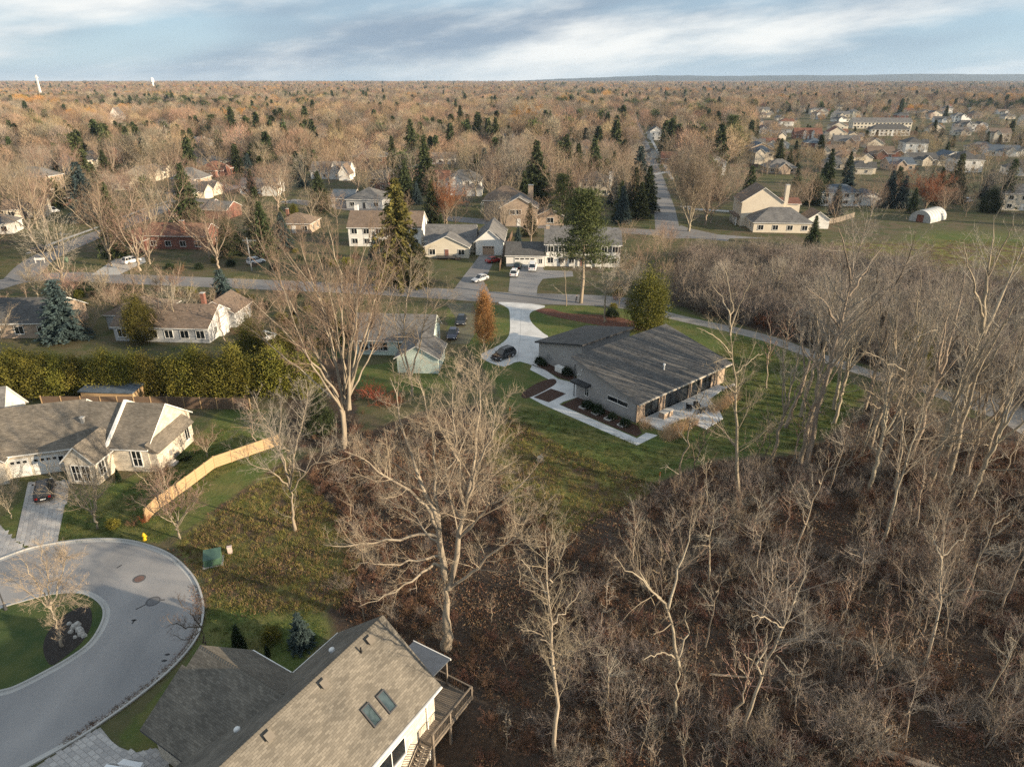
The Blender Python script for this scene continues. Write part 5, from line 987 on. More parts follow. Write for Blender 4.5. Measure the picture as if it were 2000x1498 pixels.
vehicle('van', 'white camper van in front of the red brick ranch house', WHT, (86, 418), (116, 414), name='camper_van', cat='van'); vehicle('suv', 'small white SUV parked at the dark hedge beyond the field', WHT, (1880, 397), (1900, 394)); vehicle('suv', 'pale SUV in the gravel corner of the trail', SIL, (1990, 762), (1975, 768)); vehicle('suv', 'grey car under trees by the brown-roofed bungalow', SIL, (508, 668), (535, 660))

# ------------------------------------------------------------------ street furniture and small things
def lathe(name, prof, m, parent=None, k=12):
    mb = MB(); rings = [[(r * math.cos(i * 6.28319 / k), r * math.sin(i * 6.28319 / k), z) for i in range(k)] for r, z in prof]
    for a, b in zip(rings, rings[1:]):
        for i in range(k): mb.face([a[i], a[(i + 1) % k], b[(i + 1) % k], b[i]])
    mb.face(rings[-1]); return mb.build(name, m, parent=parent)
p = G(283, 1054); YEL = mat('hydrant_yellow', (.62, .40, .02), rough=.5, scale=5); o = thing('fire_hydrant', 'yellow fire hydrant on the grass at the kerb', 'hydrant', (p.x, p.y, 0), .6); lathe('barrel', [(.2, 0), (.2, .06), (.14, .07), (.14, .5), (.18, .52), (.18, .58)], YEL, o); lathe('bonnet', [(.16, .58), (.15, .68), (.1, .76), (.04, .79), (.04, .86)], YEL, o)
for s in (-1, 1): MB().tube((0, s * .1, .42), (0, s * .24, .42), .07, .07, 10).build('nozzle_cap', YEL, parent=o)
MB().tube((.1, 0, .36), (.26, 0, .36), .09, .09, 10).build('nozzle_cap', YEL, parent=o)
p = G(417, 1098); GRN = mat('transformer_green', (.085, .16, .10), (.07, .13, .085), 2, .5); o = thing('utility_box', 'green transformer box with sloping lid on the rough grass', 'utility box', (p.x, p.y, 0), math.radians(18)); MB().hull([(-.75, -.65, 0), (.75, -.65, 0), (.75, .65, 0), (-.75, .65, 0)], [(-.75, -.6, .75), (.75, -.6, .75), (.75, .65, 1.05), (-.75, .65, 1.05)]).build('cabinet', GRN, parent=o); MB().hull([(-.79, -.64, .755), (.79, -.64, .755), (.79, .69, 1.055), (-.79, .69, 1.055)], [(-.78, -.6, .82), (.78, -.6, .82), (.78, .67, 1.13), (-.78, .67, 1.13)]).build('lid', mat('transformer_lid', (.07, .13, .10), rough=.45), parent=o); MB().box(-.9, .9, -.8, .8, -.05, .06).build('plinth', CONC, parent=o); MB().box(-.04, .04, -.69, -.63, .3, .45).build('handle', GALV, parent=o)
p = G(450, 1080); o = thing('pedestal_box', 'small pale pink cable pedestal beside the green box', 'utility box', (p.x, p.y, 0), .3); MB().box(-.2, .2, -.15, .15, 0, .7).build('cabinet', mat('pedestal_pink', (.58, .46, .42), rough=.6), parent=o); MB().box(-.23, .23, -.18, .18, .7, .77).build('lid', mat('pedestal_pink', (.58, .46, .42)), parent=o)
p = G(12, 1192); o = thing('street_lamp', 'globe-headed post lamp on the planted island', 'lamp', (p.x, p.y, .09)); lathe('post', [(.14, 0), (.12, .5), (.06, .6), (.05, 3.2)], TRIM_D, o); lathe('globe', [(.1, 3.2), (.2, 3.35), (.22, 3.5), (.17, 3.65), (.03, 3.72)], mat('opal_globe', (.75, .72, .66), rough=.25), o); lathe('cap', [(.22, 3.66), (.1, 3.78), (.02, 3.85)], TRIM_D, o)
for px, py, t in ((996, 818, 'beside the mown lawn edge'), (1287, 948, 'at the woodland edge')): p = G(px, py); o = thing('survey_stake', 'orange-topped wooden survey stake ' + t, 'stake', (p.x, p.y, 0)); MB().box(-.05, .05, -.05, .05, 0, 1.3).build('shaft', WOOD, parent=o); MB().box(-.055, .055, -.055, .055, 1.3, 1.75).build('tip', mat('orange_paint', (.65, .16, .03)), parent=o)
def pole(px, py, hgt, label, lamp=True, m=WOOD_G, name='utility_pole', arm=1.6, rz=0.0):
    p = G(px, py); o = thing(name, label, 'pole', (p.x, p.y, 0), rz); lathe('mast', [(.17, 0), (.1, hgt)], m, o, 8)
    if name == 'utility_pole': MB().box(-1.1, 1.1, -.06, .06, hgt - .7, hgt - .55).build('crossarm', m, parent=o)
    if lamp: MB().tube((0, 0, hgt - 1.2), (arm, 0, hgt - .6), .05, .04, 6).build('lamp_arm', GALV, parent=o); MB().box(arm - .1, arm + .5, -.12, .12, hgt - .68, hgt - .56).build('lamp_head', GALV, parent=o)
    return o
pole(99, 468, 10, 'wooden utility pole at the lawn of the corner house', rz=.2); pole(130, 498, 6, 'white lamp post beside the green street box', True, GALV); pole(492, 530, 8, 'grey lamp pole on the verge in front of the brick bungalow', True, GALV); pole(690, 340, 9, 'tall pole in front of the steep white gables', True); pole(1228, 345, 9.5, 'leaning wooden utility pole at the wooded avenue', False); pole(1424, 343, 9, 'utility pole behind the narrow white house'); pole(1488, 343, 7, 'lamp pole beside the pale shed'); pole(1588, 330, 12, 'tall utility pole among the subdivision roofs'); pole(1735, 352, 10, 'utility pole at the back gardens beyond the field')
for i, (px, py) in enumerate(((1273, 271), (1252, 248), (1240, 232), (1233, 222))): pole(px, py, 9, 'cobra-head street lamp along the straight avenue', True, GALV, 'street_lamp', 2.4, math.pi).__setitem__('group', 'avenue street lamps')
p = G(128, 512); o = thing('utility_box', 'dark green utility box at the corner lawn', 'utility box', (p.x, p.y, 0)); MB().box(-.6, .6, -.5, .5, 0, 1.2).build('cabinet', GRN, parent=o)
p = G(79, 514); o = thing('garden_fence', 'short white slatted garden fence at the street corner', 'fence', (p.x, p.y, 0), .2); MB().box(-1.2, 1.2, -.04, .04, .8, 1.3).build('board', TRIM, parent=o)
for s in (-1, 1): MB().box(s * 1.0 - .06, s * 1.0 + .06, -.06, .06, 0, 1.5).build('post', TRIM, parent=o)
# far landmarks
p = Vector((-2128 * .62, 3349 * .62, 0)); o = thing('lattice_mast', 'tall white mast leaning over the far woods at the horizon', 'mast', p); hm = height_to(p.y, 147); MB().hull([(-2.4, -2.4, 0), (2.4, -2.4, 0), (2.4, 2.4, 0), (-2.4, 2.4, 0)], [(-1.3, -1.3, hm), (1.3, -1.3, hm), (1.3, 1.3, hm), (-1.3, 1.3, hm)]).build('shaft', WHITE, parent=o); MB().box(-3, 3, -3, 3, hm * .86, hm * .9).build('platform', WHITE, parent=o)
pw = G(300, 172); pw = Vector((pw.x * .8, pw.y * .8, 0)); o = thing('water_tower', 'white water tower standing above the far tree line', 'water tower', pw); hm = height_to(pw.y, 152); lathe('stem', [(5, 0), (4, hm * .6)], WHITE, o, 14); lathe('tank', [(4, hm * .55), (7, hm * .62), (7.6, hm * .8), (6, hm * .95), (1, hm)], WHITE, o, 16)
# a person walking on the street
def walker():
    p = G(1126, 592); o = thing('person', 'person in dark jacket and trousers walking along the street', 'person', (p.x, p.y, 0), math.radians(175))
    v = [(0, 0, .95), (0, 0, 1.15), (0, 0, 1.4), (0, 0, 1.5), (.02, 0, 1.66), (0, -.1, .9), (.2, -.1, .5), (.12, -.1, .08), (.26, -.1, .03), (0, .1, .9), (-.08, .1, .48), (-.32, .1, .12), (-.2, .1, .04), (0, -.2, 1.4), (-.14, -.25, 1.12), (0, -.27, .88), (0, .2, 1.4), (.12, .25, 1.12), (.28, .24, .95), (.02, 0, 1.76)]
    e = [(0, 1), (1, 2), (2, 3), (3, 4), (4, 19), (0, 5), (5, 6), (6, 7), (7, 8), (0, 9), (9, 10), (10, 11), (11, 12), (2, 13), (13, 14), (14, 15), (2, 16), (16, 17), (17, 18)]
    r = [.16, .16, .17, .07, .105, .1, .07, .05, .04, .1, .07, .05, .04, .08, .055, .04, .08, .055, .04, .07]
    me = bpy.data.meshes.new('body'); me.from_pydata(v, e, []); b = link('body', me, o); md = b.modifiers.new('skin', 'SKIN'); 
    if not me.skin_vertices: b.data.update()
    lay = me.skin_vertices[0] if len(me.skin_vertices) else None
    if lay:
        for i, q in enumerate(r): lay.data[i].radius = (q, q)
        lay.data[0].use_root = True
    b.modifiers.new('sub', 'SUBSURF').levels = 1
    m = bpy.data.materials.new('walker_clothes'); m.use_nodes = True; N = m.node_tree.nodes; tc = N.new('ShaderNodeTexCoord'); sp = N.new('ShaderNodeSeparateXYZ'); cr = N.new('ShaderNodeValToRGB'); cr.color_ramp.interpolation = 'CONSTANT'; dv = N.new('ShaderNodeMath'); dv.operation = 'DIVIDE'; dv.inputs[1].default_value = 1.9
    m.node_tree.links.new(tc.outputs['Object'], sp.inputs[0]); m.node_tree.links.new(sp.outputs['Z'], dv.inputs[0]); m.node_tree.links.new(dv.outputs[0], cr.inputs[0]); m.node_tree.links.new(cr.outputs[0], N['Principled BSDF'].inputs['Base Color'])
    el = cr.color_ramp.elements; el[0].position = 0; el[0].color = (.03, .03, .035, 1); el[1].position = .48; el[1].color = (.025, .028, .04, 1); x = el.new(.79); x.color = (.42, .27, .2, 1); x = el.new(.89); x.color = (.04, .028, .02, 1); me.materials.append(m)
walker()
# ------------------------------------------------------------------ trees and other plants: the kinds
def hero(seed, base, stems, spec, tm, cm, name, r=.4, depth=2.0):
    """a tree drawn from its main stems: each stem is a list of (px, py, depth offset) with a start radius"""
    rng = np.random.RandomState(seed); b = G(*base); L = []
    for pts, r0 in stems:
        q = [at_depth(p[0], p[1], b.y + (p[2] if len(p) > 2 else 0)) - np.array((b.x, b.y, 0)) for p in pts]; L.append((q, r0 * .82, .018))
    t, c = crown_from_limbs(rng, L, spec); return Proto(t, c, tm, cm, name), b
def put_hero(label, seed, base, stems, spec, tm, cm, cat='tree', name='bare_tree'):
    p, b = hero(seed, base, stems, spec, tm, cm, name); o = thing(name, label, cat, (b.x, b.y, 0)); link('trunk', p.trunk, o); link('crown', p.crown, o); return o
NEAR = spec_near()
def slim(s, lmax): return {**s, 'levels': [{**s['levels'][0], 'lmax': lmax}] + s['levels'][1:]}
put_hero('great bare tree with pale forked trunk and low sweeping limbs behind the tan roof', 1, (872, 1265), [
    ([(872, 1268), (873, 1215), (871, 1165), (870, 1120)], .64), ([(870, 1130), (862, 1085), (857, 1025), (843, 985, .5), (818, 935, 1), (796, 870, 2), (776, 800, 2.5), (765, 735, 3)], .34), ([(858, 1035), (835, 990, -1), (800, 960, -2), (745, 925, -3), (700, 890, -4), (672, 880, -4.5)], .2),
    ([(876, 1150), (892, 1085), (904, 1015), (909, 965), (926, 890, 1), (940, 800, 2), (930, 712, 2)], .3), ([(904, 1010), (925, 930, -1), (955, 860, -2), (972, 785, -3)], .18), ([(858, 1040), (848, 960, 1), (850, 880, 2), (835, 790, 3), (812, 725, 3)], .2), ([(868, 1096), (846, 1083), (818, 1095, -1), (760, 1102, -2), (700, 1100, -3)], .15),
    ([(867, 1108), (845, 1103), (812, 1130, -2), (750, 1165, -3), (700, 1185, -4)], .15), ([(860, 1048), (830, 1041), (760, 1055, -1), (685, 1070, -2), (632, 1062, -3)], .15), ([(878, 1148), (920, 1120, -1), (970, 1075, -2), (1012, 1045, -3), (1032, 1005, -4)], .16), ([(898, 1050), (955, 990, -3), (1010, 950, -4), (1050, 930, -5)], .12), ([(903, 1005), (893, 900, -2), (884, 810, -3), (886, 745, -3.5)], .16), ([(850, 960, 1), (900, 880, 4), (930, 800, 6)], .1), ([(862, 1070), (800, 1000, 4), (740, 960, 6)], .1)], {**spec_near(.5, .38, .14, .75, .010), 't0': .26, 'mid_twigs': .35}, BARK_P, TWIG_P)
put_hero('many-stemmed bare maple fanning above the brush beside the mint bungalow', 2, (672, 875), [
    ([(672, 878), (668, 800), (640, 735), (600, 655), (560, 575), (520, 500), (500, 460)], .32), ([(674, 870), (672, 790), (655, 700), (630, 600, 2), (600, 520, 3), (582, 455, 3)], .3), ([(680, 800), (682, 700, -1), (692, 600, -2), (705, 520, -3), (722, 455, -3)], .26), ([(678, 790), (702, 690, 1), (730, 600, 2), (748, 530, 3), (758, 478, 3)], .24), ([(674, 790), (670, 650, 2), (666, 560, 3), (652, 480, 4), (640, 440, 5)], .24), ([(662, 775), (622, 720, -1), (562, 655, -2), (515, 610, -3), (485, 575, -3)], .2), ([(680, 770), (716, 660, -2), (742, 580, -3), (775, 520, -4)], .18), ([(684, 800), (680, 740), (655, 650, -3), (612, 560, -5), (560, 490, -5)], .2), ([(676, 800), (690, 720, 3), (700, 640, 5), (690, 560, 6), (680, 480, 7)], .18), ([(668, 800), (640, 760, -3), (600, 700, -5), (570, 620, -6), (545, 540, -6)], .18), ([(680, 780), (720, 700, 3), (745, 640, 4), (765, 570, 5)], .16), ([(670, 780), (650, 680, 4), (615, 590, 6), (575, 520, 7), (545, 480, 8)], .17),
    ([(674, 770), (690, 660, -4), (700, 580, -5), (735, 500, -6)], .16), ([(664, 790), (610, 740, 3), (560, 700, 4), (510, 660, 5), (470, 630, 5)], .14), ([(678, 760), (660, 640, -4), (640, 560, -5), (620, 490, -6)], .16)], {'t0': .32, 'levels': [LV(spacing=.62, ang=(15, 42), ratio=.36, n=6, wob=.09, up=.08, rk=.009, lmax=5.0), LV(spacing=.42, t0=.12, ang=(18, 48), ratio=.42, n=4, wob=.13, up=.07, rk=.008, lmax=2.2, rmin=.008)], 'tws': .2, 'twL': .7, 'tww': .011, 'mid_twigs': .5}, BARK_P, TWIG)
put_hero('forked crooked bare tree rising in front of the mint bungalow', 3, (806, 772), [([(806, 774), (804, 750), (802, 732)], .3), ([(802, 734), (791, 690), (794, 662), (788, 624, 1), (794, 598, 1), (800, 550, 2), (803, 490, 2)], .2), ([(803, 735), (811, 702), (820, 676), (828, 632, -1), (842, 608, -1), (864, 588, -2), (890, 575, -3)], .17), ([(800, 735), (785, 700, -1), (776, 650, -2), (765, 600, -2), (760, 560, -2)], .13), ([(828, 640, -1), (835, 580, -1), (838, 530, -2)], .1), ([(788, 630, 1), (770, 590, 2), (765, 540, 3)], .1)], {**spec_near(.6, .5, .26, .75, .011), 't0': .25}, BARK_P, TWIG_P)
put_hero('low spreading bare tree at the end of the cedar board fence', 4, (576, 1036), [([(576, 1038), (570, 985), (566, 940)], .24), ([(567, 950), (555, 900), (530, 850), (505, 800), (490, 775)], .15), ([(566, 945), (575, 890), (590, 830), (600, 780), (598, 745)], .15), ([(570, 960), (600, 920, -1), (640, 880, -2), (660, 850, -3)], .1), ([(566, 955), (530, 920, -1), (490, 905, -2), (455, 880, -2)], .11), ([(564, 935), (545, 870, 2), (550, 800, 3), (540, 760, 3)], .12), ([(568, 930), (560, 880, -3), (520, 830, -4), (470, 820, -5)], .1)], {**spec_near(.42, .34, .16, .6, .009), 't0': .2}, BARK, TWIG_G)
W5 = {**spec_near(.75, .55, .3, .8, .012), 't0': .3}
put_hero('sinuous bare tree with long clear trunk beside the patio lawn', 5, (1443, 978), [([(1443, 980), (1439, 900), (1441, 830), (1436, 740), (1428, 680), (1425, 640)], .3), ([(1426, 650), (1424, 610), (1405, 575, 1), (1385, 548, 1)], .13), ([(1426, 655), (1440, 600), (1462, 560, -1), (1475, 535, -2)], .14), ([(1425, 640), (1430, 590, 1), (1420, 545, 2), (1410, 520, 2)], .12), ([(1428, 690), (1400, 660, -1), (1365, 640, -2)], .09), ([(1436, 730), (1470, 700, 1), (1490, 690, 2)], .07)], W5, BARK, TWIG_P)
put_hero('tall leaning bare tree with thick grey trunk at the lawn edge', 6, (1573, 922), [([(1572, 926), (1590, 830), (1615, 745), (1632, 660), (1655, 570), (1680, 480), (1690, 440)], .42), ([(1640, 640), (1610, 590, -2), (1575, 560, -4)], .16), ([(1650, 590), (1690, 530, 2), (1730, 470, 3)], .2), ([(1660, 550), (1650, 480, -2), (1630, 430, -3)], .16), ([(1632, 660), (1700, 600, -2), (1740, 560, -4)], .15), ([(1615, 745), (1580, 700, 2), (1555, 640, 3), (1545, 600, 3)], .12)], {**W5, 't0': .42}, BARK, TWIG_G)
put_hero('tallest leaning bare tree with long pale trunk over the bramble slope', 7, (1842, 962), [([(1842, 966), (1862, 890), (1890, 790), (1912, 710), (1920, 640)], .5), ([(1919, 650), (1925, 560), (1935, 480), (1945, 420)], .3), ([(1918, 660), (1955, 580, 2), (1990, 500, 3), (2020, 440, 3)], .26), ([(1905, 735), (1945, 660, -2), (1985, 590, -4), (2030, 540, -5)], .22), ([(1921, 620), (1895, 540, -2), (1880, 470, -3)], .18), ([(1915, 690), (1870, 640, 2), (1840, 600, 3)], .13), ([(1930, 540), (1965, 470, -2), (1980, 430, -3)], .14)], {**W5, 't0': .3}, BARK, TWIG_G)
put_hero('slim pale bare tree with a crooked top on the bramble slope', 8, (1745, 962), [([(1745, 965), (1762, 860), (1770, 780), (1768, 720), (1780, 680), (1795, 640)], .2), ([(1769, 725), (1720, 700, -1), (1690, 690, -2)], .09), ([(1784, 665), (1830, 640, 1), (1850, 600, 2)], .1), ([(1793, 645), (1800, 600, -1), (1790, 560, -2)], .09)], W5, BARK_P, TWIG_P)
put_hero('stout double-trunked bare tree at the end of the back lawn', 9, (1697, 800), [([(1697, 806), (1704, 750), (1718, 690), (1722, 620)], .45), ([(1722, 630), (1718, 560, 1), (1705, 490, 2)], .25), ([(1721, 640), (1745, 570, -1), (1775, 500, -2), (1790, 450, -3)], .26), ([(1714, 700), (1735, 640, 2), (1745, 560, 3), (1750, 490, 3)], .22), ([(1720, 650), (1690, 590, -2), (1665, 540, -3)], .16)], W5, BARK_D, TWIG_G)
put_hero('dead-looking crooked pale tree with broken limbs in the lower wood', 10, (1322, 1410), [([(1318, 1412), (1321, 1350), (1327, 1295)], .2), ([(1326, 1300), (1315, 1230), (1300, 1185), (1275, 1160), (1250, 1120), (1236, 1060)], .16), ([(1300, 1185), (1262, 1140, -1), (1225, 1110, -2), (1200, 1085, -2)], .1), ([(1326, 1300), (1335, 1250, 1), (1342, 1240, 1), (1338, 1180, 1)], .1), ([(1318, 1285), (1290, 1272, -1), (1255, 1290, -2)], .08), ([(1305, 1190), (1325, 1110, 2), (1350, 1030, 3), (1370, 985, 3)], .12)], {**spec_near(.6, .45, .3, .6, .009), 't0': .3}, BARK_P, TWIG_P)
put_hero('pale leaning trunk with zigzag limbs in the lower wood', 11, (1456, 1434), [([(1454, 1436), (1480, 1340), (1500, 1290), (1525, 1240), (1545, 1190), (1565, 1140), (1582, 1105)], .17), ([(1486, 1320), (1478, 1300), (1500, 1262, 1), (1500, 1230, 1)], .1), ([(1516, 1280), (1540, 1305, -1), (1545, 1320, -2), (1570, 1316, -2)], .06), ([(1530, 1225), (1490, 1205, -1), (1465, 1200, -2)], .07), ([(1548, 1180), (1560, 1150, 2), (1530, 1145, 3)], .06)], {**spec_near(.7, .45, .3, .6, .009), 't0': .35}, BARK_P, TWIG_G)
put_hero('slender feathery bare tree standing right of the great pale tree', 12, (1087, 1482), [([(1087, 1484), (1083, 1380), (1080, 1280), (1076, 1180), (1070, 1100), (1066, 1035)], .2), ([(1080, 1270), (1050, 1235, -1), (1020, 1230, -2)], .07), ([(1078, 1220), (1110, 1180, 1), (1135, 1150, 2)], .07), ([(1075, 1170), (1040, 1120, 2), (1015, 1090, 2)], .07), ([(1073, 1140), (1095, 1090, -2), (1105, 1060, -2)], .06), ([(1080, 1300), (1115, 1270, -2), (1140, 1255, -3)], .07)], {**slim(spec_near(.26, .3, .17, .5, .008), 2.3), 't0': .28}, BARK_P, TWIG_P)
put_hero('shade-darkened leafless tree overhanging the kerb of the turning circle', 13, (400, 1262), [([(400, 1264), (396, 1240), (392, 1222)], .1), ([(393, 1226), (375, 1200), (355, 1180), (345, 1165)], .06), ([(393, 1224), (360, 1225, -.5), (335, 1215, -1), (325, 1200, -1)], .06), ([(392, 1224), (390, 1190), (392, 1165)], .05), ([(395, 1232), (365, 1250, -1), (340, 1240, -1.5)], .05)], {**spec_near(.25, .22, .12, .4, .008), 't0': .15}, BARK_D, TWIG_SHADED)  # stands in shade, which is put into its dark bark and twig colours
put_hero('bare ornamental tree glowing in the sun on the round island', 14, (124, 1262), [([(124, 1264), (112, 1225), (99, 1185)], .16), ([(100, 1188), (80, 1150), (60, 1115), (45, 1090)], .09), ([(99, 1186), (95, 1140), (85, 1090), (80, 1065)], .09), ([(100, 1190), (115, 1145, 1), (125, 1100, 1), (130, 1085)], .08), ([(102, 1195), (70, 1165, -1), (40, 1145, -1), (20, 1130)], .07), ([(101, 1190), (135, 1160, -1), (160, 1140, -1)], .06)], {**spec_near(.26, .24, .12, .45, .008), 't0': .15}, BARK_P, TWIG_P)

WOODS = [bare('bare_tree', 31 + i, limbs_slender, {**spec_near(.8, .55, .3, .75, .012), 't0': .25}, t, c, 17.0, .17, lean=.06 + .03 * i, crook=.5) for i, (t, c) in enumerate(((BARK, TWIG_G), (BARK_P, TWIG), (BARK, TWIG_G), (BARK_P, TWIG_P)))]
WOODS += [bare('bare_tree', 41 + i, limbs_fork, {**spec_near(.85, .6, .32, .8, .013), 't0': .3}, t, c, 19.0, .26, fork=.45, k=3, spread=24, lean=.08) for i, (t, c) in enumerate(((BARK, TWIG_G), (BARK, TWIG)))]
SAPL = [bare('bare_tree', 51 + i, limbs_slender, {**spec_mid(), 't0': .15, 'twL': .7, 'tww': .011}, t, c, 8.0, .07, lean=.1, crook=.35) for i, (t, c) in enumerate(((BARK, TWIG_G), (BARK_D, TWIG), (BARK, TWIG_R)))]
VASE = [bare('bare_tree', 75 + i, limbs_vase, {**spec_near(.3, .26, .15, .4, .008), 't0': .2}, t, c, 6.0, .085, k=8, spread=36, trunk=.26) for i, (t, c) in enumerate(((BARK_P, TWIG_P), (BARK_P, TWIG_R)))]
def dome(name, seed, H, W, tm, cm, n, leaf, asp, base=None, z0=.24, **kw):
    """bare crown with its haze of fine twigs filling a rounded, lumpy dome"""
    rng = np.random.RandomState(seed); L = limbs_fork(rng, H * .9, .24, **{**dict(fork=.2, k=6, spread=44), **kw})
    if base: tr, cr = crown_from_limbs(rng, L, base)
    else:
        P = np.stack([resample(p, 7) for p, _, _ in L]); R = np.stack([np.linspace(a, b, 7) for _, a, b in L]); tr = Geo(); tr.quads(*tubes(P, R, 4)); cr = Geo()
    u = unit(rng.normal(0, 1, (n, 3))); lob = unit(rng.normal(0, 1, (9, 3)) + (0, 0, .35)); bump = np.clip((u @ lob.T).max(1), 0, 1) ** 3; r = (.25 + .75 * rng.uniform(0, 1, n) ** .42) * (.68 + .36 * bump)
    c = np.array((0, 0, H * (z0 + (1 - z0) * .46))); pos = c + u * r[:, None] * np.array((W / 2, W / 2, H * (1 - z0) * .56)); cr.tris(leaf_tris(rng, pos, leaf, u * .8 + np.array((0, 0, .55)), .4, asp)); return Proto(tr, cr, tm, cm, name)
MID = [dome('bare_tree', 61 + i, 15.0, 11.5, t, c, 2600, .85, .032, spec_mid(), fork=.22, k=5, spread=40) for i, (t, c) in enumerate(((BARK, TWIG), (BARK, TWIG_R), (BARK, TWIG_G), (BARK_P, TWIG_P)))] + [bare('bare_tree', 71, limbs_vase, spec_mid(), BARK, TWIG, 14.0, .26, k=8, spread=36)]
FAR = [dome('bare_tree', 81 + i, 14.0 + i, 11.5 + i % 2 * 2, BARK, c, 1500, 1.5, .055) for i, c in enumerate(TWIG_F)]
VFAR = [dome('bare_tree', 91 + i, 14.0, 13.0, BARK, c, 420, 2.3, .12) for i, c in enumerate(TWIG_F[:3])]
WILLOW = bare('willow', 95, limbs_fork, {**spec_mid(), 'twL': 1.6, 'twup': -.45, 'tww': .03}, BARK, TWIG_Y, 15.0, .3, fork=.15, k=7, spread=50)
WILLF = dome('willow', 98, 13.0, 13.0, BARK, TWIG_Y, 1700, 1.5, .06)
SPR = [spruce('spruce', 101, 16, 4.3, NEED, .6, ragged=.22), spruce('spruce', 102, 16, 4.2, NEED_B, .6, ragged=.2), spruce('spruce', 103, 18, 4.6, NEED, .65, ragged=.32, droop=.35)]
SPG = spruce('spruce', 104, 20, 5.6, mat('spruce_gold', (.17, .14, .035), (.085, .085, .026), 1.2, .9, vary=.1, transl=.15), .8, dens=.9, ragged=.42, droop=.4)
SPF = [spruce('spruce', 105, 15, 3.6, NEED, 1.3, dens=.5), leafy('pine', 106, 14, 10, NEED_P, 900, 1.3, lump=.35, clump=2.2)]
PINE = [pine('pine', 111, 20, NEED_P, 60, .36), pine('pine', 112, 15, NEED_P, 40, .2, 9)]
HEDGE = [leafy('cedar', 121 + i, 7.2, 4.2, CEDAR, 14000, .25, lump=.3, dup=.9, clump=1.5) for i in range(3)]
CED = [leafy('cedar', 125, 13, 8.0, NEED_G, 26000, .30, lump=.4, dup=.9, profile=lambda t: np.sin(np.clip(t, 0, 1) ** .8 * math.pi) ** .5, clump=2.4), leafy('cedar', 126, 9, 7, NEED, 13000, .36, lump=.35, clump=2.0)]
CONE = leafy('arborvitae', 131, 3.0, 1.3, BOX_G, 3500, .16, profile=lambda t: (1 - t) ** .7 + .03, lump=.06, dup=1.2)
BUSH = leafy('bush', 132, 1.2, 1.6, BOX_G, 2500, .14, lump=.12); BUSHY = leafy('bush', 133, 1.2, 1.7, CEDAR, 2500, .14, lump=.15)
OAK = leafy('columnar_oak', 134, 11, 3.9, COPPER, 17000, .22, lump=.16, dup=.8, z0=.18, trunk_r=.2, inner=.2, clump=1.7); RUSTY = leafy('leafy_tree', 135, 9, 8, RUST, 8000, .35, lump=.2, z0=.15, inner=.2)
TANTREE = bare('bare_tree', 136, limbs_vase, {**spec_near(.4, .32, .14, .5, .014), 't0': .15}, BARK, RUST, 10.0, .16, k=10, spread=26, trunk=.15)
REDS = [shrub('shrub', 141, 1.8, 2.2, REDTW, 40, 8, .014), shrub('shrub', 142, 2.6, 2.6, BRAMB, 34, 9, .014)]
BRUSH = [shrub('bramble', 143, 1.3, 2.2, BRAMB, 26, 8, .012), shrub('bramble', 144, 1.9, 2.4, BRAMB2, 24, 8, .012), shrub('bramble', 145, 1.0, 2.0, BRAMB, 30, 8, .012), shrub('bramble', 146, 2.8, 2.6, BRAMB2, 22, 9, .013)]
GRASSY = tuft('ornamental_grass', 150, 1.9, 1.3, STRAW, 220, .016); TUFTS = [tuft('grass', 151, .30, .5, TUFT, 16, .02), tuft('grass', 152, .24, .5, TUFT_G, 16, .02), tuft('grass', 153, .42, .6, mat('dry_stalk', (.24, .165, .08), (.15, .11, .05), .5, .95, vary=.3), 14, .018)]
LAWNT = [tuft('grass', 154, .09, .7, TUFT_G, 22, .022), tuft('grass', 155, .08, .7, TUFT, 18, .022)]

# ------------------------------------------------------------------ placing the ones that stand out
for i, (bx, by, ty, kd, w, lab) in enumerate(((192, 1032, 868, 0, 1.0, 'bare street tree with yellowish trunk at the paver driveway'), (352, 1052, 905, 1, 1.0, 'leaning bare young tree on the rough grass by the kerb'), (22, 1012, 905, 0, .9, 'bare young tree between the two paver driveways'), (322, 985, 880, 1, .9, 'reddish bare garden tree inside the board fence'), (405, 892, 828, 1, 1.2, 'small brown bare shrub tree behind the board fence'))): plant_px('bare_tree', lab, 'tree', VASE[kd], bx, by, ty, wide=w)
for i, (bx, by, ty, lab) in enumerate(((505, 880, 765, 'maroon-twigged bare tree behind the new board fence'), (712, 1105, 930, 'slim bare tree on the leaf litter left of the great tree'), (1497, 758, 610, 'young bare tree with red shoots on the back lawn'), (1527, 716, 590, 'second red-shooted young tree on the back lawn'), (1322, 960, 720, 'thin arching bare tree in front of the patio'), (1352, 965, 800, 'pale sapling at the lawn edge below the ornamental grass'), (1378, 1010, 870, 'double-stemmed sapling in the bramble edge'), (1495, 905, 790, 'small twiggy tree on the lawn behind the sinuous trunk'))): plant_px('bare_tree', lab, 'tree', (SAPL[2] if i in (0, 2, 3) else SAPL[i % 2]), bx, by, ty, wide=1.25 if i == 0 else 1.0)
plant_px('columnar_oak', 'copper-leaved columnar oak beside the white driveway', 'tree', OAK, 946, 680, 538, wide=.85)
plant_px('spruce', 'tall ragged golden-green spruce heavy with cones across the street', 'tree', SPG, 783, 556, 345, wide=1.0); plant_px('spruce', 'plump green spruce behind the white colonial', 'tree', SPR[0], 627, 414, 333, wide=1.2); plant_px('spruce', 'broad silvery blue spruce behind the cedar hedge', 'tree', SPR[1], 132, 664, 545, wide=1.5); plant_px('spruce', 'dark blue spruce at the street lawn', 'tree', SPR[1], 440, 608, 526, wide=1.5)
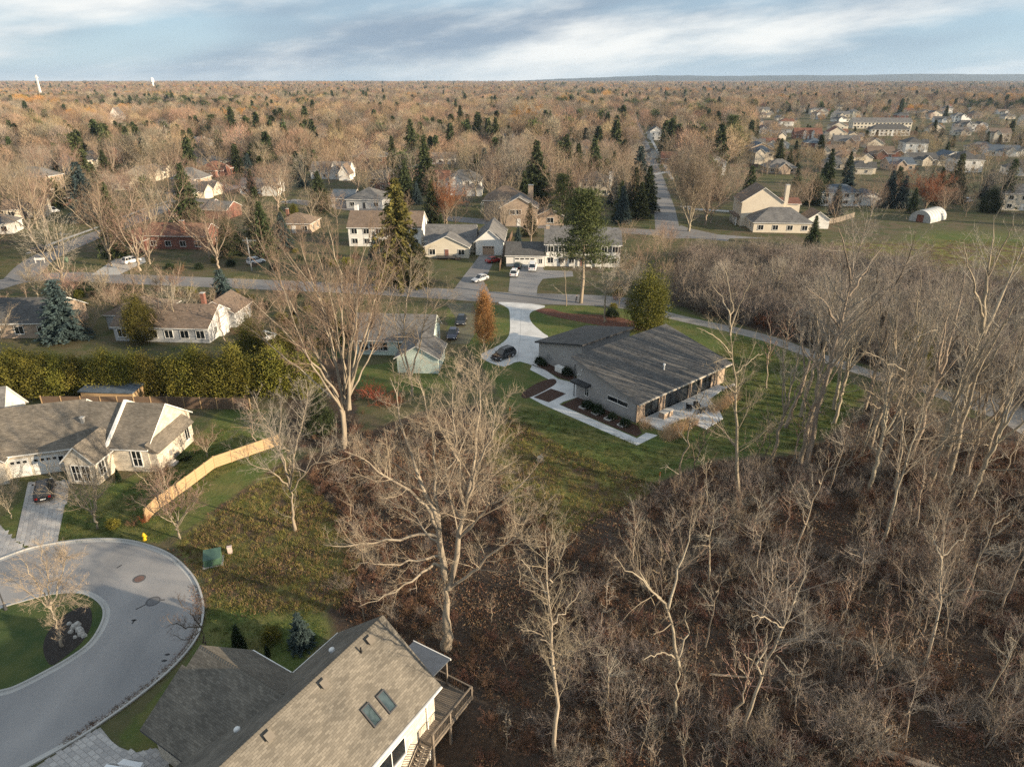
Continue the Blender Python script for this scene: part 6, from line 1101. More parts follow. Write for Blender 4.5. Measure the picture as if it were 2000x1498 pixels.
plant_px('spruce', 'golden-brown evergreen between the hedge and the brown roof', 'tree', CED[0], 283, 668, 548); plant_px('spruce', 'tall spruce pair member with cone-laden tip near the slate bungalow', 'tree', SPR[2], 805, 322, 232, group='spruce pair'); plant_px('spruce', 'tall spruce pair member with cone-laden tip near the slate bungalow', 'tree', SPR[2], 768, 330, 265, group='spruce pair'); plant_px('spruce', 'narrow blue spruce above the white arched house', 'tree', SPR[1], 964, 332, 288)
for bx, by, ty, k, lab in ((1000, 362, 293, 0, 'dense green spruce left of the grey flat bungalow'), (1031, 382, 315, 0, 'slim green spruce beside the brick chimney'), (1035, 462, 395, 0, 'green spruce in front of the tan brick gable'), (1058, 385, 335, 1, 'blue-green spruce behind the tan brick house'), (1238, 408, 325, 0, 'dark spruce at the avenue corner'), (1197, 402, 345, 1, 'blue spruce beside the white chimney'), (845, 440, 350, 0, 'narrow green spruce against the rust-crowned tree'), (815, 400, 355, 1, 'small blue spruce behind the golden spruce'), (1012, 478, 442, 1, 'little blue spruce by the board fence'), (1585, 483, 420, 0, 'bushy spruce in front of the slate hip wing'), (1630, 420, 360, 1, 'frosted blue spruce in front of the split-level house'), (1615, 362, 290, 2, 'big dark spruce behind the split-level house'), (1655, 345, 295, 0, 'blue-green spruce in the back gardens'), (1520, 325, 270, 2, 'dark layered spruce behind the beige house'), (1540, 330, 290, 0, 'slim green spruce beside the layered one'), (968, 300, 228, 0, 'dark pointed spruce in the wood above the bungalows'), (900, 270, 205, 0, 'tall spruce on the wooded rise')): plant_px('spruce', lab, 'tree', SPR[k], bx, by, ty)
plant_px('pine', 'tall pine with bare lower trunk at the roadside bed', 'tree', PINE[0], 1136, 592, 362, wide=1.25); plant_px('pine', 'layered green pine behind the white colonial garage', 'tree', PINE[1], 1095, 440, 335); plant_px('pine', 'round dark pine left of the long avenue', 'tree', PINE[1], 1425, 300, 222, wide=1.2); plant_px('pine', 'pale green pine among the bare crowns of the old neighbourhood', 'tree', PINE[1], 420, 268, 222, wide=1.5); plant_px('pine', 'olive green pine beside the blue-roofed white house', 'tree', PINE[1], 485, 275, 228, wide=1.4); plant_px('pine', 'dense olive pine left of the pale round tree', 'tree', CED[1], 527, 275, 228)
plant_px('cedar', 'big golden-green cedar behind the modern house', 'tree', CED[0], 1262, 646, 488); plant_px('cedar', 'olive cedar deep among the bare trunks by the trail', 'tree', CED[0], 1768, 755, 590, wide=.8); plant_px('cedar', 'dark rounded cedar behind the shed of the corner lot', 'tree', CED[1], 60, 408, 348, wide=1.3); plant_px('cedar', 'dark round evergreen beyond the hoop house', 'tree', CED[1], 1930, 415, 352); plant_px('cedar', 'narrow dark cedar at the beige two-storey house', 'tree', SPR[2], 1958, 408, 310); plant_px('cedar', 'dark green cedar beside the ivy-grown red brick house', 'tree', CED[1], 452, 500, 408, wide=.9); plant_px('cedar', 'golden conical evergreen below the twin maples', 'tree', CED[0], 575, 425, 388); plant_px('cedar', 'dark rounded evergreen behind the beige house', 'tree', CED[1], 1590, 400, 330, wide=1.2); plant_px('cedar', 'second dark rounded evergreen nearer the tall chimney', 'tree', CED[1], 1555, 392, 335, wide=1.1)
plant_px('cedar', 'olive cedar mass beside the brown-roofed bungalow', 'tree', CED[0], 500, 720, 585, wide=.85); plant_px('cedar', 'dark olive cedar left of the many-stemmed maple', 'tree', CED[0], 560, 742, 610, wide=.8); plant_px('cedar', 'dark green evergreen bush below the many-stemmed maple', 'tree', CED[1], 625, 845, 745, wide=.9)
plant_px('leafy_tree', 'rounded tree with rust-orange crown across the street', 'tree', TANTREE, 872, 440, 340, wide=1.15); plant_px('leafy_tree', 'wide russet oak crown behind the hoop house', 'tree', TANTREE, 1805, 415, 325, wide=1.5); plant_px('leafy_tree', 'small maroon tree beside the white arched house', 'tree', TANTREE, 970, 372, 318); plant_px('bare_tree', 'large pale bare tree at the avenue corner', 'tree', bare('bare_tree', 161, limbs_vase, {**spec_near(.6, .45, .2, .8, .016), 't0': .15}, BARK_P, TWIG_P, 22.0, .34, k=9, spread=24, trunk=.1), 1345, 452, 245, wide=1.0); plant_px('bare_tree', 'weeping grey bare tree at the roadside bed', 'tree', bare('bare_tree', 160, limbs_fork, {**spec_near(.45, .34, .16, .9, .014), 'twup': -.7, 't0': .25}, BARK, TWIG_G, 12., .2, fork=.5, k=6, spread=60), 1180, 630, 485); plant_px('bare_tree', 'dark-trunked bare tree at the roadside bed', 'tree', SAPL[0], 1106, 598, 470)
plant_px('bare_tree', 'tall bare street tree with ivy-dark trunk near the white crossover', 'tree', MID[0], 218, 521, 340, wide=.85); plant_px('bare_tree', 'broad bare tree in front of the red brick garage', 'tree', MID[4], 293, 516, 345, wide=.9); plant_px('bare_tree', 'sprawling bare maple of the twin pair above the white bungalow', 'tree', MID[1], 500, 412, 318, wide=1.35, group='twin maples'); plant_px('bare_tree', 'sprawling bare maple of the twin pair above the white bungalow', 'tree', MID[1], 545, 415, 312, wide=1.25, group='twin maples'); plant_px('bare_tree', 'pale round-crowned bare tree standing out among the brown crowns', 'tree', MID[3], 645, 268, 218, wide=1.25)
plant_px('bare_tree', 'brown bare bush-tree beside the blue spruce at the corner', 'tree', VASE[1], 140, 590, 510, wide=1.4); plant_px('bare_tree', 'tan bare tree overhanging the side street', 'tree', VASE[0], 75, 585, 505, wide=1.4); plant_px('bare_tree', 'bare tree leaning in beside the slate grey roof', 'tree', VASE[0], -5, 700, 600, wide=1.2); plant_px('bare_tree', 'dark bare tree in front of the brown-roofed bungalow', 'tree', SAPL[1], 325, 665, 552, wide=1.6); plant_px('bare_tree', 'reddish bare thicket tree at the bungalow drive', 'tree', VASE[1], 420, 622, 565, wide=1.3)
for (bx, by, ty, k) in ((318, 196, 168, 0), (345, 255, 228, 0), (585, 222, 193, 0), (310, 200, 180, 0), (1040, 262, 190, 0), (1112, 178, 165, 0)): plant_px('willow', 'golden orange willow crown among the bare woods', 'tree', WILLOW, bx, by, ty, wide=1.7, group='golden willows')
# the cedar hedge: each tree of it
hl = GP((-60, 772), (0, 771), (150, 772), (300, 770), (420, 770), (520, 768), (600, 772)); tot = resample(np.c_[np.array(hl), np.zeros(len(hl))], 25)
for i, q in enumerate(tot): plant('cedar', 'olive-gold cedar of the tall clipped hedge behind the board fence', 'tree', HEDGE[i % 3], (q[0] + rs.normal(0, .25), q[1] + rs.normal(0, .3)), 7.9 * rs.uniform(.86, 1.1), 'cedar hedge', wide=1.12)
# small garden plants
for nm, pr, bx, by, ty, lab, w in (('arborvitae', CONE, 469, 1276, 1217, 'dark pointed arborvitae on the lawn beyond the tan roof', 1.0), ('arborvitae', CONE, 523, 1282, 1255, 'small dark cone shrub between the arborvitae and the roof', .8), ('bush', BUSHY, 530, 1250, 1222, 'round golden green bush in a mulch ring', 1.0), ('spruce', SPR[1], 589, 1262, 1196, 'small frosty blue spruce in a mulch ring beyond the roof', 1.3), ('arborvitae', CONE, 233, 942, 912, 'little dark cone conifer at the cream stone corner', .8), ('bush', BUSHY, 222, 1028, 1010, 'golden mounded bush on the front lawn bed', 1.2), ('bush', BUSH, 362, 896, 878, 'dark green bush beside the side steps', 1.2), ('shrub', REDS[1], 318, 928, 898, 'red-brown twiggy shrub at the front corner of the bungalow', 1.0), ('shrub', REDS[1], 262, 1026, 1008, 'dry straw-coloured shrub at the end of the board fence', 1.1), ('shrub', REDS[0], 285, 1018, 1000, 'dry reddish shrub at the end of the board fence', 1.0), ('shrub', REDS[0], 1505, 640, 600, 'red-twigged dogwood on the trail verge', 1.2), ('shrub', REDS[0], 730, 775, 745, 'rusty red shrub thicket below the forked tree', 2.0), ('shrub', REDS[0], 760, 790, 765, 'low rusty shrub beside the forked tree', 2.0), ('bush', BUSH, 165, 568, 545, 'dark red-brown hedge bush at the street lawn', 2.0)): plant_px(nm, lab, 'shrub' if nm not in ('spruce',) else 'tree', pr, bx, by, ty, wide=w)
for i, (x, y) in enumerate(((-1.0, 8.6), (-.9, 7.9), (-1.2, 6.0), (-1.0, 3.6), (-1.2, 1.2), (5.1, 18.2), (5.0, 23.6), (5.1, 24.6))): q = MODERN @ Vector((x, y, 0)); plant('bush', 'clipped dark evergreen bush in the bed along the grey brick wall', 'shrub', BUSH, q, 1.25 + .25 * (i % 3), 'foundation bushes')
for i, (px, py) in enumerate(((1300, 850), (1312, 846), (1322, 842), (1333, 838), (1343, 834), (1353, 828), (1305, 858), (1320, 853), (1392, 805), (1402, 800), (1412, 795), (1420, 788), (1428, 782), (1436, 778), (1260, 835))): plant_px('ornamental_grass', 'tall straw-coloured ornamental grass clump edging the patio', 'grass clump', GRASSY, px, py, group='patio grasses', wide=1.0)
for i in range(11):
    px, py = 138 + rs.uniform(-6, 34), 1246 - i * 2.6; p = G(px, py); r = .28 * rs.uniform(.6, 1.3); v = rs.normal(0, 1, (7, 3)); pts = [(math.cos(a) * r * rs.uniform(.7, 1.2), math.sin(a) * r * rs.uniform(.6, 1.1)) for a in np.linspace(0, 6.28, 8)[:-1]]; o = MB().hull([(*q, 0) for q in pts], [(q[0] * .6, q[1] * .6, r * rs.uniform(.7, 1.1)) for q in pts]).build('rock', ROCK); o.location = (p.x, p.y, .09); tag(o, 'pale limestone boulder lining the island bed', 'rock', 'island boulders')
def log(p0, p1, r, lab):
    a, b = G(*p0), G(*p1); o = MB().tube((a.x, a.y, r * .8 + float(hz(a.x, a.y))), (b.x, b.y, r * 1.0 + float(hz(b.x, b.y))), r, r * .6, 9).build('fallen_log', BARK); tag(o, lab, 'log', 'fallen logs')
for a, b, r in (((1700, 1465), (1900, 1530), .28), ((1655, 1250), (1780, 1300), .16), ((1760, 1155), (1990, 1175), .13), ((1740, 1060), (1850, 1160), .11), ((1385, 1318), (1470, 1325), .1), ((1650, 1490), (1740, 1420), .15), ((1860, 1080), (1960, 1180), .13), ((1560, 1232), (1640, 1262), .1)): log(a, b, r, 'fallen grey log lying in the brambles of the wood')
p = G(1055, 900); o = thing('stump', 'sawn tree stump with split bark on the rough lawn', 'stump', (p.x, p.y, 0)); lathe('base', [(.55, 0), (.42, .15), (.38, .55)], BARK_P, o, 9); MB().tube((.1, 0, .5), (.2, .1, .95), .2, .05, 6).build('splinter', BARK_P, parent=o)

# ------------------------------------------------------------------ the wood on the slope, tree by tree
def poisson(poly, gap, n, seed):
    rng = np.random.RandomState(seed); xs = [p[0] for p in poly]; ys = [p[1] for p in poly]; out = []
    for _ in range(n * 25):
        if len(out) >= n: break
        x, y = rng.uniform(min(xs), max(xs)), rng.uniform(min(ys), max(ys))
        if not inside(poly, np.array([x]), np.array([y]))[0]: continue
        if any((x - a) ** 2 + (y - b) ** 2 < gap * gap for a, b in out): continue
        out.append((x, y))
    return out
NB = [34]
wood_poly = GP((1180, 1490), (1130, 1300), (1210, 1120), (1330, 1010), (1480, 930), (1640, 900), (1720, 800), (1900, 850), (2120, 930), (2300, 1200), (2400, 1498)); wd = poisson(wood_poly, 3.0, 68, 5)
for i, (x, y) in enumerate(wd):
    k = i % 3; px, py = proj(x, y, 0)
    if k == 0 and px > 1500: plant('bare_tree', 'bare woodland tree on the bramble slope', 'tree', WOODS[i % len(WOODS)], (x, y), rs.uniform(11, 19), 'woodland trees on the slope', lean=(rs.uniform(-.02, .16), rs.uniform(-.08, .08)))
    else: plant('bare_tree', 'spindly bare sapling among the brambles of the slope', 'tree', SAPL[i % 3] if i % 2 else WOODS[i % 4], (x, y), rs.uniform(6, 11.5), 'woodland saplings on the slope', lean=(rs.uniform(-.12, .2), rs.uniform(-.1, .1)), wide=1.15)
tw_poly = GP((1325, 600), (1325, 500), (1480, 490), (1650, 520), (1850, 545), (2120, 600), (2200, 800), (1980, 700), (1850, 740), (1650, 690), (1480, 640)); tw = poisson(tw_poly, 3.6, 58, 9)
for i, (x, y) in enumerate(tw): plant('bare_tree', 'grey bare tree of the thicket behind the gravel trail', 'tree', (SAPL[i % 3], WOODS[i % 4], MID[2])[i % 3], (x, y), rs.uniform(5, 10.5), 'thicket trees behind the trail', wide=1.2)
TALL = [bare('bare_tree', 171 + i, limbs_fork, {'t0': .3, 'levels': [LV(spacing=.62, ang=(18, 42), ratio=.36, n=6, wob=.09, up=.09, rk=.0095, lmax=5.5), LV(spacing=.42, t0=.12, ang=(20, 48), ratio=.42, n=4, wob=.13, up=.08, rk=.008, lmax=2.3, rmin=.008)], 'tws': .2, 'twL': .65, 'tww': .010, 'mid_twigs': .5}, t, TWIG_G, 25.0, .33, fork=.42, k=4, spread=17, lean=.05) for i, t in enumerate((BARK, BARK_P, BARK))]
tl = poisson(GP((1480, 900), (1560, 800), (1690, 745), (1830, 790), (2030, 860), (2080, 1010), (1900, 1010), (1650, 960)), 3.4, 28, 44)
for i, (x, y) in enumerate(tl): plant('bare_tree', 'tall upright bare tree of the stand between the lawn and the trail', 'tree', TALL[i % 3], (x, y), rs.uniform(17, 26), 'tall stand by the trail', lean=(rs.uniform(-.02, .12), rs.uniform(-.05, .05)))
cl_poly = GP((640, 940), (700, 860), (1000, 1020), (1150, 1060), (1000, 1300), (1180, 1470), (950, 1480), (900, 1330), (690, 1210)); 
for i, (x, y) in enumerate(poisson(cl_poly, 4.2, 16, 21)): plant('bare_tree', 'thin grey sapling in the leaf litter around the great pale tree', 'tree', SAPL[i % 3], (x, y), rs.uniform(2.5, 5.5), 'saplings around the great tree', wide=1.2)
st_poly = GP((1180, 600), (1215, 470), (1270, 470), (1330, 500), (1320, 600), (1200, 610))
for i, (x, y) in enumerate(poisson(st_poly, 4.0, 16, 23)): plant('bare_tree', 'tan bare tree of the copse beside the white colonial', 'tree', (MID[0], SAPL[1], MID[1])[i % 3], (x, y), rs.uniform(6, 11), 'copse beside the colonial')

yard = GP((-20, 640), (0, 570), (180, 566), (440, 570), (700, 585), (700, 690), (560, 720), (440, 690), (430, 640), (150, 600), (20, 590)); yard2 = GP((240, 535), (420, 540), (480, 520), (690, 560), (820, 560), (830, 520), (640, 490), (480, 480), (430, 500))
def off_house(x, y, m=.75): return all((x - a) ** 2 + (y - b) ** 2 > (r * m) ** 2 for a, b, r in HOUSES)
yt = [q for q in poisson(yard, 4.0, 46, 31) + poisson(yard2, 5.0, 22, 33) if off_house(*q)]
for i, (bx_, by_, ty_) in enumerate(((215, 640, 560), (255, 625, 545), (345, 655, 545), (180, 655, 590), (400, 640, 560))): plant_px('bare_tree', 'wide brown bare tree crowding the brown-roofed bungalow', 'tree', MID[(0, 1, 2, 1, 0)[i]], bx_, by_, ty_, wide=1.2, group='trees crowding the bungalow')
for i, (x, y) in enumerate(yt[:36]): plant('bare_tree', 'brown bare garden tree on the lots between the hedge and the street', 'tree', (SAPL[1], VASE[1], SAPL[2], MID[0], VASE[0])[i % 5], (x, y), rs.uniform(4.5, 8.5), 'garden trees by the street', wide=rs.uniform(1.0, 1.5))
sh = [q for q in poisson(yard, 2.4, 60, 35) + poisson(yard2, 3.0, 30, 36) + poisson(GP((1190, 625), (1200, 560), (1300, 560), (1310, 600), (1290, 630)), 2.5, 10, 37) if off_house(*q, .8)]
for i, (x, y) in enumerate(sh): k = i % 3; plant('shrub', ('leafless brown garden shrub near the street', 'rounded dark evergreen garden shrub near the street', 'olive evergreen garden shrub near the street')[k], 'shrub', (REDS[1], BUSH, BUSHY)[k], (x, y), rs.uniform(1.2, 2.4), 'garden shrubs', wide=1.15)
# undergrowth and grasses, which nobody could count
def cloud(poly, per_m2, rng, avoid=()):
    xs = [p[0] for p in poly]; ys = [p[1] for p in poly]; n = int((max(xs) - min(xs)) * (max(ys) - min(ys)) * per_m2); x = rng.uniform(min(xs), max(xs), n); y = rng.uniform(min(ys), max(ys), n); k = inside(poly, x, y)
    for a in avoid: k &= ~inside(a, x, y)
    return np.stack([x[k], y[k], hz(x[k], y[k])], 1)
rng = np.random.RandomState(77)
def clumpy(p, rng, f=.13, cut=0.0):
    v = np.sin(p[:, 0] * f * 2.1 + 1.3 * np.sin(p[:, 1] * f * 1.7)) + np.sin(p[:, 1] * f * 2.6 + 1.1 * np.sin(p[:, 0] * f * 1.9 + 2)); return p[v + rng.normal(0, .6, len(p)) > cut]
FGHOUSE = [tuple((Matrix.Rotation(math.radians(-31), 3, 'Z') @ Vector((x, y, 0)) + Vector((-9.3, 37.2, 0)))[:2]) for x, y in ((-18, -30), (-18, -3.2), (-5.2, -3.2), (-5.2, 1), (1, 1), (1, 3.4), (7.6, 3.4), (7.6, -6), (12, -30))]
A = clumpy(cloud(GP((1100, 1498), (1040, 1330), (1180, 1080), (1290, 960), (1400, 905), (1560, 895), (1660, 850), (1740, 800), (1900, 860), (2150, 930), (2400, 1300), (2500, 1700), (1100, 1700)), 1.0, rng, [FGHOUSE]), rng, .16, -.15); B = .0 + clumpy(cloud(GP((600, 930), (700, 870), (840, 830), (930, 850), (1010, 1010), (1150, 1060), (1180, 1100), (1040, 1330), (1100, 1498), (900, 1500), (700, 1220), (640, 1190), (690, 1090)), 1.0, rng, [FGHOUSE]), rng, cut=-.4); C0 = cloud(GP((1325, 600), (1330, 500), (1600, 512), (2150, 600), (2200, 860), (1900, 762), (1700, 708), (1480, 640)), .55, rng); D = clumpy(cloud(GP((560, 760), (690, 740), (720, 850), (600, 900)), .8, rng), rng)
C = C0[:1]; und = np.concatenate([A, B, D]); n = len(und); inb = (np.arange(n) >= len(A)); scatter('undergrowth', und, rng.uniform(0, 6.28, n), rng.uniform(.55, 1.25, n) * np.where(inb, .7, 1), np.where(inb, rng.choice(3, n, p=(.45, .1, .45)), rng.choice(4, n, p=(.36, .26, .28, .1))), BRUSH, 'russet and grey brambles and dead stems covering the woodland floor', 'undergrowth')
S0 = clumpy(cloud(GP((1150, 1498), (1100, 1330), (1200, 1090), (1300, 980), (1420, 925), (1580, 915), (1700, 850), (1900, 880), (2150, 950), (2400, 1300), (2400, 1700), (1150, 1700)), .3, rng, [FGHOUSE]), rng, .1, -.5); n = len(S0); kk_ = rng.choice(3, n); scatter('scrub', S0, rng.uniform(0, 6.28, n), rng.uniform(2.2, 5.5, n) / np.array([SAPL[j].h for j in kk_]), kk_, SAPL, 'tangle of thin grey stems and twigs filling the lower wood', 'scrub')
n = len(C0); scatter('thicket', C0, rng.uniform(0, 6.28, n), rng.uniform(1.0, 2.1, n), rng.choice(3, n, p=(.25, .3, .45)), [BRUSH[0], BRUSH[1], BRUSH[3]], 'grey-brown leafless thicket filling the ground behind the trail', 'thicket')
def litter_proto(seed, cm):
    rg = np.random.RandomState(seed); p = rg.normal(0, .45, (46, 3)) * (1, 1, 0) + np.array((0, 0, .02)); g = Geo(); g.tris(leaf_tris(rg, p, .15, np.array((0, 0, .25)), 1.0, .8)); return Proto(None, g, cm, cm, 'leaves')
LIT = [litter_proto(181, mat('dead_leaf_rust', (.19, .10, .056), (.12, .068, .042), 1, .9, vary=.3)), litter_proto(182, mat('dead_leaf_tan', (.2, .14, .09), (.13, .095, .063), 1, .9, vary=.3))]
LA = cloud(GP((600, 930), (700, 860), (840, 810), (930, 830), (1010, 1010), (1180, 990), (1290, 945), (1400, 905), (1560, 895), (1660, 850), (1740, 800), (2100, 900), (2300, 1300), (2300, 1700), (900, 1700), (700, 1220), (640, 1190), (690, 1090)), 1.6, rng, [FGHOUSE]); LB = clumpy(cloud(GP((345, 1065), (430, 995), (560, 905), (650, 990), (710, 1090), (670, 1190), (520, 1200), (405, 1190)), 1.2, rng, []), rng, .25, .3); LC = clumpy(cloud(GP((985, 810), (1110, 880), (1240, 925), (1290, 950), (1160, 1020), (1080, 1070), (950, 900)), .8, rng), rng, .25, .5)
gl = np.array(offset(OUT, -.35)); LD = np.c_[np.repeat(gl[60:110], 3, 0) + rng.normal(0, .12, (150, 2)), np.full(150, .012)]; ll = np.concatenate([LA, LB, LC, LD]); n = len(ll); scatter('leaf_litter', ll, rng.uniform(0, 6.28, n), rng.uniform(.6, 1.3, n) * np.where(np.arange(n) >= n - 150, .45, 1), rng.choice(2, n, p=(.6, .4)), LIT, 'rust and tan fallen leaves lying over the woodland floor', 'leaves')
ST = [OUT + [(-75, 20), (-75, 45)]]
M1 = cloud(GP((345, 1065), (430, 995), (560, 905), (650, 990), (710, 1090), (670, 1190), (520, 1200), (405, 1190), (398, 1130)), 11, rng, ST); M2 = clumpy(cloud(GP((985, 810), (1110, 880), (1240, 925), (1290, 950), (1160, 1020), (1080, 1070), (1000, 1000), (950, 900)), 9, rng), rng, cut=-1.2); M3 = cloud(GP((1500, 520), (1620, 480), (1900, 468), (2100, 480), (2100, 570), (1800, 560)), 1.2, rng)
mg = np.concatenate([M1, M2, M3]); n = len(mg); scatter('meadow_grass', mg, rng.uniform(0, 6.28, n), rng.uniform(.5, 1.3, n), rng.choice(3, n, p=(.5, .25, .25)), TUFTS, 'tufted straw and green grass of the rough clearing', 'grass')
lawn = cloud(GP((985, 800), (1000, 850), (1100, 900), (1200, 950), (1290, 930), (1400, 890), (1560, 878), (1640, 828), (1690, 765), (1580, 703), (1440, 655), (1400, 690), (1450, 780), (1290, 880), (1060, 800)), 7, rng); lw2 = cloud(GP((115, 1056), (130, 985), (240, 955), (300, 920), (430, 830), (545, 872), (430, 930), (330, 1035), (340, 1058), (283, 1056)), 8, rng, ST); lw3 = cloud(GP((400, 1190), (480, 1168), (620, 1185), (640, 1240), (500, 1300), (372, 1292)), 8, rng, [FGHOUSE]); lg = np.concatenate([lawn, lw2, lw3]); n = len(lg); scatter('lawn_grass', lg, rng.uniform(0, 6.28, n), rng.uniform(.7, 1.4, n), rng.choice(2, n, p=(.7, .3)), LAWNT, 'short green blades standing up from the lawns', 'grass')

# ------------------------------------------------------------------ neighbourhood and far woods
rng = np.random.RandomState(5)
def band(y0, y1, gap, keep_p):
    ys = np.arange(y0, y1, gap); P = []
    for y in ys:
        w = y * .80 + 40; x = np.arange(-w, w, gap); P.append(np.stack([x + rng.uniform(-.5, .5, len(x)) * gap, np.full(len(x), y) + rng.uniform(-.5, .5, len(x)) * gap], 1))
    P = np.concatenate(P); return P[rng.uniform(0, 1, len(P)) < keep_p]
def dist_line(p, line):
    d = np.full(len(p), 1e9)
    for a, b in zip(line, line[1:]):
        a, b = np.array(a), np.array(b); ab = b - a; t = np.clip(((p - a) @ ab) / (ab @ ab), 0, 1); d = np.minimum(d, np.linalg.norm(p - (a + t[:, None] * ab), axis=1))
    return d
def clear_ok(p, h):
    """keep trees off roads, roofs and the open fields, and out of the sight lines to houses that stand in open view"""
    k = np.ones(len(p), bool)
    for l, g in ((street_line, 6.0), (st2, 7.0), (ns, 5.5), (walk, 3.0), (GP((560, 392), (800, 420), (1000, 438), (1240, 452), (1345, 459), (1425, 466)), 6), (trail, 5)): k &= dist_line(p, l) > g
    for x, y, r in HOUSES: k &= (p[:, 0] - x) ** 2 + (p[:, 1] - y) ** 2 > (r * .9 + 1.5) ** 2
    for po in (GP((1480, 530), (1620, 452), (1700, 440), (2100, 420), (2100, 575), (1800, 565)), GP((1420, 345), (1500, 338), (1500, 322), (1420, 322)), GP((880, 575), (960, 580), (990, 560), (1130, 580), (1200, 580), (1200, 520), (820, 500))): k &= ~inside(po, p[:, 0], p[:, 1])
    q = np.array([proj(a, b, hh * .55) for (a, b), hh in zip(p, h)]); r_ = FOC * 3.0 / p[:, 1]; drop = rng.uniform(0, 1, len(p))
    for x0, x1, y0, y1, Y in CLEAR: k &= ~((q[:, 0] > x0 - r_) & (q[:, 0] < x1 + r_) & (p[:, 1] < Y) & (q[:, 1] > y0 - 8) & (q[:, 1] < y1 + FOC * 9 / Y) & (drop < .55))
    return k
near_b = band(150, 620, 8.8, .88); hgt = rng.uniform(9.5, 19, len(near_b)); k = clear_ok(near_b, hgt); k &= ~((near_b[:, 1] < 165) & (near_b[:, 0] > -60)); k &= ~((near_b[:, 1] < 200) & (near_b[:, 0] > 12)); sub_ = (near_b[:, 0] > .33 * near_b[:, 1]) & (near_b[:, 1] > 270); hgt = np.where(sub_, hgt * .62, hgt); k &= ~(sub_ & (rng.uniform(0, 1, len(k)) < .35)); near_b, hgt = near_b[k], hgt[k]; o_ = np.argsort(near_b[:, 1]); near_b, hgt = near_b[o_], hgt[o_]
def field(p, f, ph):
    x, y = p[:, 0], p[:, 1]; return np.sin(x * f + 1.9 * np.sin(y * f * .8 + ph)) + np.sin(y * f * 1.1 + 1.7 * np.sin(x * f * .7 - ph))
def kinds(p, pe, pw):
    """kinds in drifts: 0-3 bare crowns, 4-5 conifers, 6 willow"""
    n = len(p); a = field(p, .021, .4) + rng.normal(0, .7, n); t = np.digitize(a, (-.7, .25, 1.1)); e = field(p, .012, 2.2) + rng.normal(0, .5, n); u = rng.uniform(0, 1, n); t = np.where((e > .9) & (u < pe * 2.6), 4 + (u < pe * 1.7), t); t = np.where((e <= .9) & (u < pe * .35), 4, t); w = field(p, .017, 4.1) + rng.normal(0, .3, n); return np.where((w > 1.62) & (u > 1 - pw), 6, t)
typ = rng.choice(8, len(near_b), p=(.26, .19, .16, .11, .05, .14, .06, .03)); hgt = hgt * (1 + .22 * np.clip(field(near_b, .03, 1.1), -1.2, 1.2)); KN = ('tan', 'russet', 'grey', 'pale'); rest = []; nb = nc = 0
for (x, y), h_, t in zip(near_b, hgt, typ):
    if t < 5:
        if nb < 38: plant('bare_tree', 'bare %s-twigged deciduous tree between the houses of the neighbourhood' % (KN[t] if t < 4 else 'vase-shaped tan'), 'tree', MID[t], (x, y), h_, 'bare trees of the neighbourhood', wide=rs.uniform(.9, 1.3)); nb += 1
        else: rest.append((x, y, h_, t % 4 + (7 if y < 350 else 0)))
    elif t < 7:
        if nc < 90: plant('spruce', '%s spruce between the houses of the neighbourhood' % ('green' if t == 5 else 'blue-grey'), 'tree', SPR[0 if t == 5 else 1], (x, y), h_ * .95, 'spruces of the neighbourhood', wide=rs.uniform(.85, 1.2)); nc += 1
        else: rest.append((x, y, h_, 4))
    else: rest.append((x, y, h_, 5))
rest = np.array(rest); n = len(rest); KF = FAR + SPF + [WILLF] + MID[:4]; sc_ = rest[:, 2] / np.array([KF[int(i)].h for i in rest[:, 3]]); scatter('neighbourhood_woods', np.c_[rest[:, :2], np.zeros(n)], rng.uniform(0, 6.28, n), sc_, rest[:, 3], KF, 'brown bare crowns and dark conifers closing up behind the houses', 'woods')
f1 = band(620, 1500, 11.5, .92); f1 = f1[clear_ok(f1, np.full(len(f1), 9.0)) | (rng.uniform(0, 1, len(f1)) < .0)]; f2 = band(1500, 3200, 18, .92); f3 = band(3200, 6200, 27, .95); f4 = band(6200, 9000, 48, 1.0)
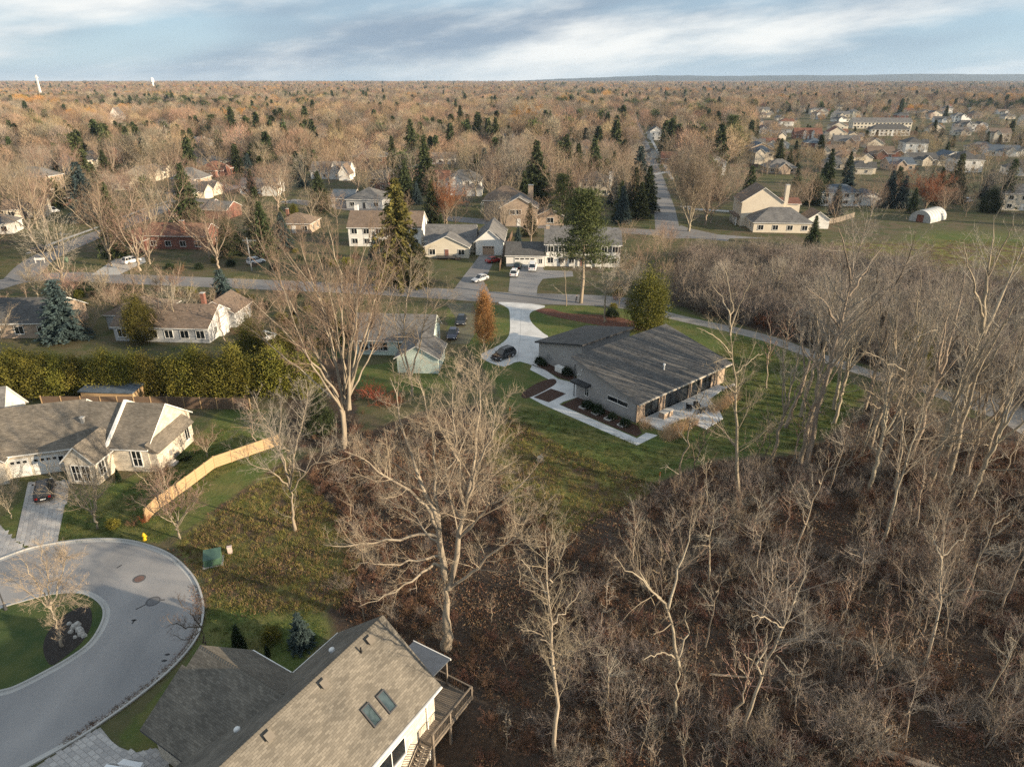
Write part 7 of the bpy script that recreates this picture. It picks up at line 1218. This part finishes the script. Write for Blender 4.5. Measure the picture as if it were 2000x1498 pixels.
f1k = kinds(f1, .15, .7); sub_ = (f1[:, 0] > .33 * f1[:, 1]) & (f1[:, 1] < 950); kk = ~(sub_ & (rng.uniform(0, 1, len(f1)) < .45)); f1, f1k, sub_ = f1[kk], f1k[kk], sub_[kk]; gap_ = field(f1, .011, 5.3) < 1.55; f1, f1k, sub_ = f1[gap_], f1k[gap_], sub_[gap_]; n = len(f1); scatter('far_woods', np.c_[f1, np.zeros(n)], rng.uniform(0, 6.28, n), rng.uniform(10.5, 18, n) * (1 + .25 * np.clip(field(f1, .016, 1.1), -1.3, 1.3)) * np.where(sub_, .6, 1) / np.array([KF[i].h for i in f1k]), f1k, KF, 'hazy brown bare woodland with scattered evergreens towards the horizon', 'woods')
ff = np.concatenate([f2, f3, f4]); KV = VFAR + [SPF[0], WILLF, SPF[1]]; fk = kinds(ff, .1, .7); fk = np.where(fk == 6, 4, np.where(fk == 5, 5, np.where(fk == 4, 3, fk % 3))); n = len(ff); s_ = rng.uniform(11, 19, n) * (1 + .25 * np.clip(field(ff, .006, 2.1), -1.3, 1.3)) * np.where(ff[:, 1] > 3200, 1.35, 1.0); scatter('horizon_woods', np.c_[ff, np.zeros(n)], rng.uniform(0, 6.28, n), s_ / np.array([KV[i].h for i in fk]), fk, KV, 'distant brown treetops merging at the horizon', 'woods')
# the wood carried on out of view, its trees added to shade the slope
bx = poisson([(50, -20), (90, -60), (150, -50), (150, 28), (85, 34), (54, 27)], 4.6, 95, 3) + poisson([(92, 40), (150, 35), (150, 110), (98, 95)], 6, 22, 4); bx = np.array(bx); n = len(bx); ki = rng.choice(len(WOODS), n); scatter('woods', np.c_[bx, np.zeros(n)], rng.uniform(0, 6.28, n), rng.uniform(12, 21, n) / np.array([WOODS[i].h for i in ki]), ki, WOODS, 'unseen bare trees added outside the view to shade the slope', 'woods')

# ------------------------------------------------------------------ the air
hzb = MB().box(-13900, 13900, -90, 13900, -4.2, 150).build('haze'); hzb['kind'] = 'stuff'; hzb['label'] = 'thin pale haze over the plain'; hzb['category'] = 'haze'
hm_ = bpy.data.materials.new('haze'); hm_.use_nodes = True; N = hm_.node_tree.nodes; N.clear(); out = N.new('ShaderNodeOutputMaterial'); pv = N.new('ShaderNodeVolumePrincipled'); pv.inputs['Color'].default_value = (.55, .72, .95, 1); pv.inputs['Density'].default_value = 0.00005; pv.inputs['Anisotropy'].default_value = .1; hm_.node_tree.links.new(pv.outputs[0], out.inputs['Volume']); hzb.data.materials.append(hm_)
